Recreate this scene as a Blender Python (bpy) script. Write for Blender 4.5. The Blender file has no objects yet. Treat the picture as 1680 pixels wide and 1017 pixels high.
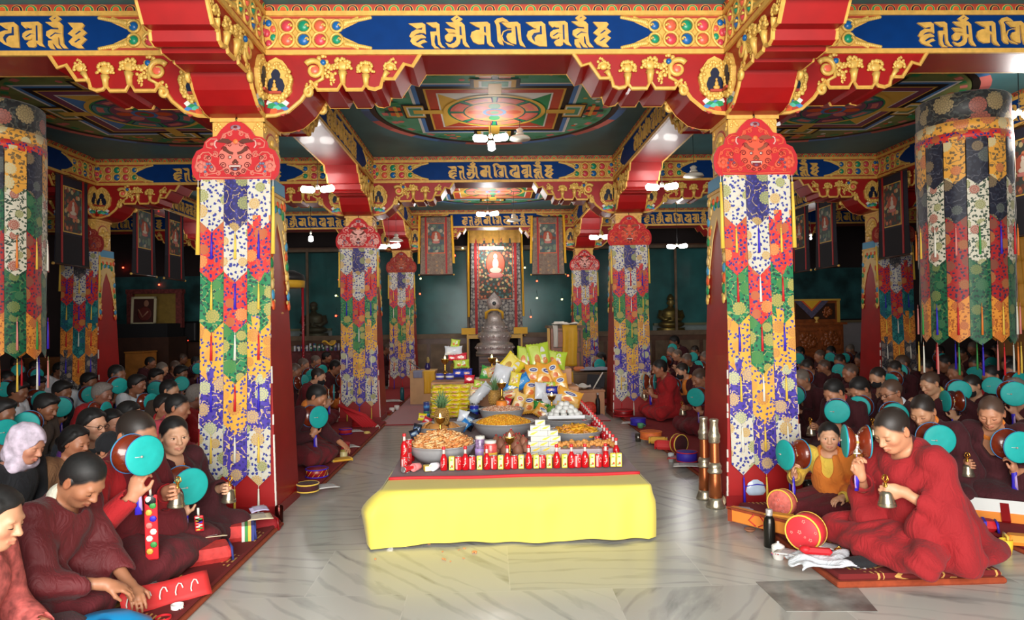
import bpy, math, random
import numpy as np
from mathutils import Vector, Matrix, Euler
import openvdb as vdb

random.seed(7)
SC = bpy.context.scene
COL = SC.collection
PI = math.pi

# ------------------------------------------------------------------ camera
FPX, YAW, PITCH, ROLL, CX, CZ = 1118.4, .032, .0177, -.0155, -.0853, 1.45
def cam_axes():
    f = Vector((math.sin(YAW)*math.cos(PITCH), math.cos(YAW)*math.cos(PITCH), math.sin(PITCH)))
    r = Vector((math.cos(YAW), -math.sin(YAW), 0))
    u = r.cross(f)
    c, s = math.cos(ROLL), math.sin(ROLL)
    return c*r+s*u, c*u-s*r, f
CAMR, CAMU, CAMF = cam_axes()
cd = bpy.data.cameras.new('camera')
cd.sensor_width = 36; cd.lens = FPX/1680*36; cd.clip_end = 200
cam = bpy.data.objects.new('camera', cd)
cam.matrix_world = Matrix(((CAMR.x, CAMU.x, -CAMF.x, CX), (CAMR.y, CAMU.y, -CAMF.y, 0), (CAMR.z, CAMU.z, -CAMF.z, CZ), (0, 0, 0, 1)))
COL.objects.link(cam); SC.camera = cam

def ray(px, py):
    return CAMF + CAMR*((px-840)/FPX) + CAMU*((508.5-py)/FPX)
def G(px, py, z=0.0):          # where the ray through a pixel meets the level z
    d = ray(px, py); t = (z-CZ)/d.z
    return Vector((CX+d.x*t, d.y*t, z))
def D(px, py, y):              # where the ray through a pixel meets the upright plane at depth y
    d = ray(px, py); t = y/d.y
    return Vector((CX+d.x*t, y, CZ+d.z*t))

# ------------------------------------------------------------------ light
SC.view_settings.view_transform = 'Standard'
SC.view_settings.look = 'None'
SC.view_settings.gamma = 1
SC.view_settings.use_curve_mapping = False
SC.view_settings.exposure = 0.75
SC.cycles.use_denoising = True
SC.cycles.max_bounces = 7; SC.cycles.diffuse_bounces = 3; SC.cycles.glossy_bounces = 3
SC.cycles.transmission_bounces = 4; SC.cycles.transparent_max_bounces = 8
SC.cycles.sample_clamp_indirect = 6
SC.cycles.caustics_reflective = False; SC.cycles.caustics_refractive = False
W = bpy.data.worlds.new('daylight'); SC.world = W; W.use_nodes = True
W.node_tree.nodes['Background'].inputs[0].default_value = (.92, .95, 1, 1)
W.node_tree.nodes['Background'].inputs[1].default_value = .32
def area(name, loc, target, sx, sy, power, col=(1, 1, 1)):
    l = bpy.data.lights.new(name, 'AREA'); l.shape = 'RECTANGLE'; l.size = sx; l.size_y = sy
    l.energy = power; l.color = col
    o = bpy.data.objects.new(name, l); COL.objects.link(o); o.location = loc
    o.rotation_euler = (Vector(target)-Vector(loc)).to_track_quat('-Z', 'Z').to_euler()
    return o
area('entrance_daylight', (0, -1.6, 2.0), (0, 8, 1.3), 4.6, 3.2, 460, (1, .965, .92))
def point(name, loc, power, col=(1, .97, .93), r=.09):
    l = bpy.data.lights.new(name, 'POINT'); l.energy = power; l.color = col; l.shadow_soft_size = r
    o = bpy.data.objects.new(name, l); COL.objects.link(o); o.location = loc
    return o

# ------------------------------------------------------------------ helpers
MATS = {}
def lin(c):
    return tuple((v/12.92 if v <= .04045 else ((v+.055)/1.055)**2.4) for v in (x/255 for x in c))
def mat(name, rgb, rough=.6, metal=0., var=0., scale=8., emit=0., spec=.5, bump=0., trans=0., sheen=0., coat=0.):
    """rgb in 0..255 display values"""
    if name in MATS: return MATS[name]
    m = bpy.data.materials.new(name); m.use_nodes = True
    nt = m.node_tree; b = nt.nodes['Principled BSDF']
    c = lin(rgb)
    b.inputs['Base Color'].default_value = (*c, 1)
    b.inputs['Roughness'].default_value = rough
    b.inputs['Metallic'].default_value = metal
    b.inputs['Specular IOR Level'].default_value = spec
    b.inputs['Transmission Weight'].default_value = trans
    b.inputs['Sheen Weight'].default_value = sheen
    b.inputs['Coat Weight'].default_value = coat
    if emit:
        b.inputs['Emission Color'].default_value = (*c, 1); b.inputs['Emission Strength'].default_value = emit
    if var or bump:
        tc = nt.nodes.new('ShaderNodeTexCoord'); n = nt.nodes.new('ShaderNodeTexNoise')
        n.inputs['Scale'].default_value = scale; n.inputs['Detail'].default_value = 4
        nt.links.new(tc.outputs['Object'], n.inputs['Vector'])
        if var:
            mr = nt.nodes.new('ShaderNodeMapRange'); mr.inputs[1].default_value = .3; mr.inputs[2].default_value = .7
            mr.inputs[3].default_value = 1-var; mr.inputs[4].default_value = 1+var
            nt.links.new(n.outputs['Fac'], mr.inputs[0])
            hs = nt.nodes.new('ShaderNodeHueSaturation'); hs.inputs['Color'].default_value = (*c, 1)
            nt.links.new(mr.outputs[0], hs.inputs['Value']); nt.links.new(hs.outputs[0], b.inputs['Base Color'])
        if bump:
            bp = nt.nodes.new('ShaderNodeBump'); bp.inputs['Strength'].default_value = bump; bp.inputs['Distance'].default_value = .01
            nt.links.new(n.outputs['Fac'], bp.inputs['Height']); nt.links.new(bp.outputs[0], b.inputs['Normal'])
    MATS[name] = m
    return m

class MB:
    """collects shapes into one mesh"""
    def __init__(s): s.v = []; s.f = []; s.m = []; s.s = []; s.mats = []; s.uv = []
    def mi(s, m):
        if m not in s.mats: s.mats.append(m)
        return s.mats.index(m)
    def add(s, vs, fs, m, smooth=False, uvs=None, T=None):
        o = len(s.v); k = s.mi(m)
        if T is not None: vs = [T @ Vector(v) for v in vs]
        s.v += [tuple(v) for v in vs]
        for i, f in enumerate(fs):
            s.f.append(tuple(o+j for j in f)); s.m.append(k); s.s.append(smooth)
            s.uv.append([uvs[j] for j in f] if uvs else [(0, 0)]*len(f))
    def box(s, c, d, m, T=None, taper=1.0):
        x, y, z = d[0]/2, d[1]/2, d[2]/2; t = taper
        vs = [(-x, -y, -z), (x, -y, -z), (x, y, -z), (-x, y, -z), (-x*t, -y*t, z), (x*t, -y*t, z), (x*t, y*t, z), (-x*t, y*t, z)]
        vs = [(a+c[0], b+c[1], e+c[2]) for a, b, e in vs]
        fs = [(3, 2, 1, 0), (4, 5, 6, 7), (0, 1, 5, 4), (1, 2, 6, 5), (2, 3, 7, 6), (3, 0, 4, 7)]
        u = [(0, 0), (1, 0), (1, 1), (0, 1)]*2
        s.add(vs, fs, m, False, None, T)
    def rbox(s, c, d, m, r=.01, T=None):
        """box with rounded upright edges and chamfered top and bottom"""
        x, y, z = d[0]/2, d[1]/2, d[2]/2
        r = min(r, x*.95, y*.95, z*.95); ring = []
        for qx, qy, a0 in ((1, 1, 0), (-1, 1, 90), (-1, -1, 180), (1, -1, 270)):
            for k in range(4):
                a = math.radians(a0+30*k); ring.append((qx*(x-r)+r*math.cos(a), qy*(y-r)+r*math.sin(a)))
        n = len(ring); vs = []
        for zz, ins in ((-z, 1), (-z+r, 0), (z-r, 0), (z, 1)):
            for (a, b) in ring:
                fx = (x-r*.7)/x if ins else 1; fy = (y-r*.7)/y if ins else 1
                vs.append((c[0]+a*fx, c[1]+b*fy, c[2]+zz))
        fs = [tuple(range(n-1, -1, -1)), tuple(range(3*n, 4*n))]
        for l in range(3):
            for i in range(n): fs.append((l*n+i, l*n+(i+1) % n, (l+1)*n+(i+1) % n, (l+1)*n+i))
        s.add(vs, fs, m, False, None, T)
    def lathe(s, prof, m, n=20, c=(0, 0, 0), T=None, smooth=True, sx=1, sy=1):
        vs = []; fs = []; k = len(prof)
        for r, z in prof:
            for i in range(n):
                a = 2*PI*i/n; vs.append((c[0]+r*math.cos(a)*sx, c[1]+r*math.sin(a)*sy, c[2]+z))
        for j in range(k-1):
            for i in range(n): fs.append((j*n+i, j*n+(i+1) % n, (j+1)*n+(i+1) % n, (j+1)*n+i))
        if prof[0][0] > 1e-5: fs.append(tuple(range(n-1, -1, -1)))
        if prof[-1][0] > 1e-5: fs.append(tuple((k-1)*n+i for i in range(n)))
        s.add(vs, fs, m, smooth, None, T)
    def ball(s, c, r, m, n=10, T=None):
        rx, ry, rz = (r, r, r) if not isinstance(r, (tuple, list)) else r
        h = max(4, n//2); vs = [(c[0], c[1], c[2]-rz)]; fs = []
        for j in range(1, h):
            t = -PI/2+PI*j/h
            for i in range(n):
                a = 2*PI*i/n; vs.append((c[0]+rx*math.cos(t)*math.cos(a), c[1]+ry*math.cos(t)*math.sin(a), c[2]+rz*math.sin(t)))
        vs.append((c[0], c[1], c[2]+rz)); L = len(vs)-1
        for i in range(n):
            fs.append((0, 1+(i+1) % n, 1+i)); fs.append((L, L-n+i, L-n+(i+1) % n))
        for j in range(h-2):
            for i in range(n): fs.append((1+j*n+i, 1+j*n+(i+1) % n, 1+(j+1)*n+(i+1) % n, 1+(j+1)*n+i))
        s.add(vs, fs, m, True, None, T)
    def tube(s, pts, rad, m, n=8, T=None, flat=1.0, closed=False, smooth=True):
        pts = [Vector(p) for p in pts]; L = len(pts); vs = []; fs = []
        if not isinstance(rad, (list, tuple)): rad = [rad]*L
        prev = None
        for i, p in enumerate(pts):
            a = pts[(i-1) % L] if (closed or i > 0) else p; b = pts[(i+1) % L] if (closed or i < L-1) else p
            t = (b-a).normalized()
            if prev is None:
                prev = t.orthogonal().normalized()
            u = (prev-t*prev.dot(t))
            u = u.normalized() if u.length > 1e-6 else t.orthogonal().normalized()
            prev = u; w = t.cross(u)
            for k in range(n):
                an = 2*PI*k/n; vs.append(p+(u*math.cos(an)+w*math.sin(an)*flat)*rad[i])
        for i in range(L if closed else L-1):
            j = (i+1) % L
            for k in range(n): fs.append((i*n+k, i*n+(k+1) % n, j*n+(k+1) % n, j*n+k))
        if not closed:
            fs.append(tuple(range(n-1, -1, -1))); fs.append(tuple((L-1)*n+k for k in range(n)))
        s.add(vs, fs, m, smooth, None, T)
    def prism(s, poly, d0, d1, m, plane='xz', T=None, smooth=False):
        """a flat outline given thickness: poly in (a,b); plane xz -> thickness along y"""
        n = len(poly)
        area2 = sum(poly[i][0]*poly[(i+1) % n][1]-poly[(i+1) % n][0]*poly[i][1] for i in range(n))
        if area2 < 0: poly = poly[::-1]
        def P(a, b, d):
            return {'xz': (a, d, b), 'yz': (d, a, b), 'xy': (a, b, d)}[plane]
        vs = [P(a, b, d0) for a, b in poly]+[P(a, b, d1) for a, b in poly]
        fs = [tuple(range(n)), tuple(range(2*n-1, n-1, -1))]
        if (plane == 'xz') == (d0 > d1): fs = [f[::-1] for f in fs]
        for i in range(n):
            j = (i+1) % n
            fs.append((i, n+i, n+j, j))
        s.add(vs, fs, m, smooth, None, T)
    def sheet(s, fn, nu, nv, m, uvfn=None, T=None, smooth=True):
        """grid surface fn(u,v), u,v in 0..1"""
        vs = []; uv = []; fs = []
        for j in range(nv+1):
            for i in range(nu+1):
                vs.append(fn(i/nu, j/nv)); uv.append(uvfn(i/nu, j/nv) if uvfn else (i/nu, j/nv))
        for j in range(nv):
            for i in range(nu):
                a = j*(nu+1)+i; fs.append((a, a+1, a+nu+2, a+nu+1))
        s.add(vs, fs, m, smooth, uv, T)
    def mesh(s, name):
        me = bpy.data.meshes.new(name); me.from_pydata(s.v, [], s.f)
        for m in s.mats: me.materials.append(m)
        me.polygons.foreach_set('material_index', s.m); me.polygons.foreach_set('use_smooth', s.s)
        ul = me.uv_layers.new(name='UVMap')
        ul.data.foreach_set('uv', [c for f in s.uv for p in f for c in p])
        me.validate(); me.update()
        return me
    def build(s, name, parent=None, loc=None, rot=None, label=None):
        o = bpy.data.objects.new(name, s.mesh(name)); COL.objects.link(o)
        if parent: o.parent = parent
        if loc is not None: o.location = loc
        if rot is not None: o.rotation_euler = rot
        if label: o['label'] = label
        return o

def tag(o, label, cat, group=None, kind=None):
    o['label'] = label; o['category'] = cat
    if group: o['group'] = group
    if kind: o['kind'] = kind
    return o
def thing(name, label, cat, loc=(0, 0, 0), rot=(0, 0, 0), group=None):
    o = bpy.data.objects.new(name, None); o.empty_display_size = .1; COL.objects.link(o)
    o.location = loc; o.rotation_euler = rot if isinstance(rot, (tuple, list, Euler)) else (0, 0, rot)
    return tag(o, label, cat, group)
def struct(o, label=None):
    o['kind'] = 'structure'
    if label: o['label'] = label
    return o
KIDS = {}
def kids(o): return [c for c in bpy.data.objects if c.parent == o]
def copy_tree(o, parent=None, cache=None):
    c = o.copy(); COL.objects.link(c)
    if parent: c.parent = parent
    ks = KIDS.get(o.name)
    if ks is None: ks = KIDS[o.name] = list(o.children)
    for k in ks: copy_tree(k, c)
    return c
def dup(o, loc=None, rot=None, label=None, group=None, scale=None):
    c = copy_tree(o)
    if loc is not None: c.location = loc
    if rot is not None: c.rotation_euler = rot if isinstance(rot, (tuple, list, Euler)) else (0, 0, rot)
    if scale is not None: c.scale = (scale,)*3 if not isinstance(scale, (tuple, list)) else scale
    if label: c['label'] = label
    if group: c['group'] = group
    return c
def ordinal(n):
    return ['first', 'second', 'third', 'fourth', 'fifth', 'sixth', 'seventh', 'eighth', 'ninth', 'tenth', 'eleventh', 'twelfth', 'thirteenth',
            'fourteenth', 'fifteenth', 'sixteenth', 'seventeenth', 'eighteenth', 'nineteenth', 'twentieth'][n]

# ------------------------------------------------------------------ node materials
def N(nt, t, **kw):
    n = nt.nodes.new(t)
    for k, v in kw.items(): setattr(n, k, v)
    return n
def math_(nt, op, a, b=None, c=None):
    n = N(nt, 'ShaderNodeMath', operation=op)
    for i, x in enumerate((a, b, c)):
        if x is None: continue
        if isinstance(x, (int, float)): n.inputs[i].default_value = x
        else: nt.links.new(x, n.inputs[i])
    return n.outputs[0]
def vmath(nt, op, a, b=None, s=None):
    n = N(nt, 'ShaderNodeVectorMath', operation=op)
    for i, x in enumerate((a, b)):
        if x is None: continue
        if isinstance(x, (tuple, list)): n.inputs[i].default_value = x
        else: nt.links.new(x, n.inputs[i])
    if s is not None: n.inputs['Scale'].default_value = s
    return n.outputs['Value'] if op in ('LENGTH', 'DOT_PRODUCT', 'DISTANCE') else n.outputs[0]
def mixc(nt, f, a, b):
    n = N(nt, 'ShaderNodeMix', data_type='RGBA')
    nt.links.new(f, n.inputs['Factor']) if not isinstance(f, (int, float)) else setattr(n.inputs['Factor'], 'default_value', f)
    for s, x in ((6, a), (7, b)):
        if isinstance(x, tuple): n.inputs[s].default_value = (*x[:3], 1)
        else: nt.links.new(x, n.inputs[s])
    return n.outputs[2]
def brocade(name, ground, fl1, fl2, leaf, vine, scale=7., rough=.55, petals=13, fsize=.33):
    """woven silk: chrysanthemum roundels, small leaves and a thin scrolling vine on a plain ground (UV in metres)"""
    if name in MATS: return MATS[name]
    ground, fl1, fl2, leaf, vine = map(lin, (ground, fl1, fl2, leaf, vine))
    m = bpy.data.materials.new(name); m.use_nodes = True; nt = m.node_tree; L = nt.links
    b = nt.nodes['Principled BSDF']; b.inputs['Roughness'].default_value = rough; b.inputs['Sheen Weight'].default_value = .2
    uv = N(nt, 'ShaderNodeUVMap').outputs[0]
    def vor(s, feat='F1', rnd=.75, vec=uv):
        v = N(nt, 'ShaderNodeTexVoronoi', voronoi_dimensions='2D', feature=feat); v.inputs['Scale'].default_value = s; v.inputs['Randomness'].default_value = rnd
        L.new(vec, v.inputs['Vector']); return v
    ns = N(nt, 'ShaderNodeTexNoise', noise_dimensions='2D'); ns.inputs['Scale'].default_value = scale*2.3
    L.new(uv, ns.inputs['Vector'])
    warp = vmath(nt, 'ADD', uv, vmath(nt, 'SCALE', ns.outputs['Color'], s=.11))
    # vine
    ve = vor(scale*.9, 'DISTANCE_TO_EDGE', 1, warp)
    vd = math_(nt, 'ABSOLUTE', math_(nt, 'SUBTRACT', ve.outputs['Distance'], .12))
    col = mixc(nt, math_(nt, 'LESS_THAN', vd, .022), ground, vine)
    # leaves
    ns2 = N(nt, 'ShaderNodeTexNoise', noise_dimensions='2D'); ns2.inputs['Scale'].default_value = scale*9
    L.new(uv, ns2.inputs['Vector'])
    w2 = vmath(nt, 'ADD', uv, vmath(nt, 'SCALE', ns2.outputs['Color'], s=.022))
    vl = vor(scale*4.2, 'F1', 1, w2)
    col = mixc(nt, math_(nt, 'LESS_THAN', vl.outputs['Distance'], .27), col, leaf)
    # flowers
    vf = vor(scale, 'F1', .7)
    loc = vmath(nt, 'SUBTRACT', vmath(nt, 'SCALE', uv, s=scale), vmath(nt, 'SCALE', vf.outputs['Position'], s=1.0))
    pos = vf.outputs['Position']
    loc = vmath(nt, 'SCALE', vmath(nt, 'SUBTRACT', uv, pos), s=scale)
    sx = N(nt, 'ShaderNodeSeparateXYZ'); L.new(loc, sx.inputs[0])
    th = math_(nt, 'ARCTAN2', sx.outputs[1], sx.outputs[0]); r = vf.outputs['Distance']
    sc = N(nt, 'ShaderNodeSeparateColor'); L.new(vf.outputs['Color'], sc.inputs[0])
    pet = math_(nt, 'ABSOLUTE', math_(nt, 'SINE', math_(nt, 'ADD', math_(nt, 'MULTIPLY', th, petals/2), math_(nt, 'MULTIPLY', math_(nt, 'FLOOR', math_(nt, 'MULTIPLY', r, 8.5)), 1.57))))
    rim = math_(nt, 'ADD', fsize-.05, math_(nt, 'MULTIPLY', pet, .05))
    rim = math_(nt, 'MULTIPLY', rim, math_(nt, 'ADD', .7, math_(nt, 'MULTIPLY', sc.outputs[1], .45)))
    inside = math_(nt, 'LESS_THAN', r, rim)
    fcol = mixc(nt, math_(nt, 'GREATER_THAN', sc.outputs[0], .5), fl1, fl2)
    dark = mixc(nt, .55, fcol, ground)
    ringl = math_(nt, 'FRACT', math_(nt, 'MULTIPLY', r, 8.5))
    line = math_(nt, 'MAXIMUM', math_(nt, 'LESS_THAN', pet, .3), math_(nt, 'LESS_THAN', ringl, .16))
    fcol = mixc(nt, line, fcol, dark)
    col = mixc(nt, inside, col, fcol)
    L.new(col, b.inputs['Base Color'])
    MATS[name] = m
    return m
# ------------------------------------------------------------------ paints
RED = mat('red_lacquer', (158, 14, 15), .45, var=.12, scale=5, coat=.06)
DRED = mat('dark_red_paint', (138, 14, 18), .42, var=.1, scale=6, coat=.1)
GOLD = mat('gold_paint', (224, 172, 82), .5, metal=.0, var=.14, scale=22)
GOLDR = mat('gilded_carving', (228, 184, 92), .42, metal=.12, var=.15, scale=30)
BLUE = mat("blue_panel_paint", (0, 50, 112), .6, spec=.15, var=.08, scale=9)
SLIT = mat('letter_gap_blue', (10, 50, 100), .6)
NAVY = mat('navy_paint', (8, 22, 52), .5)
TEAL = mat('teal_ceiling_paint', (66, 116, 122), .55, var=.28, scale=1.1)
GREENP = mat('green_paint', (32, 140, 84), .5); ORANGEP = mat('orange_paint', (226, 92, 42), .5)
PINKP = mat('pink_paint', (222, 120, 112), .5); WHITEP = mat('white_paint', (226, 224, 214), .5)
BLACKP = mat('black_paint', (14, 15, 18), .5); YELP = mat('yellow_ochre_paint', (222, 176, 72), .5)
SKYP = mat('sky_blue_paint', (70, 130, 190), .5); BRICKP = mat('brick_red_paint', (178, 66, 46), .5)
GEMS = [mat('gem_rose', (214, 70, 84), .3, var=.2), mat('gem_green', (30, 150, 110), .3, var=.2), mat('gem_coral', (232, 104, 78), .3, var=.2), mat('gem_blue', (24, 100, 168), .3, var=.2)]

# ------------------------------------------------------------------ room numbers
ROWS = [5.55, 10.44, 15.33]        # depth of the pillar rows
PXS = [-6.09, -2.03, 2.03, 6.09]   # the pillar lines
CEIL, ZCAP, ZB = 3.95, 3.07, 3.557
BW = .42                           # beam width
XW, YB, YF = 10.2, 18.4, -5.0

# ------------------------------------------------------------------ floor, walls, ceiling
def marble():
    m = bpy.data.materials.new('white_marble_slabs'); m.use_nodes = True; nt = m.node_tree; L = nt.links
    b = nt.nodes['Principled BSDF']; b.inputs['Roughness'].default_value = .22
    tc = N(nt, 'ShaderNodeTexCoord').outputs['Object']
    br = N(nt, 'ShaderNodeTexBrick'); br.offset = .5
    for k, v in (('Scale', 1.), ('Mortar Size', .003), ('Brick Width', 1.1), ('Row Height', .74), ('Bias', 0.)): br.inputs[k].default_value = v
    br.inputs['Color1'].default_value = (0, 0, 0, 1); br.inputs['Color2'].default_value = (1, 1, 1, 1); br.inputs['Mortar'].default_value = (.5, .5, .5, 1)
    L.new(tc, br.inputs['Vector'])
    sep = N(nt, 'ShaderNodeSeparateColor'); L.new(br.outputs['Color'], sep.inputs[0]); rnd = sep.outputs[0]
    rot = N(nt, 'ShaderNodeVectorRotate', rotation_type='Z_AXIS'); L.new(tc, rot.inputs['Vector'])
    L.new(math_(nt, 'MULTIPLY', math_(nt, 'SUBTRACT', rnd, .5), 2.4), rot.inputs['Angle'])
    off = vmath(nt, 'ADD', rot.outputs[0], (3, 1, 0))
    cmb = N(nt, 'ShaderNodeCombineXYZ'); L.new(math_(nt, 'MULTIPLY', rnd, 17), cmb.inputs[0]); L.new(math_(nt, 'MULTIPLY', rnd, 9), cmb.inputs[1])
    vec = vmath(nt, 'ADD', off, cmb.outputs[0])
    vec = vmath(nt, 'MULTIPLY', vec, (.55, 2.1, 1))
    n1 = N(nt, 'ShaderNodeTexNoise'); n1.inputs['Scale'].default_value = 2.2; n1.inputs['Detail'].default_value = 7; n1.inputs['Distortion'].default_value = 1.8
    L.new(vec, n1.inputs['Vector'])
    wv = N(nt, 'ShaderNodeTexWave', bands_direction='Y'); wv.inputs['Scale'].default_value = .9; wv.inputs['Distortion'].default_value = 14; wv.inputs['Detail'].default_value = 6; wv.inputs['Detail Scale'].default_value = 1.2
    L.new(vec, wv.inputs['Vector'])
    ramp = N(nt, 'ShaderNodeValToRGB'); e = ramp.color_ramp.elements
    e[0].position = .16; e[0].color = (*lin((120, 120, 116)), 1); e[1].position = .46; e[1].color = (*lin((194, 191, 182)), 1)
    k = ramp.color_ramp.elements.new(.27); k.color = (*lin((172, 170, 163)), 1)
    L.new(math_(nt, 'MULTIPLY', math_(nt, 'ADD', wv.outputs['Fac'], n1.outputs['Fac']), .6), ramp.inputs[0])
    tone = N(nt, 'ShaderNodeHueSaturation'); L.new(ramp.outputs[0], tone.inputs['Color'])
    L.new(math_(nt, 'ADD', .86, math_(nt, 'MULTIPLY', rnd, .2)), tone.inputs['Value'])
    col = mixc(nt, math_(nt, 'MULTIPLY', br.outputs['Fac'], .55), tone.outputs[0], lin((214, 210, 202)))
    L.new(col, b.inputs['Base Color'])
    return m
MARB = marble()
b = MB(); b.box((0, (YB+YF)/2, -.05), (2*XW, YB-YF, .1), MARB); fl = b.build('floor'); struct(fl, 'veined white marble slab floor')
# a few slabs of darker stone let into the floor by the mats
DST = mat('grey_stone_slab', (132, 130, 124), .25, var=.45, scale=7)
b = MB(); c = [G(1240, 955, 0), G(1395, 950, 0), G(1440, 1003, 0), G(1290, 1003, 0)]
b.prism([(p.x, p.y) for p in c], .0, .0025, DST, 'xy'); struct(b.build('floor_slab'), 'dark grey stone slab in the marble floor')
CARP = mat('red_carpet', (150, 34, 40), .95, var=.18, scale=60, sheen=.3)
b = MB(); b.rbox((-.02, 13.95, .008), (3.3, 8.3, .016), CARP, .01); o = b.build('carpet')
tag(o, 'red carpet covering the aisle floor before the altar', 'carpet')
b = MB(); b.box((0, (YB+YF)/2, CEIL+.05), (2*XW, YB-YF, .1), TEAL); struct(b.build('ceiling'), 'teal painted ceiling')
DARKW = mat('dark_wall_paint', (52, 40, 40), .8, var=.2, scale=1.5); CREAMW = mat('lower_wall_white', (176, 168, 170), .8, var=.06)
def wall(name, c, d, label):
    b = MB(); b.box(c, d, DARKW); return struct(b.build(name), label)
wall('wall_back', (0, YB+.1, CEIL/2), (2*XW, .2, CEIL), 'dark back wall')
wall('wall_left', (-XW-.1, (YB+YF)/2, CEIL/2), (.2, YB-YF, CEIL), 'dark left wall')
wall('wall_right', (XW+.1, (YB+YF)/2, CEIL/2), (.2, YB-YF, CEIL), 'dark right wall')
# low white dado with a ledge along the back, in the side bays
for n, (x0, x1) in enumerate(((-10.1, -4.3), (4.3, 10.1))):
    b = MB(); b.box(((x0+x1)/2, YB-.06, .85), (x1-x0, .12, .9), CREAMW); b.box(((x0+x1)/2, YB-.1, 1.33), (x1-x0, .3, .06), mat('ledge_wood', (150, 130, 96), .6))
    b.box(((x0+x1)/2, YB-.065, .3), (x1-x0, .13, .22), mat('dado_band_teal', (20, 54, 62), .6))
    struct(b.build('trim_%d' % (n+1)), 'white dado wall with wooden ledge along the back')

MUR = mat('mural_landscape', (44, 96, 98), .7, var=.6, scale=2.2)
for n, sx in ((3, -1), (4, 1)):
    b = MB(); b.box((sx*8.2, YB-.02, 2.1), (3.9, .04, 1.4), MUR); struct(b.build('trim_%d' % n), 'dark teal painted landscape panel on the back wall')

# ------------------------------------------------------------------ ceiling mandalas
def ring(b, r0, r1, z, m, a0=0, a1=360, n=64):
    k = max(2, int(n*(a1-a0)/360)); vs = []; fs = []
    for i in range(k+1):
        a = math.radians(a0+(a1-a0)*i/k); vs += [(r0*math.cos(a), r0*math.sin(a), z), (r1*math.cos(a), r1*math.sin(a), z)]
    for i in range(k): fs.append((2*i, 2*i+1, 2*i+3, 2*i+2))
    b.add(vs, [f[::-1] for f in fs], m)
def quad(b, pts, z, m): b.add([(x, y, z) for x, y in pts], [tuple(range(len(pts)))], m)
def rect4(b, x0, y0, x1, y1, z, m):
    """the same rectangle repeated on the four sides"""
    for k in range(4):
        a = k*PI/2; c, s = round(math.cos(a)), round(math.sin(a))
        P = [(x0, y0), (x1, y0), (x1, y1), (x0, y1)]
        P = [(c*x-s*y, s*x+c*y) for x, y in P]
        b.add([(x, y, z) for x, y in P], [(3, 2, 1, 0)], m)
def mandala(ground, sq, quads, lotus):
    b = MB(); z = 0; st = .0012
    cols = [SKYP, PINKP, mat('muted_rose', (190, 96, 92), .5), mat('muted_blue', (62, 104, 150), .5)]
    for k in range(24): ring(b, 1.46, 1.56, -st, cols[k % 4], k*15, k*15+15)
    ring(b, 1.38, 1.46, -st, BLACKP); ring(b, 0, 1.39, -st, ground)
    for k in range(48): ring(b, 1.27, 1.34, -2*st, PINKP if k % 2 else GREENP, k*7.5, k*7.5+4.5, 96)
    S = .93
    for w, m in ((S, WHITEP), (S-.035, SKYP), (S-.085, BLACKP), (S-.16, YELP), (S-.185, sq), (S-.29, WHITEP)):
        z -= st; quad(b, [(-w, w), (w, w), (w, -w), (-w, -w)], z-2*st, m)
    w = S-.31; z -= st
    for k in range(4):
        a = k*PI/2+PI/4; c = w*math.sqrt(2)
        quad(b, [(0, 0), (c*math.cos(a), c*math.sin(a)), (c*math.cos(a-PI/2), c*math.sin(a-PI/2))], z-2*st, quads[k])
    # gates on the four sides, and small buildings beyond them
    z -= st
    rect4(b, S-.12, -.26, S+.14, .26, z-2*st, BLACKP); rect4(b, S-.11, -.22, S+.12, .22, z-3*st, YELP); rect4(b, S-.1, -.17, S+.09, .17, z-4*st, WHITEP)
    rect4(b, S-.08, -.14, S+.07, .14, z-5*st, ground); rect4(b, S-.32, -.07, S+.02, .07, z-6*st, YELP)
    for y in (-.1, .1): rect4(b, S+.16, y-.06, S+.3, y+.06, z-2*st, ORANGEP)
    rect4(b, S+.15, -.03, S+.36, .03, z-3*st, NAVY); rect4(b, S+.2, -.2, S+.24, .2, z-3*st, YELP); rect4(b, S+.16, .24, S+.26, .34, z-3*st, GREENP)
    # lotus rings
    z -= 7*st; ring(b, 0, .6, z, YELP); ring(b, 0, .55, z-st, GREENP)
    for k in range(8):
        a = k*45+22.5; ring(b, .36, .53, z-2*st, SLIT, a-20, a+20); ring(b, .37, .52, z-3*st, lotus[k % 2], a-18, a+18); ring(b, .41, .48, z-4*st, PINKP, a-12, a+12)
    ring(b, 0, .35, z-2*st, lotus[1])
    for k in range(8):
        a = math.radians(k*45); c = (.22*math.cos(a), .22*math.sin(a))
        vs = [(c[0]+.1*math.cos(t)*math.cos(a)-.07*math.sin(t)*math.sin(a), c[1]+.1*math.cos(t)*math.sin(a)+.07*math.sin(t)*math.cos(a)) for t in [-i*PI/6 for i in range(12)]]
        quad(b, vs, z-3*st, [ORANGEP, PINKP, GREENP, PINKP][k % 4])
    ring(b, 0, .14, z-4*st, SKYP); ring(b, 0, .1, z-5*st, BRICKP); ring(b, 0, .05, z-6*st, GREENP)
    # scattered flowers and scrolls in the outer garden
    rs = random.Random(3)
    for k in range(60):
        a = rs.random()*2*PI; r = rs.uniform(1.0, 1.24)
        x, y = r*math.cos(a), r*math.sin(a)
        if max(abs(x), abs(y)) < S+.06: continue
        s = rs.uniform(.02, .05)
        quad(b, [(x+s*math.cos(t), y+s*math.sin(t)) for t in [-i*PI/3 for i in range(6)]], -3*st, rs.choice([PINKP, ORANGEP, YELP, WHITEP]))
    return b
MG = mat('mandala_green', (74, 156, 122), .5, var=.12, scale=6); MG2 = mat('mandala_teal', (40, 120, 118), .5, var=.15, scale=6); MV = mat('mandala_olive', (120, 132, 74), .5, var=.15, scale=6)
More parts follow.
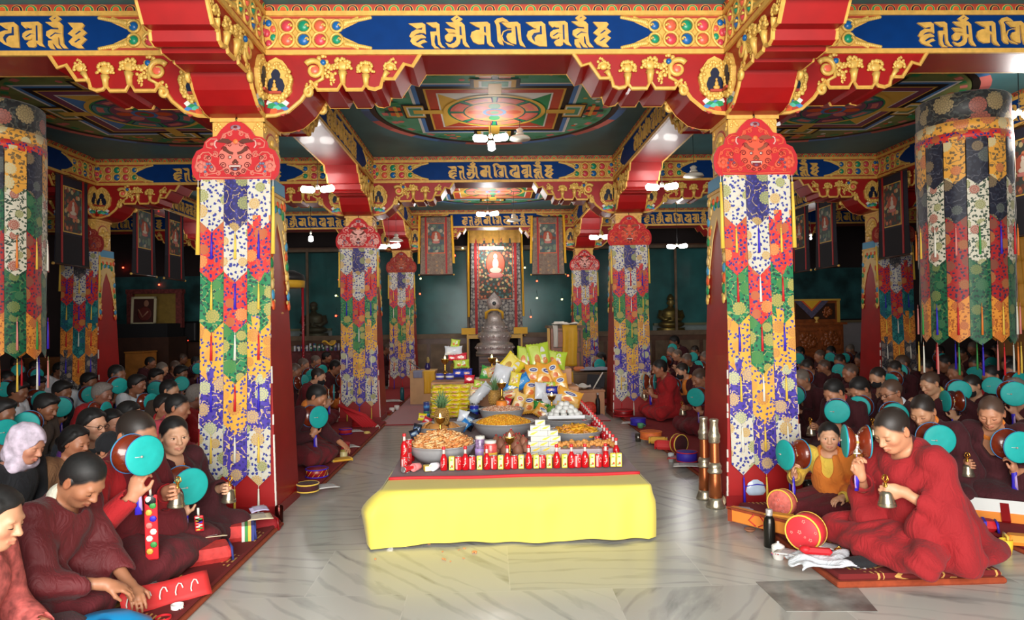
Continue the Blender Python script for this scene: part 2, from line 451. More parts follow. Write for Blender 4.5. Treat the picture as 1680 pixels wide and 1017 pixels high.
LOT = [mat('lotus_coral', (216, 110, 84), .5, var=.12, scale=9), mat('lotus_orange', (228, 142, 92), .5, var=.12, scale=9)]
md = mandala(MG, mat('mandala_red', (186, 70, 44), .5, var=.1), [GREENP, BRICKP, YELP, WHITEP], LOT)
me_main = md.mesh('mandala_painting')
me_side = mandala(MV, mat('mandala_violet', (122, 60, 88), .5, var=.1), [YELP, GREENP, SKYP, YELP], [mat('lotus_teal', (70, 140, 140), .5), mat('lotus_plum', (130, 70, 100), .5)]).mesh('mandala_painting')
for me, x, y, lab in ((me_main, 0, 8.0, 'round mandala painting with red square on the ceiling over the offering table'),
                      (me_main, 0, 12.9, 'round mandala painting on the ceiling nearest the altar, behind the second beam'),
                      (me_side, -4.06, 8.0, 'dim mandala painting on the ceiling above the left crowd'),
                      (me_side, 4.06, 8.0, 'dim mandala painting on the ceiling above the right crowd')):
    o = bpy.data.objects.new('mandala_painting', me); COL.objects.link(o); o.location = (x, y, CEIL-.001)
    tag(o, lab, 'ceiling painting')

# ------------------------------------------------------------------ pillars
def leaf_cluster(b, c, r, n, m, seed, T=None, fl=.5, flip=1):
    rs = random.Random(seed)
    for i in range(n):
        a = rs.random()*2*PI; q = r*math.sqrt(rs.random())
        s = r*rs.uniform(.22, .4)
        b.ball((c[0]+q*math.cos(a), c[1]-flip*s*fl*.6, c[2]+q*math.sin(a)), (s, s*fl, s), m, 8, T)
def plume(b, x, z, h, w, m, y, T, seed, lean=0, flip=1):
    """carved gold plume: stem that widens into a head of curls"""
    b.tube([(x, y, z), (x+lean*.3, y-flip*.012, z+h*.3), (x+lean*.6, y-flip*.012, z+h*.5)], [w*.16, w*.2, w*.28], m, 8, T)
    b.ball((x+lean*.6, y-flip*.01, z+h*.42), (w*.3, .014, h*.05), m, 8, T)
    hx, hz = x+lean, z+h*.74
    b.ball((hx, y-flip*.008, hz), (w*.4, .02, h*.2), m, 10, T)
    rs = random.Random(seed)
    for i in range(15):
        a = PI*(-.15+1.3*i/14); q = w*rs.uniform(.3, .5); s = w*rs.uniform(.1, .16)
        b.ball((hx+q*math.cos(a), y-flip*.022, hz+q*.85*math.sin(a)), (s, s*.8, s), m, 8, T)
    for sgn in (-1, 1): b.ball((hx+sgn*w*.52, y-flip*.014, hz-h*.12), (w*.12, w*.08, w*.1), m, 8, T)
BR_PTS = [(0, ZCAP), (.2, ZCAP), (.3, ZCAP+.006), (.4, ZCAP+.035), (.5, ZCAP+.12), (.555, ZCAP+.2), (.59, ZCAP+.262), (.63, ZCAP+.204), (.785, ZCAP+.204), (.82, ZCAP+.262),
          (.855, ZCAP+.204), (.975, ZCAP+.204), (1.0, ZCAP+.24), (1.03, ZCAP+.215), (1.075, ZCAP+.206), (1.12, ZCAP+.222), (1.135, ZCAP+.288), (1.225, ZCAP+.286), (1.305, ZCAP+.405), (1.37, ZCAP+.385), (1.435, ZB)]
def bracket_meshes():
    r = MB(); poly = BR_PTS+[(0, ZB)]
    r.prism(poly, -BW/2, BW/2, RED, 'xz')
    g = MB()
    for sg in (-1, 1):
        y = sg*(BW/2)
        n = len(BR_PTS)
        off = []
        for i, (x, z) in enumerate(BR_PTS):
            off.append((x-.006, y+sg*.004, z+.012))
        g.tube(off[1:], .0165, GOLD, 6, None, 1.0, False, False)
        # niche with flaming gold surround
        T = None
        cx, cz = .31, ZCAP+.27
        out = []
        for i in range(28):
            t = 2*PI*i/28; rr = 1+.05*math.sin(9*t)
            out.append((cx+.125*rr*math.cos(t), cz+.155*rr*math.sin(t)+(.03 if 1 < t < 2.1 else 0)))
        g.prism(out, y, y+sg*.03, GOLDR, 'xz')
        rs = random.Random(5)
        for i in range(46):
            t = 2*PI*i/46; q = rs.uniform(.78, 1.02); s = rs.uniform(.013, .021)
            g.ball((cx+.118*q*math.cos(t), y+sg*.034, cz+.15*q*math.sin(t)), (s, .01, s), GOLDR, 6)
        ins = [(-.055, -.095), (.055, -.095), (.068, -.03), (.05, .02), (.03, .03), (.036, .06), (.02, .09), (0, .1), (-.02, .09), (-.036, .06), (-.03, .03), (-.05, .02), (-.068, -.03)]
        g.prism([(cx+a, cz+c) for a, c in ins], y+sg*.0, y+sg*.036, NAVY, 'xz')
        # little seated figure in the niche, on a step
        g.box((cx, y+sg*.045, cz-.088), (.09, .02, .02), BRICKP)
        g.ball((cx-.008, y+sg*.045, cz-.062), (.03, .012, .018), GOLD, 8); g.ball((cx-.008, y+sg*.045, cz-.035), (.016, .011, .026), GOLD, 8); g.ball((cx-.008, y+sg*.045, cz), (.01, .01, .013), GOLD, 8)
        # painted rocks and water under the niche
        for k, (dx, dz, m) in enumerate(((-.05, -.155, WHITEP), (0, -.15, SKYP), (.05, -.155, WHITEP), (-.04, -.18, GREENP), (.03, -.185, GREENP), (0, -.2, mat('mint_paint', (90, 190, 160), .5)), (.06, -.21, SKYP), (-.02, -.225, ORANGEP), (.03, -.232, BRICKP))):
            g.prism([(cx+dx-.035, cz+dz-.012), (cx+dx+.02, cz+dz-.03), (cx+dx+.045, cz+dz), (cx+dx+.01, cz+dz+.025), (cx+dx-.025, cz+dz+.018)], y, y+sg*(.006+.0012*k), m, 'xz')
        # scroll with coral heart
        sp = [(.6+(.015+.062*t)*math.cos(5.2*t*1.6+.5), y+sg*.012, ZCAP+.37+(.015+.062*t)*math.sin(5.2*t*1.6+.5)) for t in [i/26 for i in range(27)]]
        g.tube(sp, [.012+.012*i/26 for i in range(27)], GOLDR, 7)
        g.ball((.6, y+sg*.008, ZCAP+.37), (.042, .02, .042), GEMS[2], 10)
        sp = [(.58-.05*t+(.01+.035*t)*math.cos(7*t), y+sg*.012, ZCAP+.225-.03*t+(.01+.035*t)*math.sin(7*t)) for t in [i/16 for i in range(17)]]
        g.tube(sp, [.01+.012*i/16 for i in range(17)], GOLDR, 7)
        leaf_cluster(g, (.575, y, ZCAP+.24), .045, 10, GOLDR, 12, None, .5, -sg); leaf_cluster(g, (.715, y, ZCAP+.36), .055, 16, GOLDR, 13, None, .5, -sg); leaf_cluster(g, (.735, y, ZCAP+.28), .03, 8, GOLDR, 14, None, .5, -sg)
        leaf_cluster(g, (.66, y, ZCAP+.435), .05, 12, GOLDR, 15, None, .5, -sg)
        g.ball((.672, y+sg*.02, ZCAP+.425), (.024, .018, .024), GEMS[3], 10)
        g.tube([(.59, y+sg*.006, ZCAP+.262), (.665, y+sg*.01, ZCAP+.3), (.672, y+sg*.012, ZCAP+.4)], [.012, .016, .008], GOLDR, 6)
        plume(g, .82, ZCAP+.255, .2, .13, GOLDR, y, None, 21, 0, -sg)
        plume(g, 1.0, ZCAP+.235, .19, .12, GOLDR, y, None, 22, 0, -sg)
        plume(g, 1.13, ZCAP+.28, .15, .09, GOLDR, y, None, 23, .06, -sg)
        leaf_cluster(g, (1.215, y, ZCAP+.435), .035, 9, GOLDR, 16, None, .5, -sg)
    return r.mesh('bracket'), g.mesh('bracket_carving')
BR_ME, BC_ME = bracket_meshes()
def pillar_meshes():
    s = MB(); z0, z1 = 0, 2.6; a, c = .305, .215
    s.box((0, 0, (z0+2.63)/2), (2*a, 2*a, 2.63), RED, None, c/a)
    # worn white paint along the lower corners
    WORN = mat('chipped_white_undercoat', (226, 214, 204), .7)
    rs = random.Random(2)
    for sx, sy in ((1, -1), (-1, -1)):
        for k in range(26):
            z = rs.uniform(.02, 1.5)*rs.random(); q = a-(a-c)*z/2.63+.001; h = rs.uniform(.02, .09)
            s.box((sx*(q-.004), sy*(q-.004), z+h/2), (.011, .011, h), WORN)
    s.box((0, 0, .04), (2*a+.012, 2*a+.012, .08), DRED)
    cap = MB(); h = .195
    cap.box((0, 0, 2.84), (2*h, 2*h, .46), GOLD)
    for k in range(4):
        T = Matrix.Rotation(k*PI/2, 4, 'Z')
        # arched niche panel of carved foliage on each side of the capital
        arch = [(-.15, 2.66), (.15, 2.66)]+[(.15*math.cos(t), 2.86+.14*math.sin(t)) for t in [i*PI/10 for i in range(11)]]
        cap.prism(arch, -h, -h-.004, BRICKP, 'xz', T); cap.prism([(x*.9, 2.66+(z-2.66)*.95) for x, z in arch], -h, -h-.008, GOLDR, 'xz', T)
        leaf_cluster(cap, (0, -h-.004, 2.8), .12, 40, GOLDR, k+40, T)
        for sx in (-1, 1): leaf_cluster(cap, (sx*.15, -h, 3.0), .035, 8, GOLDR, k+50, T)
        cap.box((0, -h, 3.055), (2*h+.03, .03, .03), GOLD, T)
    orn = MB()
    AQ = mat('aqua_paint', (70, 150, 190), .5); CREAM = mat('cream_paint', (226, 190, 120), .5)
    for k in range(4):
        T = Matrix.Rotation(k*PI/2, 4, 'Z')
        def q(z): return a-(a-c)*z/2.63
        # band of cloud jewels that runs down the two edges and leaves a tall red point between
        tilt = Matrix.Rotation(-math.atan((a-c)/2.63), 4, 'X'); TT = T @ Matrix.Translation((0, -a, 0)) @ tilt
        orn.prism([(-.215, 2.62), (.215, 2.62), (.225, 2.3), (.24, 1.62), (.225, 1.6), (.16, 1.9), (.1, 2.12), (0, 2.3), (-.1, 2.12), (-.16, 1.9), (-.225, 1.6), (-.24, 1.62), (-.225, 2.3)], -.003, -.012, CREAM, 'xz', TT)
        orn.box((0, -.01, 2.57), (.43, .016, .1), AQ, TT); orn.box((0, -.012, 2.5), (.44, .02, .025), GOLD, TT)
        rs = random.Random(k)
        for sx in (-1, 1):
            for i in range(11):
                z = 2.44-i*.083; x = sx*(.2-.075*max(0, (z-1.9)/.6)*(i % 2))
                orn.ball((x, -.014, z), (.032, .012, .042), [AQ, ORANGEP, GREENP, GOLDR, CREAM][(i+k) % 5], 8, TT); orn.ball((x-sx*.03, -.012, z+.03), (.02, .009, .02), GOLDR, 6, TT)
        for i in range(8): orn.ball((-.12+.035*i, -.013, 2.4+.03*math.sin(i*2)), (.026, .011, .03), [GREENP, ORANGEP, AQ][i % 3], 8, TT)
    return s.mesh('shaft'), cap.mesh('capital'), orn.mesh('painted_garland')
SH_ME, CP_ME, OR_ME = pillar_meshes()
def link(name, me, parent, loc=(0, 0, 0), rz=0):
    o = bpy.data.objects.new(name, me); COL.objects.link(o); o.parent = parent; o.location = loc; o.rotation_euler = (0, 0, rz); return o
np_ = 0
for ry in ROWS:
    for px in PXS:
        if ry == ROWS[0] and abs(px) > 3: continue
        np_ += 1
        e = bpy.data.objects.new('pillar_%d' % np_, None); COL.objects.link(e); e.location = (px, ry, 0); struct(e)
        e['label'] = 'tapered red pillar with gilded capital and carved bracket arms'
        link('shaft', SH_ME, e); link('capital', CP_ME, e); link('painted_garland', OR_ME, e)
        for k in range(4):
            br = link('bracket', BR_ME, e, rz=k*PI/2); link('bracket_carving', BC_ME, br)

# ------------------------------------------------------------------ beams with lettering
GL = {
 1: ([[(85, 197), (300, 186), (345, 215), (352, 365), (320, 345), (255, 340), (200, 360), (165, 400), (130, 425), (95, 395), (130, 330), (200, 290), (290, 295), (300, 258), (215, 280)],
      [(130, 420), (200, 380), (290, 365), (345, 400), (352, 420), (270, 425), (195, 480), (215, 495), (300, 450), (330, 445), (350, 470), (370, 480), (300, 500), (265, 525), (318, 570), (240, 560), (150, 520), (112, 470)]], []),
 2: ([[(355, 187), (515, 178), (560, 210), (570, 480), (600, 540), (645, 575), (580, 565), (535, 520), (520, 380), (490, 375), (480, 480), (500, 545), (560, 583), (480, 580), (435, 530), (418, 325), (510, 320), (510, 262), (465, 262)]], []),
 3: ([[(735, 130), (825, 68), (915, 130), (865, 172), (900, 178), (945, 225), (965, 480), (1020, 570), (950, 550), (915, 510), (905, 430), (880, 430), (870, 500), (830, 550), (760, 573), (690, 555), (645, 495), (720, 520), (780, 495), (815, 450), (812, 400), (770, 400), (760, 450), (720, 482), (670, 475), (640, 430), (640, 390), (690, 350), (760, 355), (810, 360), (780, 340), (700, 345), (640, 275), (740, 280), (810, 298), (790, 270), (720, 240), (655, 180), (780, 180)]],
     [[(865, 245), (892, 245), (900, 385), (868, 375)], [(805, 130), (840, 112), (850, 120), (815, 140)]]),
 4: ([[(1020, 182), (1290, 172), (1335, 205), (1345, 480), (1400, 565), (1320, 540), (1285, 500), (1275, 385), (1245, 370), (1240, 515), (1150, 520), (1070, 480), (1030, 400), (1050, 330), (1120, 300), (1175, 298), (1175, 265), (1110, 240)]], [[(1238, 248), (1268, 245), (1272, 345), (1240, 330)]]),
 5: ([[(1400, 165), (1440, 125), (1525, 105), (1590, 140), (1630, 180), (1590, 185), (1530, 165), (1465, 185), (1490, 230), (1500, 400), (1540, 535), (1480, 515), (1445, 470), (1430, 230)],
      [(1510, 185), (1640, 178), (1752, 172), (1800, 212), (1815, 460), (1877, 568), (1790, 535), (1765, 440), (1745, 240), (1720, 240), (1735, 520), (1660, 505), (1600, 460), (1580, 400), (1600, 355), (1665, 340), (1665, 300), (1600, 300), (1545, 330), (1520, 400), (1550, 470), (1700, 540), (1600, 520), (1520, 460), (1500, 390), (1530, 320), (1600, 290), (1662, 290), (1662, 268), (1600, 265)]], []),
 6: ([[(295, 182), (540, 167), (598, 215), (620, 555), (500, 550), (400, 505), (330, 450), (305, 390), (330, 320), (400, 293), (455, 293), (455, 275), (430, 275)]], [[(515, 240), (540, 240), (545, 368), (470, 375), (430, 420), (435, 490), (395, 440), (385, 400), (420, 350), (510, 335)]]),
 7: ([[(648, 170), (900, 160), (945, 195), (955, 480), (1000, 550), (920, 525), (870, 480), (865, 530), (830, 550), (760, 545), (725, 490), (760, 455), (810, 440), (810, 405), (780, 435), (700, 435), (665, 390), (670, 340), (720, 300), (810, 285), (810, 262), (770, 262), (735, 245), (710, 265), (650, 205)]], [[(865, 220), (890, 220), (895, 450), (868, 450)], [(710, 390), (780, 340), (860, 355), (800, 352), (725, 400)]]),
 8: ([[(1060, 115), (1150, 45), (1240, 115), (1185, 160), (1220, 170), (1260, 210), (1258, 350), (1275, 490), (1340, 570), (1270, 565), (1225, 510), (1210, 400), (1190, 400), (1195, 500), (1250, 575), (1180, 565), (1130, 500), (1110, 490), (1150, 580), (1080, 570), (1045, 520), (1045, 450), (1120, 440), (1060, 415), (1015, 370), (1020, 310), (1090, 275), (1200, 280), (1195, 255), (1115, 250), (1000, 168), (1110, 165)]], [[(1075, 380), (1150, 325), (1250, 350), (1150, 345), (1085, 395)], [(1130, 115), (1160, 98), (1168, 105), (1138, 125)]]),
 9: ([[(1335, 177), (1550, 180), (1580, 210), (1545, 265), (1615, 325), (1550, 380), (1612, 425), (1530, 510), (1580, 568), (1480, 565), (1390, 520), (1345, 465), (1410, 395), (1335, 345), (1415, 270)]], [[(1440, 355), (1510, 300), (1535, 310), (1465, 360)], [(1430, 475), (1500, 420), (1525, 430), (1455, 480)]]),
}
PB, PT = ZB+.037, 3.862        # painted panel bottom and top
def beam_meshes(span):
    h = span/2; body = MB()
    body.box((0, 0, (ZB+CEIL)/2), (span, BW-.004, CEIL-ZB), DRED)
    trim = MB(); pan = MB(); let = MB()
    for sg in (-1, 1):
        T = Matrix.Rotation(0 if sg < 0 else PI, 4, 'Z')
        y = -BW/2; e = h-BW/2
        trim.box((0, y-.006, (ZB+PB)/2), (2*e, .03, PB-ZB), GOLD, T); trim.box((0, y-.01, PT+.018), (2*e, .036, .036), GOLD, T)
        # row of little coloured arches under the ceiling
        trim.box((0, y-.008, 3.923), (2*e, .03, .054), BRICKP, T)
        n = int(2*e/.105); w = 2*e/n
        for k in range(n):
            x = -e+(k+.5)*w
            for r, m, d in ((.046, GOLD, .026), (.04, [NAVY, GREENP][k % 2], .029), (.027, GOLD, .031), (.021, [BRICKP, ORANGEP][k % 2], .035)):
                trim.prism([(x-r, 3.898)]+[(x-r*math.cos(t), 3.905+(r if r < .04 else r-.004)*math.sin(t)) for t in [i*PI/6 for i in range(7)]]+[(x+r, 3.898)], y, y-d, m, 'xz', T)
        # carved gold end panels with jewels
        for sx in (-1, 1):
            pan.box((sx*(e-.42), y-.004, (PB+PT)/2), (.84, .016, PT-PB), GOLD, T)
            for zz in (PB+.012, PT-.012): pan.box((sx*(e-.42), y-.0125, zz), (.84, .003, .018), BRICKP, T)
            rows = ((PB+.08), (PT-.08)); zc = (PB+PT)/2
            rs = random.Random(8)
            pan.tube([(sx*(e-.01-.1*math.sin(t)), y-.02, zc+.125*math.cos(t)) for t in [i*PI/10 for i in range(11)]], .011, GOLDR, 6, T)
            pan.ball((sx*(e-.025), y-.014, zc), (.03, .02, .034), GEMS[0], 10, T)
            for i, m in enumerate((GEMS[3], GEMS[2], GEMS[1], GEMS[0])):
                t = PI*(i+.5)/4; pan.ball((sx*(e-.015-.068*math.sin(t)), y-.012, zc+.085*math.cos(t)), (.026, .012, .028), m, 8, T)
            for j, z in enumerate(rows):
                for i in range(4):
                    x = sx*(e-.185-.128*i); r = .056 if i < 3 else .046
                    m = GEMS[(i*2+j*(1 if i % 2 else 3)+(0 if j else 0)) % 4] if False else GEMS[[(2, 0), (3, 1), (0, 2), (1, 3)][i][j]]
                    pan.tube([(x+r*math.cos(t), y-.02, z+r*math.sin(t)) for t in [k*PI/7 for k in range(14)]], .0115, GOLDR, 6, T, 1, True)
                    pan.ball((x, y-.012, z), (r*.82, .03, r*.82), m, 12, T)
                    pan.tube([(x-sx*r*(.75-.5*t), y-.036-.006*t, z-r*(.2-.35*math.sin(t*3))) for t in [k/5 for k in range(6)]], [.012-.009*k/5 for k in range(6)], GOLDR, 6, T)
                    leaf_cluster(pan, (x+sx*.064, y-.004, z+(.03 if j else -.03)), .03, 6, GOLDR, 60+i+4*j, T); leaf_cluster(pan, (x, y-.004, zc), .03, 5, GOLDR, 80+i+4*j, T)
                    leaf_cluster(pan, (x, y-.004, z+(.07 if j else -.07)), .03, 5, GOLDR, 90+i, T)
                for i in range(14):
                    q = i/13; zz = z+(1 if j else -1)*(.03+.035*q) ; s = .022-.008*q
                    pan.ball((sx*(e-.64-.19*q), y-.014, zz), (s*1.2, .014, s), GOLDR, 7, T); pan.ball((sx*(e-.6-.13*q), y-.012, zz+(-.03 if j else .03)*(1-q)), (s, .012, s), GOLDR, 7, T)
        tip, sh = e-.56, e-.84
        pan.prism([(-tip, zc), (-sh, PB), (sh, PB), (tip, zc), (sh, PT), (-sh, PT)], y-.002, y-.016, BLUE, 'xz', T)
        k = .00477/9.333
        def gp(u, v, g):
            return ((u+(1587 if g >= 6 else 0))*k-.735, PT+.005-(v-58)*k)
        for g, (polys, holes) in GL.items():
            for p in polys: let.prism([gp(u, v, g) for u, v in p], y-.016, y-.03, GOLD, 'xz', T)
            for p in holes: let.prism([gp(u, v, g) for u, v in p], y-.026, y-.0312, SLIT, 'xz', T)
    return body.mesh('beam'), trim.mesh('moulding'), pan.mesh('jewelled_panel'), let.mesh('lettering')
BEAM_X = beam_meshes(4.06); BEAM_Y = beam_meshes(4.89)
nb = 0
def beam(x, y, rz, ms):
    global nb
    nb += 1
    o = bpy.data.objects.new('beam_%d' % nb, ms[0]); COL.objects.link(o); o.location = (x, y, 0); o.rotation_euler = (0, 0, rz)
    struct(o, 'painted ceiling beam with gilt lettering on a blue panel')
    for n_, m_ in zip(('moulding', 'jewelled_panel', 'lettering'), ms[1:]): link(n_, m_, o)
for ry in ROWS:
    for x in (-8.12, -4.06, 0, 4.06, 8.12): beam(x, ry, 0, BEAM_X)
for x in PXS:
    for y in (ROWS[0]-2.445, 8.0, 12.885, 17.77):
        if abs(x) > 3 and y < 4: continue
        beam(x, y, PI/2, BEAM_Y)
# ------------------------------------------------------------------ silk
WHT_B = brocade('white_brocade', (204, 199, 184), (196, 158, 90), (150, 150, 84), (44, 52, 140), (206, 190, 160), 6.6)
NVY_B = brocade('navy_brocade', (36, 30, 96), (186, 152, 84), (150, 152, 96), (52, 48, 130), (176, 150, 110), 6.2)
RED_B = brocade('red_brocade', (214, 40, 36), (206, 140, 70), (176, 100, 50), (40, 40, 120), (190, 90, 50), 6.6)
GRN_B = brocade('green_brocade', (14, 122, 72), (176, 160, 80), (70, 130, 60), (12, 60, 48), (150, 160, 90), 6.6)
YEL_B = brocade('yellow_brocade', (226, 168, 50), (216, 150, 60), (196, 130, 60), (60, 64, 150), (226, 160, 80), 6.6)
PUR_B = brocade('violet_brocade', (70, 50, 160), (206, 170, 110), (196, 196, 140), (44, 34, 120), (226, 190, 130), 6.2)
BLK_B = brocade('black_brocade', (34, 34, 34), (150, 130, 90), (150, 84, 70), (60, 64, 60), (90, 84, 70), 4.6, fsize=.42)
TEA_B = brocade('teal_brocade', (12, 108, 112), (60, 150, 140), (30, 90, 120), (10, 70, 80), (70, 150, 140), 7)
ORG_B = brocade('orange_brocade', (236, 150, 52), (206, 110, 40), (190, 100, 50), (170, 90, 30), (206, 120, 50), 7)
GRY_B = brocade('charcoal_brocade', (70, 66, 72), (170, 150, 130), (130, 110, 100), (40, 40, 44), (140, 130, 120), 8)
SILK = {'yellow': mat('yellow_silk', (238, 196, 70), .5, sheen=.2), 'red': mat('red_silk', (206, 30, 40), .5), 'blue': mat('blue_silk', (56, 40, 190), .5), 'white': mat('white_silk', (234, 230, 214), .5), 'orange': mat('orange_silk', (240, 130, 50), .5),
        'green': mat('green_silk', (60, 150, 70), .5), 'pink': mat('pink_silk', (230, 140, 130), .5)}
def pendant_mesh(name, w, l, pt, m, seed, curve=0.):
    """hanging strip with a pointed end, origin at the middle of its top edge, facing -y"""
    b = MB(); nu, nv = 8, 10; rs = random.Random(seed); ou, ov = rs.random()*5, rs.random()*5; ph = rs.random()*6
    def zz(u, v):
        full = l-pt*abs(2*u-1); return -v*full
    def P(u, v, back):
        x = (u-.5)*w; z = zz(u, v); y = -.004*math.sin(ph+v*5)*v-.0015*math.sin(u*9+ph)+(.0035 if back else 0)
        if curve:
            a = x/curve; return ((curve+(.003 if not back else 0)-y*.3)*math.sin(a), -(curve-y)*math.cos(a)+curve, z)
        return (x, y, z)
    b.sheet(lambda u, v: P(u, 1-v, 0), nu, nv, m, lambda u, v: ((u-.5)*w+ou, zz(u, 1-v)+ov))
    b.sheet(lambda u, v: P(1-u, 1-v, 1), nu, nv, m, lambda u, v: ((u-.5)*w+ou, zz(u, 1-v)+ov))
    return b.mesh(name)
def tassel_mesh(c, l):
    b = MB(); m = SILK[c]
    b.tube([(0, 0, .0), (0, 0, -.03)], .002, m, 5); b.ball((0, 0, -.034), .007, m, 8)
    b.tube([(0, 0, -.038), (.001, 0, -l*.5), (0, 0, -l)], [.0055, .008, .0105], m, 8)
    return b.mesh('tassel')
def crest_mesh(name, red, app, brow, dark, blue):
    b = MB(); k = .00075
    half = [(390, 0), (436, 60), (447, 140), (442, 220), (400, 305), (335, 338), (318, 400), (275, 443), (195, 462), (150, 530), (80, 595), (0, 618)]
    out = [(x*k, z*k) for x, z in half]+[(-x*k, z*k) for x, z in half[-2::-1]]
    b.prism(out, .012, -.006, red, 'xz'); b.prism([(x*.97, .006+z*.97) for x, z in out], -.006, -.012, red, 'xz')
    def tb(pts, r, m=app, y=-.014):
        for s in (1, -1): b.tube([(s*x*k, y, z*k) for x, z in pts], r, m, 6, None, 1)
    def bl(x, z, rx, rz, m=app, y=-.013, t=.009):
        for s in ((1, -1) if x else (1,)): b.ball((s*x*k, y, z*k), (rx*k, t, rz*k), m, 10)
    tb([(0, 22), (360, 30), (360, 70)], .006)
    for r0, pts in ((.006, [(340, 90), (400, 150), (385, 230), (330, 285), (270, 290), (230, 250)]), (.006, [(240, 330), (290, 340), (300, 390), (250, 430), (185, 425)]), (.006, [(150, 420), (110, 480), (40, 510), (0, 540)]),
                    (.005, [(210, 140), (260, 190), (250, 250), (200, 270), (180, 230)]), (.005, [(60, 60), (120, 110), (200, 70), (270, 60), (320, 80)]), (.005, [(250, 360), (220, 390), (200, 350)]), (.004, [(0, 60), (40, 90), (90, 60), (110, 90)])): tb(pts, r0)
    # rosettes in the lower corners
    for a in range(8): bl(350+42*math.cos(a*PI/4), 140+42*math.sin(a*PI/4), 26, 26)
    bl(350, 140, 30, 30, app, -.02); bl(235, 115, 44, 38, app); bl(265, 220, 24, 36); bl(240, 375, 24, 18)
    for x, z, r in ((235, 115, 26), (350, 140, 30), (265, 225, 24)):
        for s in (-1, 1): b.tube([(s*(x+r*(1-.7*t)*math.cos(8*t))*k, -.021, (z+r*(1-.7*t)*math.sin(8*t))*k) for t in [q/14 for q in range(15)]], .003, dark, 5)
    for a in range(5): bl(270-35*math.cos(a*PI/4+.4), 110+62*math.sin(a*PI/4+.4), 15, 15, blue, -.018)
    # lion face: scalloped mane, slanting brows, ringed eyes, trefoil nose, fanged mouth, curled beard
    mane = []
    for a in range(40):
        t = 2*PI*a/40; rr = 1+.09*abs(math.sin(t*5)); mane.append((158*rr*math.cos(t)*k, (225+165*rr*math.sin(t))*k))
    b.prism(mane, -.012, -.015, app, 'xz')
    def spiral(x, z, r, turns=1.4, m=dark, w=.0035, y=-.017, ph=0.):
        for s in ((1, -1) if x else (1,)): b.tube([(s*(x+r*(1-.75*t)*math.cos(ph+turns*2*PI*t))*k, y, (z+r*(1-.75*t)*math.sin(ph+turns*2*PI*t))*k) for t in [q/16 for q in range(17)]], w, m, 5)
    for x, z, r in ((120, 150, 34), (135, 240, 32), (110, 320, 30), (60, 365, 24), (85, 90, 26), (30, 62, 22)): spiral(x, z, r)
    for x, z, r in ((205, 265, 34), (300, 230, 30), (175, 70, 26), (300, 60, 24), (60, 480, 28), (120, 455, 24), (370, 240, 20)): spiral(x, z, r, 1.5, app, .0055, -.014, 1.)
    b.prism([(20*k, 285*k), (60*k, 300*k), (95*k, 335*k), (128*k, 345*k), (110*k, 300*k), (60*k, 268*k), (25*k, 262*k)], -.015, -.021, brow, 'xz'); b.prism([(-20*k, 285*k), (-60*k, 300*k), (-95*k, 335*k), (-128*k, 345*k), (-110*k, 300*k), (-60*k, 268*k), (-25*k, 262*k)], -.015, -.021, brow, 'xz')
    for rr, m, t_ in ((30, app, .005), (23, dark, .007), (16, mat('eye_white', (226, 200, 186), .5), .009), (8, mat('eye_dot', (20, 12, 12), .4), .011)): bl(52, 235, rr, rr, m, -.014, t_)
    for x, z, r in ((0, 196, 20), (18, 180, 16)): bl(x, z, r, r, brow, -.016, .007)
    b.prism([(-70*k, 150*k), (-30*k, 160*k), (30*k, 160*k), (70*k, 150*k), (52*k, 112*k), (20*k, 92*k), (-20*k, 92*k), (-52*k, 112*k)], -.015, -.019, dark, 'xz')
    b.prism([(-46*k, 148*k), (46*k, 148*k), (40*k, 134*k), (-40*k, 134*k)], -.019, -.022, MATS['eye_white'], 'xz')
    for s in (-1, 1): b.prism([(s*44*k, 148*k), (s*58*k, 146*k), (s*50*k, 112*k)], -.019, -.023, MATS['eye_white'], 'xz')
    bl(0, 112, 22, 14, blue, -.018, .005)
    for s in (-1, 1): b.prism([(s*30*k, 395*k), (s*70*k, 425*k), (s*150*k, 430*k), (s*190*k, 395*k), (s*120*k, 385*k), (s*70*k, 372*k)], -.014, -.018, brow, 'xz')
    bl(0, 400, 28, 26, mat('flame_orange', (236, 120, 60), .5), -.014, .008); tb([(0, 370), (50, 372), (100, 358)], .004, app, -.018)
    tb([(190, 330), (210, 360), (205, 400), (180, 415)], .006, mat('horn_pink', (222, 170, 160), .5), -.017)
    bl(0, 545, 56, 30, mat('jewel_grey', (150, 120, 130), .5), -.014, .006); bl(0, 548, 24, 14, dark, -.018, .005)
    # hook that holds it
    b.tube([(0, .004, 610*k), (0, -.01, 640*k), (0, .006, 660*k), (0, .02, 650*k)], .004, mat('iron', (60, 56, 52), .4, .9), 6)
    return b.mesh(name)
CREDS = mat('crest_red', (190, 26, 34), .75, sheen=.3, var=.08)
CR_A = crest_mesh('crest', CREDS, mat('applique_salmon', (212, 116, 100), .7), mat('applique_brown', (96, 44, 30), .7), mat('applique_dark', (110, 26, 26), .7), mat('applique_slate', (110, 114, 140), .7))
CR_B = crest_mesh('crest', CREDS, mat('applique_terracotta', (216, 84, 56), .7), mat('applique_umber', (142, 70, 46), .7), mat('applique_maroon', (120, 20, 26), .7), mat('applique_plum', (116, 70, 100), .7))
CR_C = crest_mesh('crest', CREDS, mat('applique_rose', (232, 168, 156), .7), MATS['applique_brown'], MATS['applique_maroon'], MATS['applique_slate'])
CR_D = crest_mesh('crest', mat('crest_brick', (150, 40, 34), .75), mat('applique_sienna', (176, 84, 60), .7), MATS['applique_umber'], MATS['applique_dark'], MATS['applique_plum'])
CWID, PITC, ZTIP = .178, .387, .237
SIDE = [WHT_B, RED_B, GRN_B, YEL_B, PUR_B, WHT_B]; MIDC = [NVY_B, WHT_B, RED_B, GRN_B, YEL_B, PUR_B]
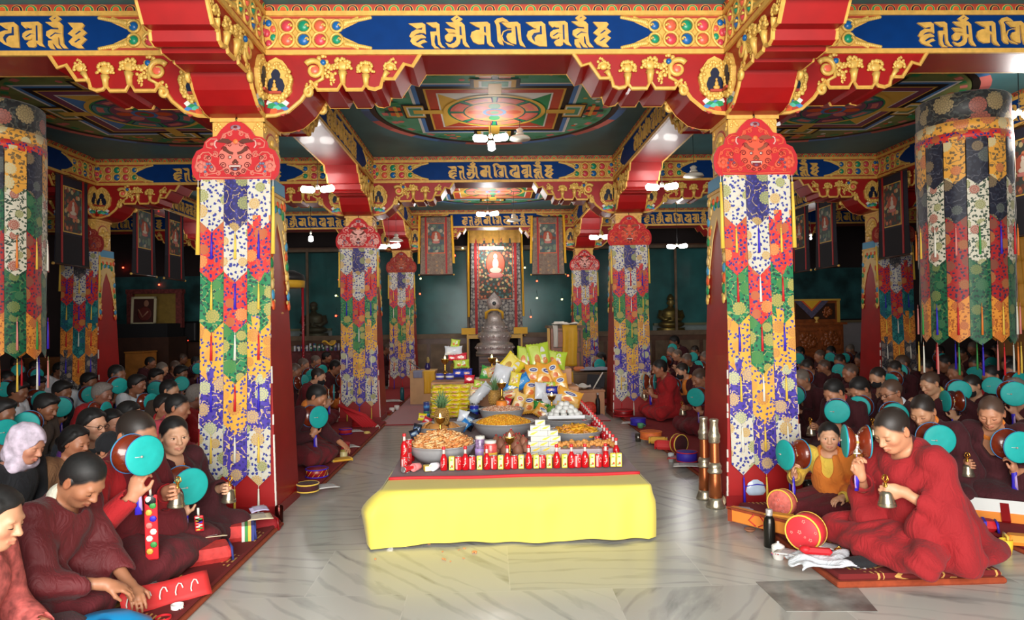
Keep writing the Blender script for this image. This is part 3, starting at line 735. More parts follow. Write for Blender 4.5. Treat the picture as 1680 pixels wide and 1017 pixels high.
SIDE2 = [WHT_B, RED_B, TEA_B, ORG_B, GRY_B, WHT_B]; MID2 = [GRY_B, WHT_B, RED_B, TEA_B, ORG_B, GRY_B]
TCOL = ['blue', 'yellow', 'red', 'white', 'yellow', 'red']
PEND = {}
def pend(m, seed):
    key = (m.name, seed)
    if key not in PEND: PEND[key] = pendant_mesh('pendant', CWID-.002, PITC+.13, .085, m, seed)
    return PEND[key]
TAS = {c: tassel_mesh(c, .22) for c in SILK}
STAS = MB(); STAS.tube([(0, 0, 0), (0, 0, -.06)], .003, SILK['white'], 5); STAS.ball((0, 0, -.065), .012, SILK['yellow'], 8); STAS.tube([(0, 0, -.07), (.002, 0, -.3), (0, 0, -.58)], [.01, .013, .017], SILK['yellow'], 8); STAS = STAS.mesh('side_tassel')
def banner(px, ry, crest, label, pal=(SIDE, MIDC), base=0, tl=('blue', 'yellow')):
    tilt = math.atan(.09/2.63)
    e = thing('pillar_banner', label, 'banner', (px, ry-.2-.022, 3.0), (-tilt, 0, 0), 'silk banners hung on the pillars')
    link('crest', crest, e, (0, -.01, -.425))
    for c in range(3):
        for i in range(6):
            top = -3.0+ZTIP+.387*(6-i)+.03; m = (pal[1] if c == 1 else pal[0])[i]
            if i == 0: top = -.4
            me = pend(m, i*3+c)
            o = link('pendant', me, e, ((c-1)*CWID, -.003*(6-i), -3.0+ZTIP+PITC*(5-i)+PITC+.13-0))
            if i == 0: pass
            tip = -3.0+ZTIP+PITC*(5-i)
            t = TAS[[['blue', 'yellow', 'red', 'blue', 'yellow', 'white'], ['yellow', 'blue', 'white', 'red', 'white', 'yellow']][c % 2][(i+base) % 6]]
            link('tassel', t, e, ((c-1)*CWID, -.003*(6-i)-.006, tip+.012))
    for s in (-1, 1): link('side_tassel', STAS, e, (s*.285, -.015, -.42))
    return e
banner(-2.03, ROWS[0], CR_A, 'tall pendant banner with salmon lion crest on the near left pillar beside the seated row')
banner(2.03, ROWS[0], CR_B, 'tall pendant banner with terracotta lion crest on the near right pillar behind the copper horns', base=1)
banner(-2.03, ROWS[1], CR_C, 'pendant banner with pale pink lion crest on the second left pillar of the aisle', base=2)
banner(2.03, ROWS[1], CR_B, 'pendant banner with orange lion crest on the second right pillar of the aisle', base=3)
banner(-2.03, ROWS[2], CR_D, 'pendant banner with dull brick crest on the far left pillar by the altar', base=4)
banner(2.03, ROWS[2], CR_C, 'pendant banner with pale pink crest on the far right pillar by the wooden throne', base=5)
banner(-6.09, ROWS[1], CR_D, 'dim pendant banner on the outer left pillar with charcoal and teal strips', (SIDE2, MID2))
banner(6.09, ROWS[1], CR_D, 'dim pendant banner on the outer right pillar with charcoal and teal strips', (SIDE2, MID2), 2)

# ------------------------------------------------------------------ hanging cylinder banners
def dhvaja(loc, label, rows, cap, bandy, bandr, n=14, R=.41):
    e = thing('victory_banner', label, 'banner', loc)
    H = 3.66-loc[2]
    b = MB(); b.lathe([(R-.02, 0), (R, -.02), (R, -.3)], cap, 48); cyl_uv(b, R)
    b.build('canopy', e)
    b = MB(); b.lathe([(R+.008, -.28), (R+.008, -.4)], bandy, 48); cyl_uv(b, R); b.build('upper_band', e)
    b = MB(); b.lathe([(R+.012, -.39), (R+.012, -.48)], bandr, 48); cyl_uv(b, R); b.build('lower_band', e)
    w = 2*PI*R/n
    meshes = {}
    for i, pair in enumerate(rows):
        for k in range(n):
            m = pair[(k+i) % 2]; key = (m.name, k % 3)
            if key not in meshes: meshes[key] = pendant_mesh('pendant', w-.004, .46, .07, m, 50+k % 3, R)
            rr = .012-.004*i; a = 2*PI*k/n+.1
            o = link('pendant', meshes[key], e, (rr*math.sin(a)+0, -rr*math.cos(a), -.44-.385*i-(.02 if k % 2 else 0)), a)
            # its cylinder axis is the banner's own axis
            o.location = Vector((0, 0, o.location.z))+Matrix.Rotation(a, 3, 'Z') @ Vector((0, -R-rr, 0))
            if i in (1, 3, 4):
                c = ['orange', 'blue', 'pink', 'yellow', 'red', 'green', 'white'][(k*3+i) % 7]
                t = link('tassel', TAS[c], e); t.location = Vector((0, 0, -.44-.385*i-.46))+Matrix.Rotation(a, 3, 'Z') @ Vector((0, -R-.02, 0)); t.scale = (1, 1, 1.4)
    return e
def cyl_uv(b, R):
    for f, (face, uv) in enumerate(zip(b.f, b.uv)):
        us = []
        for vi in face:
            x, y, z = b.v[vi]; us.append((math.atan2(y, x)*R, z))
        if max(u for u, _ in us)-min(u for u, _ in us) > PI*R: us = [(u+2*PI*R if u < 0 else u, v) for u, v in us]
        b.uv[f] = us
YB2 = brocade('amber_brocade', (232, 164, 62), (206, 196, 150), (196, 110, 70), (120, 96, 60), (140, 110, 60), 5)
WB2 = brocade('ivory_brocade', (220, 212, 190), (170, 90, 70), (150, 150, 90), (60, 80, 60), (50, 70, 56), 6, fsize=.3)
NVD = brocade('midnight_brocade', (22, 24, 42), (130, 110, 80), (90, 96, 90), (40, 44, 60), (80, 80, 90), 5); GRD = brocade('deep_green_brocade', (8, 92, 58), (120, 130, 70), (60, 110, 70), (6, 50, 40), (90, 120, 70), 6); RDD = brocade('deep_red_brocade', (176, 28, 28), (170, 110, 60), (130, 80, 60), (50, 40, 70), (150, 70, 50), 6)
rows_ = [(YB2, NVD), (WB2, NVD), (RDD, WB2), (GRD, RDD), (ORG_B, GRD)]
p = D(1577, 140, 6.75); dhvaja((p.x, 6.75, 3.62), 'cylindrical victory banner of pointed silk strips above the right crowd', rows_, BLK_B, YB2, RED_B)
p = D(-8, 140, 6.75); dhvaja((p.x, 6.75, 3.62), 'cylindrical victory banner of pointed silk strips at the left edge above the lay crowd', [(YB2, NVD), (GRD, WB2), (WB2, RDD), (RDD, GRD), (GRD, ORG_B)], BLK_B, YB2, RED_B)

# ------------------------------------------------------------------ scroll paintings
def picture_mat(name, ground, cols, scale):
    if name in MATS: return MATS[name]
    m = bpy.data.materials.new(name); m.use_nodes = True; nt = m.node_tree; L = nt.links
    b = nt.nodes['Principled BSDF']; b.inputs['Roughness'].default_value = .7
    uv = N(nt, 'ShaderNodeUVMap').outputs[0]
    v = N(nt, 'ShaderNodeTexVoronoi', voronoi_dimensions='2D'); v.inputs['Scale'].default_value = scale; L.new(uv, v.inputs['Vector'])
    s = N(nt, 'ShaderNodeSeparateColor'); L.new(v.outputs['Color'], s.inputs[0])
    r = N(nt, 'ShaderNodeValToRGB'); r.color_ramp.interpolation = 'CONSTANT'; els = r.color_ramp.elements
    els[0].color = (*lin(cols[0]), 1); els[1].position = 1/len(cols); els[1].color = (*lin(cols[1]), 1)
    for i, c in enumerate(cols[2:]): els.new((i+2)/len(cols)).color = (*lin(c), 1)
    L.new(s.outputs[0], r.inputs[0])
    c = mixc(nt, math_(nt, 'GREATER_THAN', v.outputs['Distance'], .42), r.outputs[0], lin(ground))
    L.new(c, b.inputs['Base Color']); MATS[name] = m; return m
PIC1 = picture_mat('painted_deities', (60, 66, 60), [(150, 80, 60), (70, 110, 110), (190, 170, 120), (100, 60, 50), (60, 90, 70), (200, 120, 80)], 14)
PIC2 = picture_mat('painted_landscape', (88, 96, 90), [(170, 160, 140), (120, 60, 50), (110, 130, 110), (70, 90, 100)], 11)
MOUNT = brocade('grey_gold_mount', (126, 104, 86), (160, 120, 80), (110, 84, 70), (92, 78, 66), (140, 116, 90), 10)
NVM = brocade('navy_white_mount', (26, 26, 40), (176, 170, 160), (150, 140, 130), (120, 112, 110), (190, 180, 170), 12, fsize=.44)
DARKM = mat('dark_blue_mount', (38, 34, 48), .8, var=.1); REDR = mat('red_ribbon', (170, 22, 26), .6); WOODD = mat('dark_wood', (62, 36, 24), .45, var=.2, scale=10)
YSC = mat('yellow_scarf', (240, 186, 40), .6, var=.06, sheen=.2)
def uvbox(b, c, d, m):
    """a thin upright cloth with UV in metres on its front"""
    x, y, z = c; w, t, h = d
    b.sheet(lambda u, v: (x+(u-.5)*w, y-t/2, z+(v-.5)*h), 1, 1, m, lambda u, v: (u*w, v*h), None, False)
    b.box((x, y+.001, z), (w-.001, t, h-.001), m)
def thangka_parts(e, w, h, mount, low, pic, cover=None, scarf=False, fw=.5, fh=.5, fz=.37):
    """hangs from z=0 down to -h, faces -y; the lower mount flares"""
    b = MB(); a = w/2
    b.prism([(-a*.9, 0), (a*.9, 0), (a*.93, -h*.62), (a, -h), (-a, -h), (-a*.93, -h*.62)], .004, -.004, mount, 'xz')
    for f in range(len(b.f)): b.uv[f] = [(b.v[i][0], b.v[i][2]) for i in b.f[f]]
    b.build('mount', e)
    if low:
        b = MB(); b.prism([(-a*.93, -h*.66), (a*.93, -h*.66), (a, -h), (-a, -h)], -.004, -.008, low, 'xz')
        for f in range(len(b.f)): b.uv[f] = [(b.v[i][0], b.v[i][2]) for i in b.f[f]]
        b.build('lower_mount', e)
    pw, ph = w*fw, h*fh; pz = -h*fz
    b = MB(); uvbox(b, (0, -.0085, pz), (pw+.03, .004, ph+.03), MATS['orange_paint'] if scarf else MATS['yellow_ochre_paint'])
    uvbox(b, (0, -.012, pz), (pw, .006, ph), pic)
    # seated central figure of the painting with halo, in flat low relief
    F = mat('painted_flesh', (206, 190, 170), .7); H = mat('painted_halo', (176, 84, 60), .7)
    b.ball((0, -.0155, pz+ph*.04), (pw*.3, .002, ph*.2), H, 14); b.ball((0, -.0165, pz-ph*.06), (pw*.2, .002, ph*.05), F, 10); b.ball((0, -.017, pz+ph*.04), (pw*.1, .002, ph*.09), F, 10); b.ball((0, -.0175, pz+ph*.155), (pw*.06, .002, ph*.045), F, 10)
    b.ball((0, -.0162, pz-ph*.14), (pw*.26, .002, ph*.045), mat('painted_lotus', (196, 120, 110), .7), 10)
    b.build('painting', e)
    for s in (-1, 1):
        b = MB(); b.box((s*(pw/2+w*.06), -.011, -h*.49), (w*.05, .006, h*.98), REDR); b.build('ribbon', e)
    b = MB(); b.tube([(-a*1.04, 0, -h), (a*1.04, 0, -h)], .014, WOODD, 8); b.build('rod', e)
    for s in (-1, 1): b = MB(); b.ball((s*a*1.06, 0, -h), .022, MATS['gilded_carving'], 8); b.build('knob', e)
    b = MB(); b.tube([(-a*.93, 0, .0), (a*.93, 0, 0)], .012, WOODD, 8); b.build('rod', e)
    b = MB(); b.tube([(-a*.5, .01, .0), (0, .02, .05), (a*.5, .01, 0)], .003, WOODD, 5); b.tube([(0, .02, .045), (0, .02, max(.06, (CEIL if e.location.y > 17 else 3.57)-e.location.z))], .003, WOODD, 5); b.build('cord', e)
    if cover:
        b = MB()
        b.sheet(lambda u, v: ((u-.5)*w*.96, -.022-.012*math.sin(u*38)*(1-v), -h*.13*(1-v)), 40, 4, cover); b.build('silk_cover', e)
    if scarf:
        for s in (-1, 1):
            b = MB(); b.sheet(lambda u, v: (s*(a*.98+.05*(u-.5)+.03*(1-v)), -.02-.02*math.sin(u*5+v*3), -h*.83*(1-v)+.03), 5, 12, YSC)
            b.build('scarf', e)
def thangka(loc, rz, label, w, h, **k):
    e = thing('scroll_painting', label, 'scroll painting', loc, rz, k.pop('group', None)); thangka_parts(e, w, h, **k); return e
pl = D(715, 356, 15.08); pr = D(898, 356, 15.08)
thangka((pl.x, 15.06, pl.z), 0, 'brown scroll painting with seated deity and yellow scarf hung left of the altar', .72, 1.28, mount=MOUNT, low=None, pic=PIC2, cover=None, scarf=True)
thangka((pr.x, 15.06, pr.z), 0, 'brown scroll painting with standing deity and yellow scarf hung right of the altar', .72, 1.28, mount=MOUNT, low=None, pic=PIC2, cover=None, scarf=True)
# the large one over the silver stupa, facing the aisle
zt = D(812, 376, 17.3); zb_ = D(812, 551, 17.3)
thangka((zt.x, 17.3, zt.z), 0, 'large scroll painting with gold valance hanging behind the silver stupa', 1.36, zt.z-zb_.z, mount=NVM, low=NVM, fw=.62, fh=.6, fz=.35, pic=PIC1, cover=mat('gold_valance', (206, 150, 60), .5, var=.15, scale=14), scarf=True)
# rows along the outer beams
WOOD_D = None
def side_row(sx, ys, word):
    for i, y in enumerate(ys):
        d = ['nearest', 'second nearest', 'third nearest', 'fourth nearest', 'fifth nearest'][i]
        e = thing('scroll_painting', 'dark scroll painting in the row under the outer %s beam, %s to the entrance' % (word, d), 'scroll painting', (sx*5.82, y, 3.52), sx*-PI/2, 'dark scroll paintings along the outer beams')
        thangka_parts(e, .78, 1.2, DARKM, mat('black_mount', (26, 24, 30), .8), PIC2 if i % 2 else PIC1)
side_row(-1, (7.6, 8.6, 9.55, 11.5, 12.6), 'left'); side_row(1, (7.3, 8.4, 9.75, 11.75, 12.75), 'right')
# ------------------------------------------------------------------ altar
ALTW = mat('altar_wood', (92, 60, 40), .4, var=.25, scale=7); CARVW = mat('carved_wood', (150, 78, 34), .38, var=.3, scale=12); OLDW = mat('worn_wood', (112, 92, 70), .6, var=.25, scale=6)
SILV = mat('beaten_silver', (206, 198, 194), .4, .45, var=.25, scale=40, bump=.6); BRONZE = mat('dark_gilt_bronze', (150, 112, 56), .38, .75, var=.2, scale=9); SKINB = mat('gilt_face', (190, 146, 84), .4, .5)
CABIN = mat('cabinet_teal_lining', (52, 112, 114), .7, var=.35, scale=1.6)
def glass():
    m = bpy.data.materials.new('cabinet_glass'); m.use_nodes = True; nt = m.node_tree
    out = nt.nodes['Material Output']; nt.nodes.remove(nt.nodes['Principled BSDF'])
    t = N(nt, 'ShaderNodeBsdfTransparent'); t.inputs[0].default_value = (.9, .97, .96, 1); g = N(nt, 'ShaderNodeBsdfGlossy'); g.inputs['Roughness'].default_value = .22
    f = N(nt, 'ShaderNodeFresnel'); f.inputs[0].default_value = 1.25; x = N(nt, 'ShaderNodeMixShader')
    nt.links.new(f.outputs[0], x.inputs[0]); nt.links.new(t.outputs[0], x.inputs[1]); nt.links.new(g.outputs[0], x.inputs[2]); nt.links.new(x.outputs[0], out.inputs[0])
    return m
GLASS = glass()
YG, YBK = 17.55, 18.34
def cabinet(x0, x1, label, z0=1.08, z1=3.4, n=2):
    w = x1-x0; e = thing('shrine_cabinet', label, 'cabinet', ((x0+x1)/2, (YG+YBK)/2, 0)); d = YBK-YG
    b = MB(); b.box((0, 0, z0/2), (w, d, z0), ALTW); b.box((0, -.02, z0), (w+.02, d+.06, .05), OLDW)
    k = max(1, round(w/.6))
    for i in range(k): b.box((-w/2+(i+.5)*w/k, -d/2-.008, z0*.55), (w/k-.1, .02, z0*.6), OLDW)
    b.build('base', e)
    b = MB(); b.box((0, d/2-.02, (z0+z1)/2), (w, .03, z1-z0), CABIN); b.box((0, 0, z1), (w, d, .06), ALTW)
    for s in (-1, 1): b.box((s*(w/2-.015), 0, (z0+z1)/2), (.03, d, z1-z0), CABIN)
    b.build('case', e)
    b = MB(); fw = .06
    for i in range(n+1): b.box((-w/2+fw/2+i*(w-fw)/n, -d/2, (z0+z1)/2+.02), (fw, .05, z1-z0-.04), OLDW)
    for z in (z0+.06, z1-.05): b.box((0, -d/2, z), (w, .045, .07), OLDW)
    f = b.build('frame', e)
    for i in range(n):
        b = MB(); b.box((-w/2+fw/2+(i+.5)*(w-fw)/n, -d/2, (z0+z1)/2), ((w-fw)/n-fw, .006, z1-z0-.2), GLASS); b.build('pane', f)
    return e
cabinet(-6.0, -2.25, 'glass shrine cabinet with robed statue behind the left seated row', n=3)
cabinet(-2.2, -.62, 'glass shrine cabinet with teal lining left of the large scroll painting', n=1)
cabinet(.62, 2.2, 'glass shrine cabinet with teal lining right of the large scroll painting', n=1)
cabinet(2.25, 6.0, 'glass shrine cabinet with gilt statue behind the right seated row', n=3)
def statue(x, label, m, crown):
    e = thing('statue', label, 'statue', (x, 17.95, 1.105))
    b = MB(); b.lathe([(.36, 0), (.4, .05), (.36, .1), (.38, .13)], m, 20, sy=.6); b.build('pedestal', e)
    b = MB(); b.ball((0, -.02, .22), (.36, .2, .11), m, 16); b.lathe([(.24, .16), (.22, .3), (.25, .46), (.27, .56), (.2, .62), (.085, .66), (.08, .7)], m, 18, sy=.62)
    for s in (-1, 1): b.tube([(s*.25, 0, .58), (s*.3, -.02, .42), (s*.2, -.16, .34), (s*.04, -.18, .38)], [.075, .07, .055, .04], m, 8)
    b.build('body', e)
    b = MB(); b.ball((0, -.02, .8), (.085, .09, .12), SKINB if crown else m, 14); b.ball((0, -.115, .79), (.014, .02, .02), SKINB, 6)
    for s in (-1, 1): b.ball((s*.09, 0, .78), (.015, .02, .045), m, 6)
    if crown: b.lathe([(.09, .86), (.105, .9), (.07, .97), (.03, 1.02), (0, 1.03)], m, 14)
    else: b.lathe([(.1, .84), (.1, .9), (.05, .95), (0, .96)], mat('statue_cap', (96, 70, 50), .6), 14)
    b.build('head', e)
statue(D(515, 540, 17.95).x, 'dim robed statue behind glass in the left bay', mat('statue_brown', (92, 74, 52), .5, .3), 0)
statue(D(1101, 540, 17.95).x, 'gilt seated statue with crown behind glass in the right bay', BRONZE, 1)
# stand, silver stupa
p = D(812, 580, 16.6)
zs = p.z
e = thing('altar_stand', 'dark slatted wooden stand under the silver stupa', 'altar', (p.x, 16.6, 0))
b = MB(); b.box((0, 0, zs/2-.02), (.78, .6, zs-.04), mat('stand_wood', (66, 30, 22), .4)); b.build('body', e)
b = MB(); b.box((0, -.02, zs-.02), (.9, .7, .04), OLDW); b.build('top', e)
for i in range(6):
    b = MB(); b.box((0, -.31, .12+i*.095), (.74, .03, .03), mat('slat_wood', (116, 78, 58), .4)); b.build('slat', e)
e = thing('stupa', 'tall beaten silver stupa with yellow scarf on the slatted stand', 'stupa', (p.x, 16.6, zs))
R_ = .46
b = MB(); b.lathe([(R_, 0), (R_, .05), (R_*.93, .07), (R_*.99, .12), (R_, .2), (R_*.93, .25), (R_*.76, .28), (R_*.8, .33), (R_*.86, .42), (R_*.84, .5), (R_*.7, .54)], SILV, 40)
for k in range(18):
    a = 2*PI*k/18; b.ball((R_*.97*math.cos(a), R_*.97*math.sin(a), .15), (.05, .05, .035), SILV, 8); b.ball((R_*.83*math.cos(a+.1), R_*.83*math.sin(a+.1), .42), .035, SILV, 8)
b.build('base', e)
b = MB(); b.lathe([(R_*.7, .53), (R_*.66, .58), (R_*.62, .62), (R_*.66, .66), (R_*.56, .7), (R_*.52, .76), (R_*.42, .8), (R_*.45, .86), (R_*.38, .93), (R_*.24, .97), (R_*.16, 1.0), (R_*.16, 1.08)], SILV, 36)
for k in range(14): a = 2*PI*k/14; b.ball((R_*.64*math.cos(a), R_*.64*math.sin(a), .64), .03, SILV, 8)
b.build('dome', e)
b = MB(); b.lathe([(R_*.16, 1.06), (R_*.3, 1.12), (R_*.42, 1.22), (R_*.36, 1.32), (R_*.2, 1.4), (R_*.07, 1.46), (0, 1.5)], SILV, 24, sy=.5); b.ball((0, -R_*.22, 1.22), (.05, .03, .05), mat('turquoise_stone', (60, 70, 76), .3), 10); b.build('finial', e)
b = MB(); b.tube([(-.2, -.1, .86), (-.19, -.16, 1.0), (-.08, -.17, 1.06), (.08, -.17, 1.06), (.19, -.16, 1.0), (.2, -.1, .86)], [.05, .06, .045, .045, .06, .05], YSC, 8, None, .6); b.build('scarf', e)
# pale bars and boards framing the stupa
for s, n_ in ((-1, 'left'), (1, 'right')):
    b = MB(); q = p.x+s*.66; b.box((q, 16.75, .6), (.045, .045, 1.2), YELP); b.box((q-s*.2, 16.75, 1.1), (.42, .05, .09), YELP); b.box((q-s*.02, 16.74, 1.24), (.34, .05, .16), YSC)
    tag(b.build('altar_rail'), 'yellow painted rail beside the silver stupa on its %s' % n_, 'rail')
q = D(783, 547, 16.72)
# wooden throne on the right with yellow cloths
p1 = D(960, 537, 13.6); zt_ = p1.z
X0, X1 = D(905, 590, 13.3).x, D(957, 590, 13.3).x
e = thing('throne', 'carved wooden throne with panelled side near the right altar pillar', 'throne', ((X0+X1)/2, 13.7, 0))
w = X1-X0; b = MB(); b.box((0, 0, zt_/2), (w, .75, zt_), CARVW)
for i in range(3):
    for m_, ins, dd in ((OLDW, .04, .006), (CARVW, .075, .014)): b.box((0, -.375-dd, .26+i*.42), (w-ins*2, .02, .38-ins), m_)
    for sgn in (1,): b.box((w/2+.006, 0, .26+i*.42), (.02, .6, .3), OLDW)
b.box((0, 0, zt_+.02), (w+.1, .85, .05), OLDW); b.box((0, 0, .05), (w+.08, .83, .1), OLDW); b.build('body', e)
b = MB(); b.box((-w/2-.05, -.36, zt_*.5), (.05, .05, zt_), YELP); b.build('post', e)
def hang_cloth(name, label, x, y, z1, z0, w, m, top=.3, cat='cloth', ph=0., n=14):
    """cloth laid over an edge: flat on top for `top` metres, then hanging down the front"""
    b = MB(); L_ = top+(z1-z0)
    def fn(u, v):
        s = v*L_; xx = x+(u-.5)*w
        if s < top: return (xx, y+top-s, z1+.004)
        d = s-top; return (xx+.01*math.sin(d*7+ph), y-.012-.012*math.sin(u*11+ph)*min(1, d*4), z1-d+.004)
    b.sheet(lambda u, v: fn(u, 1-v), n, 26, m)
    o = b.build(name); md = o.modifiers.new('thick', 'SOLIDIFY'); md.thickness = .006
    return tag(o, label, cat)
pc = D(935, 537, 13.25)
hang_cloth('yellow_cloth', 'long yellow cloth hanging down the front of the wooden throne', D(935, 560, 13.25).x, 13.27, zt_+.05, D(935, 601, 13.25).z, .29, YSC, .5)
b = MB()
for (dx, dy, s, r) in ((-.12, 0, .11, .3), (.02, .05, .13, -.2), (.14, -.02, .09, .5), (.22, .1, .12, 0)):
    b.rbox((0, 0, 0), (s*2, s*.9, .07), [OLDW, WHITEP, YSC, WHITEP][int(abs(dx*10)) % 4], .02, Matrix.Translation(((X0+X1)/2+dx, 13.6+dy, zt_+.09)) @ Matrix.Rotation(r, 4, 'Z'))
    break
tag(b.build('book_bundle'), 'wrapped book bundle lying on top of the wooden throne', 'book')
b = MB(); b.sheet(lambda u, v: ((X0+X1)/2-.02+(u-.5)*.5, 13.45+(v-.5)*.4, zt_+.055+.03*math.sin(u*9)*math.sin(v*7)+.03), 14, 12, WHITEP); o = b.build('white_scarf'); tag(o, 'crumpled white scarf on the throne top beside the yellow cloth', 'scarf'); o.modifiers.new('t', 'SOLIDIFY').thickness = .01
hang_cloth('white_cloth', 'narrow white scarf hanging at the left corner of the wooden throne', D(911, 560, 13.3).x, 13.27, zt_+.05, D(911, 570, 13.25).z, .09, WHITEP, .2)
# low table with second yellow cloth, boxes and a small desk with a bottle
def desk(name, label, x0, x1, y0, y1, h, m, cat='table'):
    e = thing(name, label, cat, ((x0+x1)/2, (y0+y1)/2, 0)); w, d = x1-x0, y1-y0
    b = MB(); b.rbox((0, 0, h-.015), (w+.03, d+.03, .03), m, .008); b.build('top', e)
    b = MB(); b.box((0, -d/2+.012, (h-.03)/2), (w, .024, h-.03), m); b.build('front_panel', e)
    for s in (-1, 1): b = MB(); b.box((s*(w/2-.012), .012, (h-.03)/2), (.024, d-.024, h-.03), m); b.build('side_panel', e)
    return e
PINE = mat('pine_board', (204, 158, 104), .5, var=.12, scale=5); TAN = mat('tan_board', (190, 134, 92), .5, var=.08)
a0, a1 = D(958, 640, 12.3), D(1003, 640, 12.3)
desk('low_table', 'brown low table with rumpled grey cloth below the wooden throne', D(922, 640, 12.3).x, a1.x, 12.3, 12.9, .52, OLDW)
hang_cloth('yellow_cloth', 'short yellow cloth hanging from the low table below the throne', D(933, 640, 12.25).x, 12.27, .53, .12, .17, YSC, .3)
b = MB(); b.sheet(lambda u, v: (D(975, 640, 12.5).x+(u-.5)*.55, 12.55+(v-.5)*.45, .55+.045*abs(math.sin(u*8+v*3))*math.sin(v*3.1)+.01), 20, 14, mat('grey_crumpled_cloth', (150, 156, 176), .7)); o = b.build('grey_cloth'); tag(o, 'rumpled grey blue cloth on the low table right of the chips', 'cloth'); o.modifiers.new('t', 'SOLIDIFY').thickness = .008
b = MB(); b.rbox((D(950, 640, 12.5).x, 12.45, .575), (.2, .14, .08), mat('orange_tissue', (226, 130, 80), .6), .03); tag(b.build('packet'), 'orange packet lying on the low table below the throne', 'packet')
u0, u1 = D(946, 680, 10.5), D(990, 680, 10.5)
desk('small_desk', 'tan laptop desk on the red carpet by the second right pillar', u0.x, u1.x+.02, 10.5, 11.15, .38, TAN)
cx_ = (u0.x+u1.x)/2
b = MB(); b.box((0, 0, .008), (.3, .2, .016), mat('laptop_grey', (70, 70, 76), .4)); T = Matrix.Translation((0, .1, .012)) @ Matrix.Rotation(-.3, 4, 'X'); b.box((0, 0, .1), (.3, .01, .2), mat('laptop_lid', (40, 40, 46), .4), T)
o = b.build('laptop', None, (cx_+.1, 10.8, .381), (0, 0, -.5)); tag(o, 'open dark laptop on the tan desk', 'laptop')
b = MB(); b.sheet(lambda u, v: (cx_-.12+(u-.5)*.3, 10.7+(v-.5)*.3, .4+.035*math.sin(u*7)*math.sin(v*6)+.035), 14, 12, WHITEP); o = b.build('white_towel'); tag(o, 'crumpled white towel on the tan laptop desk', 'towel'); o.modifiers.new('t', 'SOLIDIFY').thickness = .012
b = MB(); T = Matrix.Translation((cx_+.08, 10.66, .385)) @ Matrix.Rotation(.55, 4, 'Y'); b.tube([(0, 0, 0), (0, 0, .3)], .011, WHITEP, 8, T); tag(b.build('microphone_stand'), 'thin white rod leaning on the tan laptop desk', 'rod')
e = thing('bottle', 'slim black bottle standing before the tan laptop desk', 'bottle', (D(981, 670, 10.4).x, 10.4, .016)); b = MB(); b.lathe([(.03, 0), (.034, .01), (.034, .2), (.03, .23), (.016, .26), (.016, .3)], BLACKP, 16); b.build('body', e); b = MB(); b.lathe([(.018, .298), (.018, .33), (0, .332)], SILV, 12); b.build('cap', e)
b = MB(); b.lathe([(.06, 0), (.13, .05), (.12, .13), (.07, .19), (0, .2)], mat('bag_red_white', (206, 60, 40), .5, var=.3, scale=30), 16, sy=.4); tag(b.build('patterned_bag', None, (D(970, 675, 10.38).x-.03, 10.41, .016)), 'small red and white bag leaning on the tan desk', 'bag')
# left side: wooden table with cloth
v0, v1 = D(673, 640, 12.2), D(713, 640, 12.2)
desk('wooden_table', 'light pine table with yellow cloth left of the offering stacks', v0.x, v1.x, 12.2, 12.8, .6, PINE)
hang_cloth('yellow_cloth', 'yellow cloth draped over the pine table left of the offerings', D(704, 640, 12.15).x, 12.17, .6, .2, .2, YSC, .3)
hang_cloth('blue_grey_cloth', 'grey patterned cloth hanging over the pine table edge', D(685, 640, 12.15).x, 12.175, .6, .48, .16, mat('grey_blue_cloth', (140, 144, 170), .7), .3)
e = thing('offering_vase', 'small dark vase of feathers on the pine table', 'vase', (D(701, 600, 12.5).x, 12.55, .602)); b = MB(); b.lathe([(.04, 0), (.055, .05), (.03, .1), (.04, .12)], mat('indigo_glaze', (50, 40, 110), .3), 14); b.build('body', e)
b = MB(); b.ball((.01, 0, .17), (.03, .02, .07), mat('dry_straw', (170, 150, 90), .8), 8); b.build('feathers', e)
b = MB(); T = Matrix.Translation((D(690, 592, 12.45).x, 12.45, .62)) @ Matrix.Rotation(-.95, 4, 'Y'); b.tube([(0, 0, 0), (0, 0, .26)], .01, mat('mic_grey', (90, 90, 100), .4), 8, T); b.tube([(-.12, 0, -.1), (-.12, 0, .0)], .006, BLACKP, 6, Matrix.Translation((D(690, 592, 12.45).x+.05, 12.45, .7))); tag(b.build('microphone'), 'grey microphone leaning over the pine table', 'microphone')

# ------------------------------------------------------------------ left and right background furniture
e = thing('portrait', 'framed portrait in white frame on the dim throne at back left', 'framed photo', (D(235, 510, 15.6).x, 15.6, D(235, 531, 15.6).z), (-.08, 0, 0))
W_, H_ = 36*15.6/1118, 42*15.6/1118
b = MB()
for s in (-1, 1): b.box((s*W_/2, 0, H_/2), (.05, .03, H_+.05), mat('cream_frame', (206, 196, 160), .4)); b.box((0, 0, H_/2+s*H_/2), (W_+.05, .03, .05), MATS['cream_frame'])
b.build('frame', e)
b = MB(); b.box((0, .005, H_/2), (W_-.03, .012, H_-.03), mat('portrait_ground', (66, 34, 28), .4)); FL = mat('portrait_tone', (150, 104, 80), .5); b.ball((.05, -.003, H_*.78), (.06, .004, .08), FL, 10); b.ball((.02, -.003, H_*.38), (.16, .003, .16), mat('portrait_robe', (96, 34, 26), .5), 12)
b.tube([(-.12, -.004, H_*.55), (-.02, -.004, H_*.25), (.1, -.004, H_*.48)], .02, FL, 6); b.build('picture', e)
pz = D(235, 531, 15.6).z; px_ = D(235, 510, 15.6).x
e = thing('throne', 'dim draped throne holding the framed portrait at back left', 'throne', (px_, 15.95, 0)); b = MB(); b.box((0, -.1, pz*.4), (1.3, .9, pz*.8), WOODD); b.box((0, -.1, pz*.9), (1.2, .8, pz*.2), mat('throne_black_cushion', (18, 18, 22), .8)); b.build('seat', e)
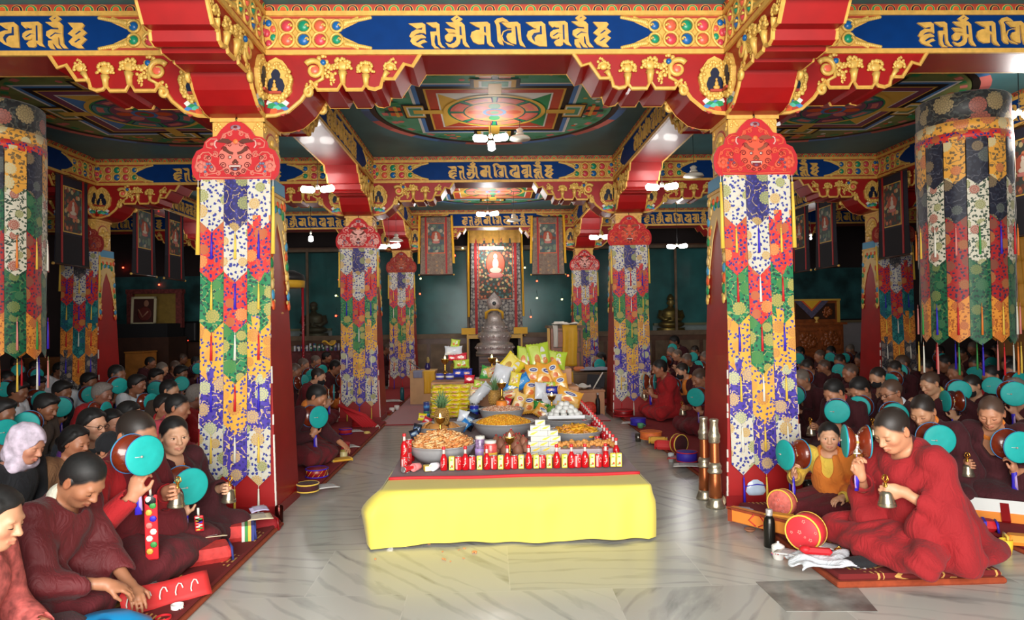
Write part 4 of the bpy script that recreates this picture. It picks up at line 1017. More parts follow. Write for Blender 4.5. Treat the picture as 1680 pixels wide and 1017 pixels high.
b = MB(); b.box((0, .3, pz+.35), (1.15, .12, .75), mat('throne_gold_back', (150, 120, 50), .6, var=.2)); 
for s in (-1, 1): b.box((s*.56, .22, pz+.3), (.14, .14, .8), mat('throne_pattern', (120, 50, 46), .6, var=.5, scale=20))
b.box((0, .22, pz+.75), (1.3, .16, .1), MATS['throne_pattern']); b.build('back', e)
e = thing('loudspeaker', 'black loudspeaker with red light by the back left wall', 'loudspeaker', (D(313, 550, 16.8).x, 16.8, D(313, 561, 16.8).z)); b = MB(); b.rbox((0, 0, .25), (.36, .3, .5), BLACKP, .04); b.build('cabinet', e); b = MB(); b.box((0, -.152, .26), (.28, .01, .36), mat('speaker_grille', (30, 30, 32), .9, bump=.5, scale=300)); b.build('grille', e)
b = MB(); b.ball((0, -.156, .04), .012, mat('red_led', (255, 60, 40), .4, emit=3)); b.build('indicator_lamp', e)
zz = D(313, 561, 16.8).z
desk('bench_table', 'dark wooden bench table under the loudspeaker at back left', D(265, 600, 16.7).x, D(345, 600, 16.7).x, 16.6, 17.3, zz-.002, WOODD)
desk('low_cupboard', 'ochre panelled cupboard below the dim portrait throne', D(205, 590, 14.6).x, D(234, 590, 14.6).x, 14.6, 15.2, .95, mat('ochre_wood', (176, 112, 44), .5, var=.2))
desk('low_cupboard', 'ochre panelled cupboard on the floor beneath the loudspeaker bench', D(279, 590, 16.2).x, D(335, 590, 16.2).x, 16.1, 16.5, .7, MATS['ochre_wood'])
desk('low_cupboard', 'brown cupboard at the far left behind the lay crowd', D(40, 590, 14.8).x, D(95, 590, 14.8).x, 14.8, 15.3, .85, mat('brown_panel', (120, 72, 36), .5, var=.2))
# offering shelf and canopy in the left bay
xs0, xs1 = D(478, 575, 16.2).x, D(556, 575, 16.2).x; zs_ = D(515, 576, 16.2).z
desk('offering_shelf', 'red brocade fronted offering shelf in the left bay', xs0, xs1, 16.2, 16.7, zs_, mat('dark_brocade_front', (92, 40, 40), .7, var=.4, scale=14))
rs = random.Random(4)
for i in range(22):
    x = xs0+.05+(xs1-xs0-.1)*i/21; c = rs.choice([(60, 60, 150), (200, 200, 210), (40, 110, 90), (120, 60, 140), (180, 180, 190), (30, 40, 90)])
    b = MB(); h = rs.uniform(.1, .19); b.rbox((0, 0, h/2), (.042, .05, h), mat('carton_%d_%d_%d' % c, c, .5), .005); b.box((0, -.0255, h*.6), (.034, .004, h*.3), WHITEP)
    tag(b.build('carton', None, (x, 16.32+.1*(i % 2), zs_+.001)), 'small carton, %s from the left on the shelf in the left bay' % (ordinal(i) if i < 20 else ('last but one', 'last')[i-20]), 'carton', 'cartons on the left bay shelf')
b = MB(); b.sheet(lambda u, v: (D(537, 572, 16.1).x+(u-.5)*.3, 16.3+(v-.5)*.25, zs_+.2+.05*math.sin(u*6+v*4)), 10, 8, YSC); o = b.build('yellow_scarf'); o.modifiers.new('t', 'SOLIDIFY').thickness = .03; tag(o, 'yellow scarf heaped on the cartons of the left bay shelf', 'scarf')
e = thing('shrine_canopy', 'small canopy with yellow frill and red striped pole in the left bay', 'canopy', (D(470, 560, 16).x, 16.0, 0))
zc_ = D(480, 472, 16).z; xr = D(497, 520, 16).x-D(470, 560, 16).x
b = MB(); b.lathe([(.42, zc_), (.43, zc_+.16), (.4, zc_+.17)], YSC, 28); b.build('frill', e); b = MB(); b.lathe([(.44, zc_+.16), (.4, zc_+.3), (.2, zc_+.4), (0, zc_+.42)], BLK_B, 28); b.build('canopy_top', e)
for s in (-1, 1):
    b = MB(); b.tube([(s*xr, 0, 0), (s*xr, 0, zc_)], .03, mat('crimson_pole', (176, 34, 50), .4), 10)
    for i in range(16): b.tube([(s*xr+.031*math.cos(i), .031*math.sin(i), .3+i*.1), (s*xr+.031*math.cos(i+1.5), .031*math.sin(i+1.5), .36+i*.1)], .006, WHITEP, 5)
    b.build('pole', e)
# carved chest and throne at back right
xa, xb = D(1305, 560, 15.2).x, D(1384, 560, 15.2).x; z1 = D(1340, 531, 15.2).z
e = thing('carved_chest', 'carved reddish chest with two panels at back right', 'chest', ((xa+xb)/2, 15.5, 0)); w = xb-xa
b = MB(); b.box((0, 0, z1/2), (w, .6, z1), CARVW); b.box((0, 0, z1), (w+.14, .7, .05), CARVW); b.box((0, 0, z1*.48), (w+.08, .66, .03), CARVW); b.build('body', e)
for s in (-1, 1):
    b = MB()
    for t in (-1, 1): b.box((s*w*.24+t*w*.2, -.315, z1*.72), (.03, .03, z1*.34), CARVW); b.box((s*w*.24, -.315, z1*.72+t*z1*.17), (w*.42, .03, .03), CARVW)
    leaf_cluster(b, (s*w*.24, -.3, z1*.72), z1*.13, 40, CARVW, 70+s); leaf_cluster(b, (s*w*.32, -.3, z1*.72), z1*.1, 24, CARVW, 72+s); leaf_cluster(b, (s*w*.15, -.3, z1*.72), z1*.1, 24, CARVW, 74+s)
    b.build('carved_panel', e)
b = MB()
for i in range(16): leaf_cluster(b, (-w*.46+i*w*.06, -.3, z1*.38), .04, 6, CARVW, i)
for i in range(12): leaf_cluster(b, (-w*.42+i*w*.075, -.3, z1*.94), .03, 5, CARVW, i)
b.build('carved_frieze', e)
xa2, xb2 = D(1297, 510, 15.5).x, D(1371, 510, 15.5).x; z2 = D(1340, 494, 15.5).z
e = thing('upper_throne', 'upper carved wooden seat with draped corner cloth on the chest', 'throne', ((xa2+xb2)/2, 15.55, z1+.026)); w2 = xb2-xa2; h2 = z2-z1
b = MB(); b.box((0, 0, h2/2), (w2, .3, h2), CARVW); b.box((0, -.16, h2/2), (w2*.86, .02, h2*.7), WOODD); leaf_cluster(b, (w2*.25, -.165, h2*.45), h2*.2, 40, CARVW, 5); b.build('panel', e)
for s in (-1, 1): b = MB(); b.box((s*w2/2, -.02, h2/2), (.05, .36, h2+.02), YELP); b.build('rail', e)
b = MB(); b.box((0, -.02, h2), (w2+.08, .38, .04), YELP); b.build('rail', e)
b = MB()
for sc_, m_, y_ in ((1., mat('slate_brocade', (90, 84, 110), .7, var=.3, scale=20), -.2), (.62, ORANGEP, -.204), (.5, YSC, -.208)): b.prism([(-w2*.1-.42*sc_, h2), (-w2*.1+.42*sc_, h2), (-w2*.1, h2-.42*sc_)], y_, y_+.003, m_, 'xz')
b.build('corner_cloth', e)
b = MB(); b.lathe([(.05, 0), (.03, .02), (.02, .05), (.06, .1), (.05, .13)], GOLDR, 12); tag(b.build('brass_cup', None, (D(1340, 530, 15.25).x, 15.25, z1+.026)), 'small brass cup on the carved chest', 'cup')
# yellow tiered hanging on the far right and the lit low window under it
e = thing('tiered_hanging', 'yellow pleated hanging in tiers at the far right edge', 'hanging', (D(1700, 500, 10.4).x, 10.4, 1.2))
YT = mat('amber_cloth', (226, 162, 62), .7, var=.06)
for i in range(5):
    b = MB(); b.sheet(lambda u, v: ((u-.5)*1.1, -.05+.012*i-.025*math.sin(u*70+i)-.03*(1-v), .0+i*.36+v*.42), 60, 4, YT); o = b.build('pleated_tier', e); o.modifiers.new('t', 'SOLIDIFY').thickness = .005
b = MB(); b.box((0, .05, .95), (1.14, .04, 1.95), WOODD); b.box((0, .05, -.6), (1.14, .06, 1.2), mat('brown_wainscot', (128, 84, 44), .5, var=.15)); b.build('frame', e)

# ------------------------------------------------------------------ lamps
BULB = mat('lamp_glow', (255, 250, 244), .4, emit=10); PORC = mat('white_enamel', (226, 222, 206), .35)
def lamp(px, py, y, label, power, nb=2, ceil=True, rz=0., sc=1.45):
    p = D(px, py, y); e = thing('pendant_lamp', label, 'lamp', p, rz, 'pendant lamps')
    b = MB(); b.tube([(0, 0, .06), (0, 0, CEIL-p.z)], .004, BLACKP, 5); b.build('cord', e)
    b = MB(); b.lathe([(.022, .01), (.026, .05), (.012, .075)], PORC, 12); b.build('socket', e)
    ends = [(-.15, 0, .01), (.15, 0, .02)] if nb > 1 else [(0, 0, -.1)]
    if nb > 2: ends.append((.01, 0, -.1))
    for q in ends:
        b = MB(); q = Vector(q)*sc; b.tube([q*.18, q*.3, q*.9, q], [.016*sc, .03*sc, .032*sc, .014*sc], BULB, 10); b.build('bulb', e)
    point('lamp_light', p+Vector((0, -.05, -.17*sc)), power)
lamp(805, 228, 8.4, 'triple lamp burning under the main ceiling mandala', 4, 3)
lamp(521, 312, 9.0, 'double lamp burning by the second left pillar bracket', 6)
lamp(1086, 308, 9.0, 'double lamp burning by the second right pillar bracket', 6)
lamp(800, 352, 13.2, 'double lamp burning in front of the altar beam', 24)
lamp(638, 405, 13.2, 'double lamp burning by the far left aisle pillar', 12)
lamp(985, 390, 13.2, 'double lamp burning by the far right aisle pillar', 14)
lamp(510, 385, 14.2, 'single lamp burning in the left bay before the shrine cabinet', 8, 1)
lamp(1111, 405, 14.2, 'double lamp burning in the right bay before the shrine cabinet', 10)
lamp(290, 412, 13.6, 'single lamp burning far left between dark scroll paintings', 8, 1)
lamp(1330, 388, 13.6, 'single small lamp burning far right between dark scroll paintings', 5, 1, sc=.6)
lamp(1672, 190, 6.6, 'double lamp burning at the upper right edge by the victory banner', 14)
p = D(806, 408, 16.95); e = thing('tube_lamp', 'short tube lamp burning before the large scroll painting', 'lamp', p); b = MB(); b.tube([(-.3, 0, 0), (.3, 0, 0)], .022, BULB, 10); b.build('tube', e); b = MB(); b.box((0, .02, .04), (.62, .05, .03), PORC); b.build('fitting', e)
for s in (-1, 1): b = MB(); b.tube([(s*.2, .02, .05), (s*.2, .02, CEIL-p.z)], .003, BLACKP, 5); b.build('cord', e)
point('tube_light', p+Vector((0, -.1, -.06)), 20)
def shade(px, py, y, label):
    p = D(px, py, y); e = thing('shade_lamp', label, 'lamp', p, 0, None)
    b = MB(); b.tube([(0, 0, .08), (0, 0, CEIL-p.z)], .003, BLACKP, 5); b.build('cord', e)
    b = MB(); b.lathe([(.13, -.02), (.115, .01), (.05, .035), (.03, .04)], PORC, 24); b.build('lamp_shade', e); b = MB(); b.lathe([(.05, .045), (.045, .06), (.03, .065), (.045, .1), (.02, .12), (0, .125)], PORC, 14); b.build('cap', e)
shade(853, 226, 8.3, 'white enamel shade lamp, unlit, beside the lamp under the mandala'); shade(843, 361, 12.9, 'white enamel shade lamp, unlit, hanging before the altar beam'); shade(650, 394, 12.8, 'white enamel shade lamp, unlit, by the far left aisle pillar'); shade(1138, 287, 8.6, 'white enamel shade lamp, unlit, in front of the right beam')
SL = {'red': mat('red_fairy_light', (255, 50, 30), .4, emit=12), 'yellow': mat('yellow_fairy_light', (250, 240, 120), .4, emit=10)}
for i, (x, y, c, w_) in enumerate(((690, 457, 'yellow', 'left of the altar, upper'), (689, 482, 'red', 'left of the altar, lower'), (746, 419, 'red', 'above and left of the large painting'), (759, 407, 'yellow', 'at the upper left edge of the large painting'), (861, 439, 'yellow', 'at the right edge of the large painting'), (881, 461, 'red', 'right of the altar, upper'), (881, 489, 'yellow', 'right of the altar, middle'), (922, 491, 'yellow', 'right of the altar beside the pillar'), (871, 520, 'red', 'right of the altar, lowest'), (932, 452, 'red', 'by the far right aisle pillar'), (551, 485, 'yellow', 'in the left bay, upper'), (551, 518, 'red', 'in the left bay, lower'), (202, 439, 'red', 'at the back left above the portrait'), (261, 467, 'red', 'over the portrait throne'), (556, 459, 'red', 'behind the second left banner'))):
    p = D(x, y, 17.46 if i not in (12, 13) else 18.3); b = MB(); b.ball((0, 0, 0), .022, SL[c], 8); e = thing('fairy_light', 'tiny glowing %s fairy light %s' % (c, w_), 'fairy light', p, 0, 'fairy lights'); b.build('bulb', e); b = MB(); b.tube([(0, 0, .02), (.01, .03, .06), (0, .06, .2)], .004, BLACKP, 5); b.build('wire', e)
# ------------------------------------------------------------------ offering table
TZ = .36
tl, tr = G(629, 799, TZ), G(1062, 791, TZ)
TX0, TX1, TY0, TY1 = tl.x, tr.x, 4.50, 8.75
e = thing('offering_table', 'low platform table under the yellow and maroon cloths', 'table', ((TX0+TX1)/2, (TY0+TY1)/2, 0))
tw, td = TX1-TX0, TY1-TY0
b = MB(); b.box((0, 0, TZ-.03), (tw-.03, td-.04, .04), OLDW); b.build('tabletop', e)
for sx in (-1, 1):
    for y in (-td/2+.1, 0, td/2-.1): b = MB(); b.box((sx*(tw/2-.1), y, (TZ-.05)/2), (.07, .07, TZ-.05), OLDW); b.build('leg', e)
YCL = mat('lemon_yellow_cloth', (230, 212, 92), .75, sheen=.15, var=.02, scale=3)
# yellow cloth: a strip of the top, the front drop with soft folds and both side returns
b = MB()
NU, NV = 110, 34
def ycloth(u, v):
    # u runs left side -> front -> right side, v from the top strip down to the hem
    side = .62; L_ = tw+2*side; s = u*L_
    topd = .62; drop = TZ-.012; tot = topd+drop; q = v*tot
    amp = 0.
    if s < side: bx, by, nx, ny = TX0, TY0+(side-s), -1, 0
    elif s > side+tw: bx, by, nx, ny = TX1, TY0+(s-side-tw), 1, 0
    else: bx, by, nx, ny = TX0+(s-side), TY0, 0, -1
    if q < topd:
        if ny: return (bx+(TX0+tw/2-bx)*0, by+(topd-q)*.98, TZ+.002)
        return (bx, by, TZ+.0021-.0001*q)
    d = q-topd; z = TZ+.002-d
    f = min(1, d/.12)
    corner = math.exp(-((s-side)/.09)**2)*1.15+math.exp(-((s-side-tw)/.07)**2)*.12
    out = .012+f*(.018*math.sin(s*9.5+2*math.sin(s*3))+.010*math.sin(s*23+1+3*d)+.008*math.sin(s*5+d*9)+.022) + corner*.10*math.sin(min(1, d/.16)*PI*.5)*(1-.55*d/drop)
    z += .010*math.sin(s*6+1.5)*(d/drop)
    if ny: return (bx+(min(0, bx-(TX0+tw/2)))*.012*f-max(0, bx-(TX0+tw/2))*.02*f-corner*.045*f*(1 if s < side+tw/2 else -1)*1, by-out, max(z, .012))
    return (bx+nx*out, by, max(z, .012))
b.sheet(lambda u, v: ycloth(u, 1-v), NU, NV, YCL)
o = b.build('tablecloth'); tag(o, 'plain lemon yellow cloth draped over the front of the offering table', 'tablecloth')
MCL = mat('maroon_table_cloth', (96, 26, 36), .85, var=.12, scale=12, sheen=.2); RTR = mat('red_hem', (206, 40, 50), .7)
b = MB(); mx0, mx1 = G(650, 776, TZ).x, G(1036, 769, TZ).x; my0 = 4.80
mx0 -= .02; mx1 += .02
b.sheet(lambda u, v: (mx0-.06*v*0+(mx1-mx0)*u+(.12 if u > .5 else -.1)*v, my0+(TY1-my0)*v+.012*math.sin(u*14)*(1-v), TZ+.008+.004*math.sin(u*40)*(1-v)), 60, 30, MCL)
b.tube([(mx0+(mx1-mx0)*i/40, my0-.004+.012*math.sin(i/40*14), TZ+.012) for i in range(41)], .012, RTR, 6)
o = b.build('cover_cloth'); tag(o, 'maroon cloth with red hem covering the top of the offering table', 'cloth')
TT = TZ+.016
GPK = 'offerings on the table'
def P(px, py, z=TT): p = G(px, py, z); return Vector((p.x, p.y, z))
# --- red drink bottles, cans, juice cartons
BOT = mat('red_drink', (206, 20, 30), .12, spec=.6, coat=.6); CLEARN = mat('clear_neck', (236, 214, 206), .1, coat=.5); REDCAP = mat('red_cap', (226, 40, 44), .35)
CANR = mat('can_red', (222, 40, 46), .28, coat=.4); CANT = mat('can_metal', (210, 208, 206), .3, .8); CANP = mat('can_pale_band', (240, 190, 186), .35)
JUY = mat('juice_yellow', (250, 216, 66), .35, coat=.3); JUW = mat('juice_cream', (252, 240, 176), .35, coat=.3); JUG = mat('juice_leaf', (120, 180, 60), .4)
def mk_bottle():
    e = thing('drink_bottle', 'x', 'bottle')
    b = MB(); b.lathe([(.024, 0), (.0265, .004), (.0265, .078), (.024, .09), (.017, .104), (.0105, .118)], BOT, 20); b.build('body', e)
    b = MB(); b.lathe([(.0106, .117), (.0095, .13), (.009, .152), (.0095, .155)], CLEARN, 14); b.build('neck', e)
    b = MB(); b.lathe([(.0125, .15), (.013, .152), (.013, .168), (.011, .171), (0, .171)], REDCAP, 14); b.build('cap', e)
    b = MB(); T = Matrix.Translation((0, -.0272, .045))
    b.tube([(-.011, 0, -.022), (-.003, -.001, -.012), (.004, -.001, .002), (.008, 0, .016), (.005, 0, .026), (.0, -.001, .02), (.001, -.001, .006), (-.002, -.001, -.006)], .0022, WHITEP, 5, T, .6)
    b.tube([(-.015, .001, -.004), (.0, -.001, .0), (.012, .001, .004)], .0016, WHITEP, 5, T, .6)
    b.build('emblem', e); return e
def mk_can():
    e = thing('drink_can', 'x', 'can')
    b = MB(); b.lathe([(.021, 0), (.0245, .004), (.0245, .09), (.022, .097)], CANR, 20)
    for a0, a1, m in ((-2.6, -1.9, CANP),):
        b.sheet(lambda u, v: (.0249*math.cos(a0+(a1-a0)*u), .0249*math.sin(a0+(a1-a0)*u), .008+.078*v), 6, 1, m)
    T = Matrix.Translation((.008, -.0242, .06)); b.tube([(.008*math.cos(t), 0, .011*math.sin(t)) for t in [i*.5 for i in range(10)]], .0022, WHITEP, 5, T, .6)
    b.tube([(-.008, .001, -.02), (.006, .001, -.014)], .002, WHITEP, 5, T)
    b.build('body', e)
    b = MB(); b.lathe([(.0222, .096), (.0222, .1), (.019, .0985), (0, .0985)], CANT, 18); b.box((0, -.006, .1), (.012, .016, .0016), CANT); b.build('lid', e); return e
def mk_juice():
    e = thing('juice_carton', 'x', 'carton')
    b = MB(); b.rbox((0, 0, .05), (.04, .032, .1), JUY, .003); b.build('box', e)
    b = MB(); b.prism([(-.017, .008), (.013, .008), (.017, .094), (-.002, .094), (-.012, .06)], -.0162, -.0172, JUW, 'xz'); b.ball((.004, -.0165, .028), (.009, .003, .011), MATS['orange_paint'], 8); b.ball((-.008, -.0165, .02), (.006, .003, .008), JUG, 8); b.box((0, -.0168, .075), (.018, .002, .01), JUG); b.build('print', e); return e
prot = {'b': mk_bottle(), 'c': mk_can(), 'j': mk_juice()}; used = {}
def drink(k, loc, rz, label, group, sc=1.):
    o = prot[k] if k not in used else copy_tree(prot[k]); used[k] = 1
    o.location = loc; o.rotation_euler = (0, 0, rz); o.scale = (sc,)*3; o['label'] = label; o['group'] = group; return o
front = [('b', 390), ('j', 427), ('c', 458), ('b', 490), ('c', 522), ('j', 556), ('b', 590), ('c', 623), ('j', 655), ('b', 686), ('c', 718), ('j', 750), ('b', 785), ('j', 818), ('c', 848), ('j', 880), ('b', 915), ('j', 950), ('b', 984), ('c', 1014), ('b', 1047), ('j', 1080), ('c', 1110), ('b', 1143), ('j', 1177), ('j', 1205)]
cnt = {'b': 0, 'c': 0, 'j': 0}; nm = {'b': 'red drink bottle', 'c': 'red drink can', 'j': 'yellow juice carton'}
for k, u in front:
    px = 590+u/2.8245; py = 773.5-(px-728)/(1017-728)*6.0
    q = P(px, py-1.5)
    drink(k, (q.x, q.y+.02, TT), random.uniform(-.15, .15), 'upright %s along the table front, %s of these from left' % (nm[k], ordinal(cnt[k])), 'drinks along the table front edge')
    cnt[k] += 1
# receding right side: bottles outside, cans inside
rA, rB = P(1016, 760), P(957, 690)
for i in range(17):
    t = i/16; y = rA.y+.12+(7.75-rA.y)*t; x = rA.x+(D(953, 600, 7.8).x-rA.x)*t
    drink('b', (x, y, TT), random.uniform(-.4, .4), 'red drink bottle in the row down the right table side, %s from the front' % ordinal(i), 'drinks down the right table side')
    if i % 1 == 0 and i < 16: drink('c', (x-.075, y+.05, TT), random.uniform(-.5, .5), 'red drink can just inside the right bottle row, %s from the front' % ordinal(i), 'drinks down the right table side')
for i, (px, py, k, z) in enumerate(((661, 773, 'c', 0), (661, 773, 'b', .1), (668, 765, 'c', 0), (668, 765, 'c', .1), (672, 757, 'b', 0), (660, 765, 'b', 0))):
    q = P(px, py); drink(k, (q.x+.01, q.y+.02, TT+z), random.uniform(-.4, .4), '%s piled at the left front table corner, %s' % (nm[k], ('lowest of the front pile', 'standing on the front can', 'lower of the rear pair', 'upper of the rear pair', 'behind the piled cans', 'at the outer edge')[i]), 'drinks at the left front corner')
def lying(loc, rz, tilt, label, k='c'):
    o = copy_tree(prot[k]); o.location = loc; o.rotation_euler = (PI/2, 0, rz); o['label'] = label; o['group'] = 'tipped over drinks'; return o
q = P(675, 772); lying((q.x, q.y, TT+.025), -.5, 0, 'red drink can lying on its side by the big bowl of noodles')
def mk_cup(name, label, loc, rz, m, r=.03, h=.075, lie=False, mug=False, inner=None):
    e = thing(name, label, 'cup', loc, (PI/2*.98, 0, rz) if lie else (0, 0, rz))
    b = MB(); b.lathe([(r*.75, 0), (r*.8, .003), (r, h), (r*.93, h), (r*.72, .006), (0, .005)], m, 20); b.build('body', e)
    if mug: b = MB(); b.tube([(r*.85, 0, h*.8), (r*1.35, 0, h*.75), (r*1.5, 0, h*.5), (r*1.3, 0, h*.28), (r*.8, 0, h*.22)], .004, m, 6); b.build('handle', e)
    return e
q = P(687, 773); mk_cup('paper_cup', 'pink paper cup tipped over, mouth to the viewer, before the noodle bowl', (q.x, q.y+.04, TT+.03), -.5, mat('pink_paper', (236, 140, 140), .5), lie=True)
q = P(717, 772); mk_cup('paper_cup', 'white paper cup tipped over at the foot of the noodle bowl', (q.x, q.y+.04, TT+.03), -.4, mat('white_paper', (236, 236, 244), .5), lie=True)
q = P(701, 773); e = thing('small_carton', 'small yellow and white carton lying before the noodle bowl', 'carton', (q.x, q.y+.02, TT), .3); b = MB(); b.rbox((0, 0, .02), (.052, .06, .04), JUY, .004); b.build('box', e); b = MB(); b.box((0, -.0305, .02), (.046, .002, .034), WHITEP); b.build('print', e)
# --- bowls
ALU = mat('aluminium', (206, 208, 210), .38, .35, var=.06, scale=5)
def bowl(px, rimy, y, R, h, label, z0=TT, foot=.5):
    x = D(px, rimy, y).x; e = thing('metal_bowl', label, 'bowl', (x, y, z0))
    b = MB(); b.lathe([(R*foot, 0), (R*(foot+.12), .004), (R*.85, h*.45), (R*.96, h*.8), (R, h*.97), (R*1.03, h), (R*1.0, h*1.01), (R*.93, h*.8), (R*.8, h*.45), (R*.5, .01), (0, .008)], ALU, 48)
    b.build('basin', e); return Vector((x, y, z0))
def heap(name, label, loc, R, z0, h, m, seed, grain=.02, n=340, kind='noodle', cat='food'):
    """a mound of uncountable food filling a bowl"""
    rs = random.Random(seed); b = MB()
    def prof(r): return z0+h*(1-(r/R)**1.7)
    b.lathe([(R*.99, z0-.01)]+[(R*(1-i/9), prof(R*(1-i/9))) for i in range(10)], m[0], 30)
    for i in range(n):
        a = rs.random()*2*PI; r = R*math.sqrt(rs.random())*.97; z = prof(r); s = grain*rs.uniform(.7, 1.4)
        c = (r*math.cos(a), r*math.sin(a), z+s*.2); mm = rs.choice(m)
        if kind == 'noodle':
            k = rs.random()*6; t = rs.uniform(-.6, .6); pts = [Vector((s*1.4*math.cos(k+j*.9), s*1.4*math.sin(k+j*.9)*math.cos(t), s*1.4*math.sin(k+j*.9)*math.sin(t)+s*.12*j))+Vector(c) for j in range(5)]
            b.tube(pts, s*.34, mm, 5)
        else: b.ball(c, (s, s*rs.uniform(.6, 1), s*.7), mm, 6)
    o = b.build(name, None, loc); o.rotation_euler = (0, 0, seed)
    return tag(o, label, cat, None, 'stuff')
ORN = [mat('fried_noodle', (236, 170, 104), .6, var=.15, scale=20), mat('fried_noodle_dark', (220, 140, 76), .6), mat('fried_noodle_pale', (244, 196, 140), .6)]
BND = [mat('sweet_pearls', (244, 184, 50), .5, var=.1), mat('sweet_pearls_deep', (226, 150, 36), .5)]
MIX = [mat('pink_mix', (222, 168, 140), .6), mat('tan_mix', (196, 140, 104), .6), mat('pale_mix', (236, 204, 176), .6)]
c = bowl(724, 730, 5.36, .27, .14, 'largest front metal bowl heaped with orange fried noodles'); heap('fried_noodles', 'heap of crinkly orange fried noodles in the front left bowl', c, .245, .125, .10, ORN, 1, .0155, 760)
c2 = bowl(722, 692, 6.36, .245, .13, 'dull metal bowl behind the noodle bowl, holding the near pineapple')
b = MB(); b.lathe([(.2, .07), (.1, .09), (0, .095)], mat('bowl_filling', (206, 184, 150), .7, var=.2, scale=30), 30); tag(b.build('rice', None, c2), 'pale grain in the bowl under the near pineapple', 'food', None, 'stuff')
c3 = bowl(826, 692, 6.4, .288, .15, 'wide metal bowl in the middle heaped with yellow sweet pearls'); heap('sweet_pearls', 'mound of tiny yellow sweet pearls in the wide middle bowl', c3, .262, .135, .07, BND, 2, .0085, 900, 'ball')
c4 = bowl(823, 673, 7.12, .235, .175, 'raised metal bowl of pink grain mix behind the yellow sweets', foot=.8); heap('grain_mix', 'mound of pinkish grain mix under the orange butter block', c4, .215, .16, .05, MIX, 3, .008, 700, 'ball')
c5 = bowl(930, 694, 6.75, .27, .12, 'wide metal pan under the tray of white lumps')
c6 = bowl(944, 713, 6.0, .235, .12, 'metal pan of orange sweets beside the right bottle row'); heap('orange_sweets', 'orange crinkled sweets in the right hand pan', c6, .205, .085, .06, BND+[ORN[0]], 4, .02, 150)
c7 = bowl(838, 742, 5.55, .235, .045, 'shallow metal pan under the brown dough cones', foot=.8)
CONE = mat('brown_dough', (160, 104, 80), .6, var=.15, scale=14); CHER = mat('red_cherry', (170, 30, 34), .2, coat=.5)
rs = random.Random(11); k = 0
spots = [(r*math.cos(a), r*math.sin(a), 0) for r, n in ((.15, 9),) for a in [2*PI*i/n+.2 for i in range(n)]]+[(.06*math.cos(a), .06*math.sin(a), .075) for a in [2*PI*i/4+.4 for i in range(4)]]+[(.12*math.cos(a), .12*math.sin(a), .06) for a in [2*PI*i/6-.2 for i in range(6)]]
spots.append((0, 0, .14))
cone0 = None
def cone_parts(e):
    b = MB(); b.lathe([(.048, 0), (.056, .012), (.054, .05), (.034, .09), (.012, .115), (0, .118)], CONE, 16); b.build('cone', e)
    b = MB(); b.ball((0, 0, .122), .012, CHER, 10); b.build('cherry', e)
spots.sort(key=lambda s: (s[2], s[1]))
for i, (x, y, z) in enumerate(spots):
    where = ('in the lowest ring', 'in the middle ring', 'in the upper ring', 'on top')[0 if z == 0 else 1 if z < .07 else 2 if z < .1 else 3]
    nth = sum(1 for s in spots[:i] if s[2] == z)
    lab = 'brown dough cone with cherry %s%s' % (where, '' if z > .1 else ', %s from the front' % ordinal(nth))
    if cone0 is None: o = cone0 = thing('dough_cone', lab, 'dough cone', (0, 0, 0), 0, 'brown dough cones'); cone_parts(o)
    else: o = dup(cone0, None, None, lab)
    o.location = (c7.x+x*.95, c7.y+y*.95, TT+.03+z*.62); o.scale = (.8, .8, .72)
    o.rotation_euler = (rs.uniform(-.12, .12), rs.uniform(-.12, .12), 0)
# white lumps on a tray over the right pan
e = thing('metal_tray', 'metal tray across the pan, carrying the white lumps', 'tray', (c5.x-.02, c5.y-.02, TT+.125)); b = MB(); b.rbox((0, 0, .006), (.36, .24, .012), ALU, .01); b.build('base', e)
for s in (-1, 1): b = MB(); b.box((0, s*.12, .02), (.36, .008, .03), ALU); b.build('rim', e)
WL = mat('white_sugar_lump', (228, 228, 224), .45); lump = None; k = 0
for lv, (n, r) in enumerate((((11, .135)), (9, .1), (6, .065), (3, .03))):
    for i in range(n):
        a = 2*PI*i/n+lv*.3; loc = (c5.x-.02+r*math.cos(a)*1.05, c5.y-.02+r*math.sin(a)*.62, TT+.157+lv*.034)
        lab = 'round white lump on the tray, layer %s from below, %s anticlockwise' % (['one', 'two', 'three', 'four'][lv], ordinal(i))
        if lump is None:
            b = MB(); b.ball((0, 0, 0), (.034, .034, .028), WL, 12); lump = b.build('sugar_lump'); o = lump
        else: o = lump.copy(); COL.objects.link(o)
        tag(o, lab, 'sweet', 'white lumps on the tray'); o.location = loc; o.rotation_euler = (0, 0, k); k += 1
# golden fritters on a clear plastic box
q = P(960, 747); e = thing('plastic_box', 'long clear plastic box carrying golden fritters behind the front bottles', 'box', (q.x, 5.42, TT), -.02); b = MB(); b.rbox((0, 0, .035), (.5, .16, .07), mat('clear_plastic', (226, 206, 214), .15, coat=.6), .008); b.build('body', e); b = MB(); b.rbox((0, -.0, .012), (.48, .165, .02), mat('plastic_contents', (236, 176, 140), .5), .005); b.build('contents', e)
fr = None; k = 0; FRI = mat('golden_fritter', (230, 160, 84), .55, var=.2, scale=18)
for i in range(9):
    for j in range(2):
        lab = 'golden fritter on the plastic box, %s row, %s from the left' % (('front', 'rear')[j], ordinal(i))
        if fr is None:
            b = MB(); rs2 = random.Random(2)
            for t in range(9): b.ball((rs2.uniform(-.022, .022), rs2.uniform(-.02, .02), rs2.uniform(-.008, .014)), rs2.uniform(.012, .02), FRI, 7)
            fr = b.build('fritter'); o = fr
        else: o = fr.copy(); COL.objects.link(o)
        tag(o, lab, 'fritter', 'golden fritters'); o.location = (q.x-.21+.052*i, 5.39+.07*j, TT+.092+.012*((i+j) % 2)); o.rotation_euler = (0, 0, i*1.3+j)
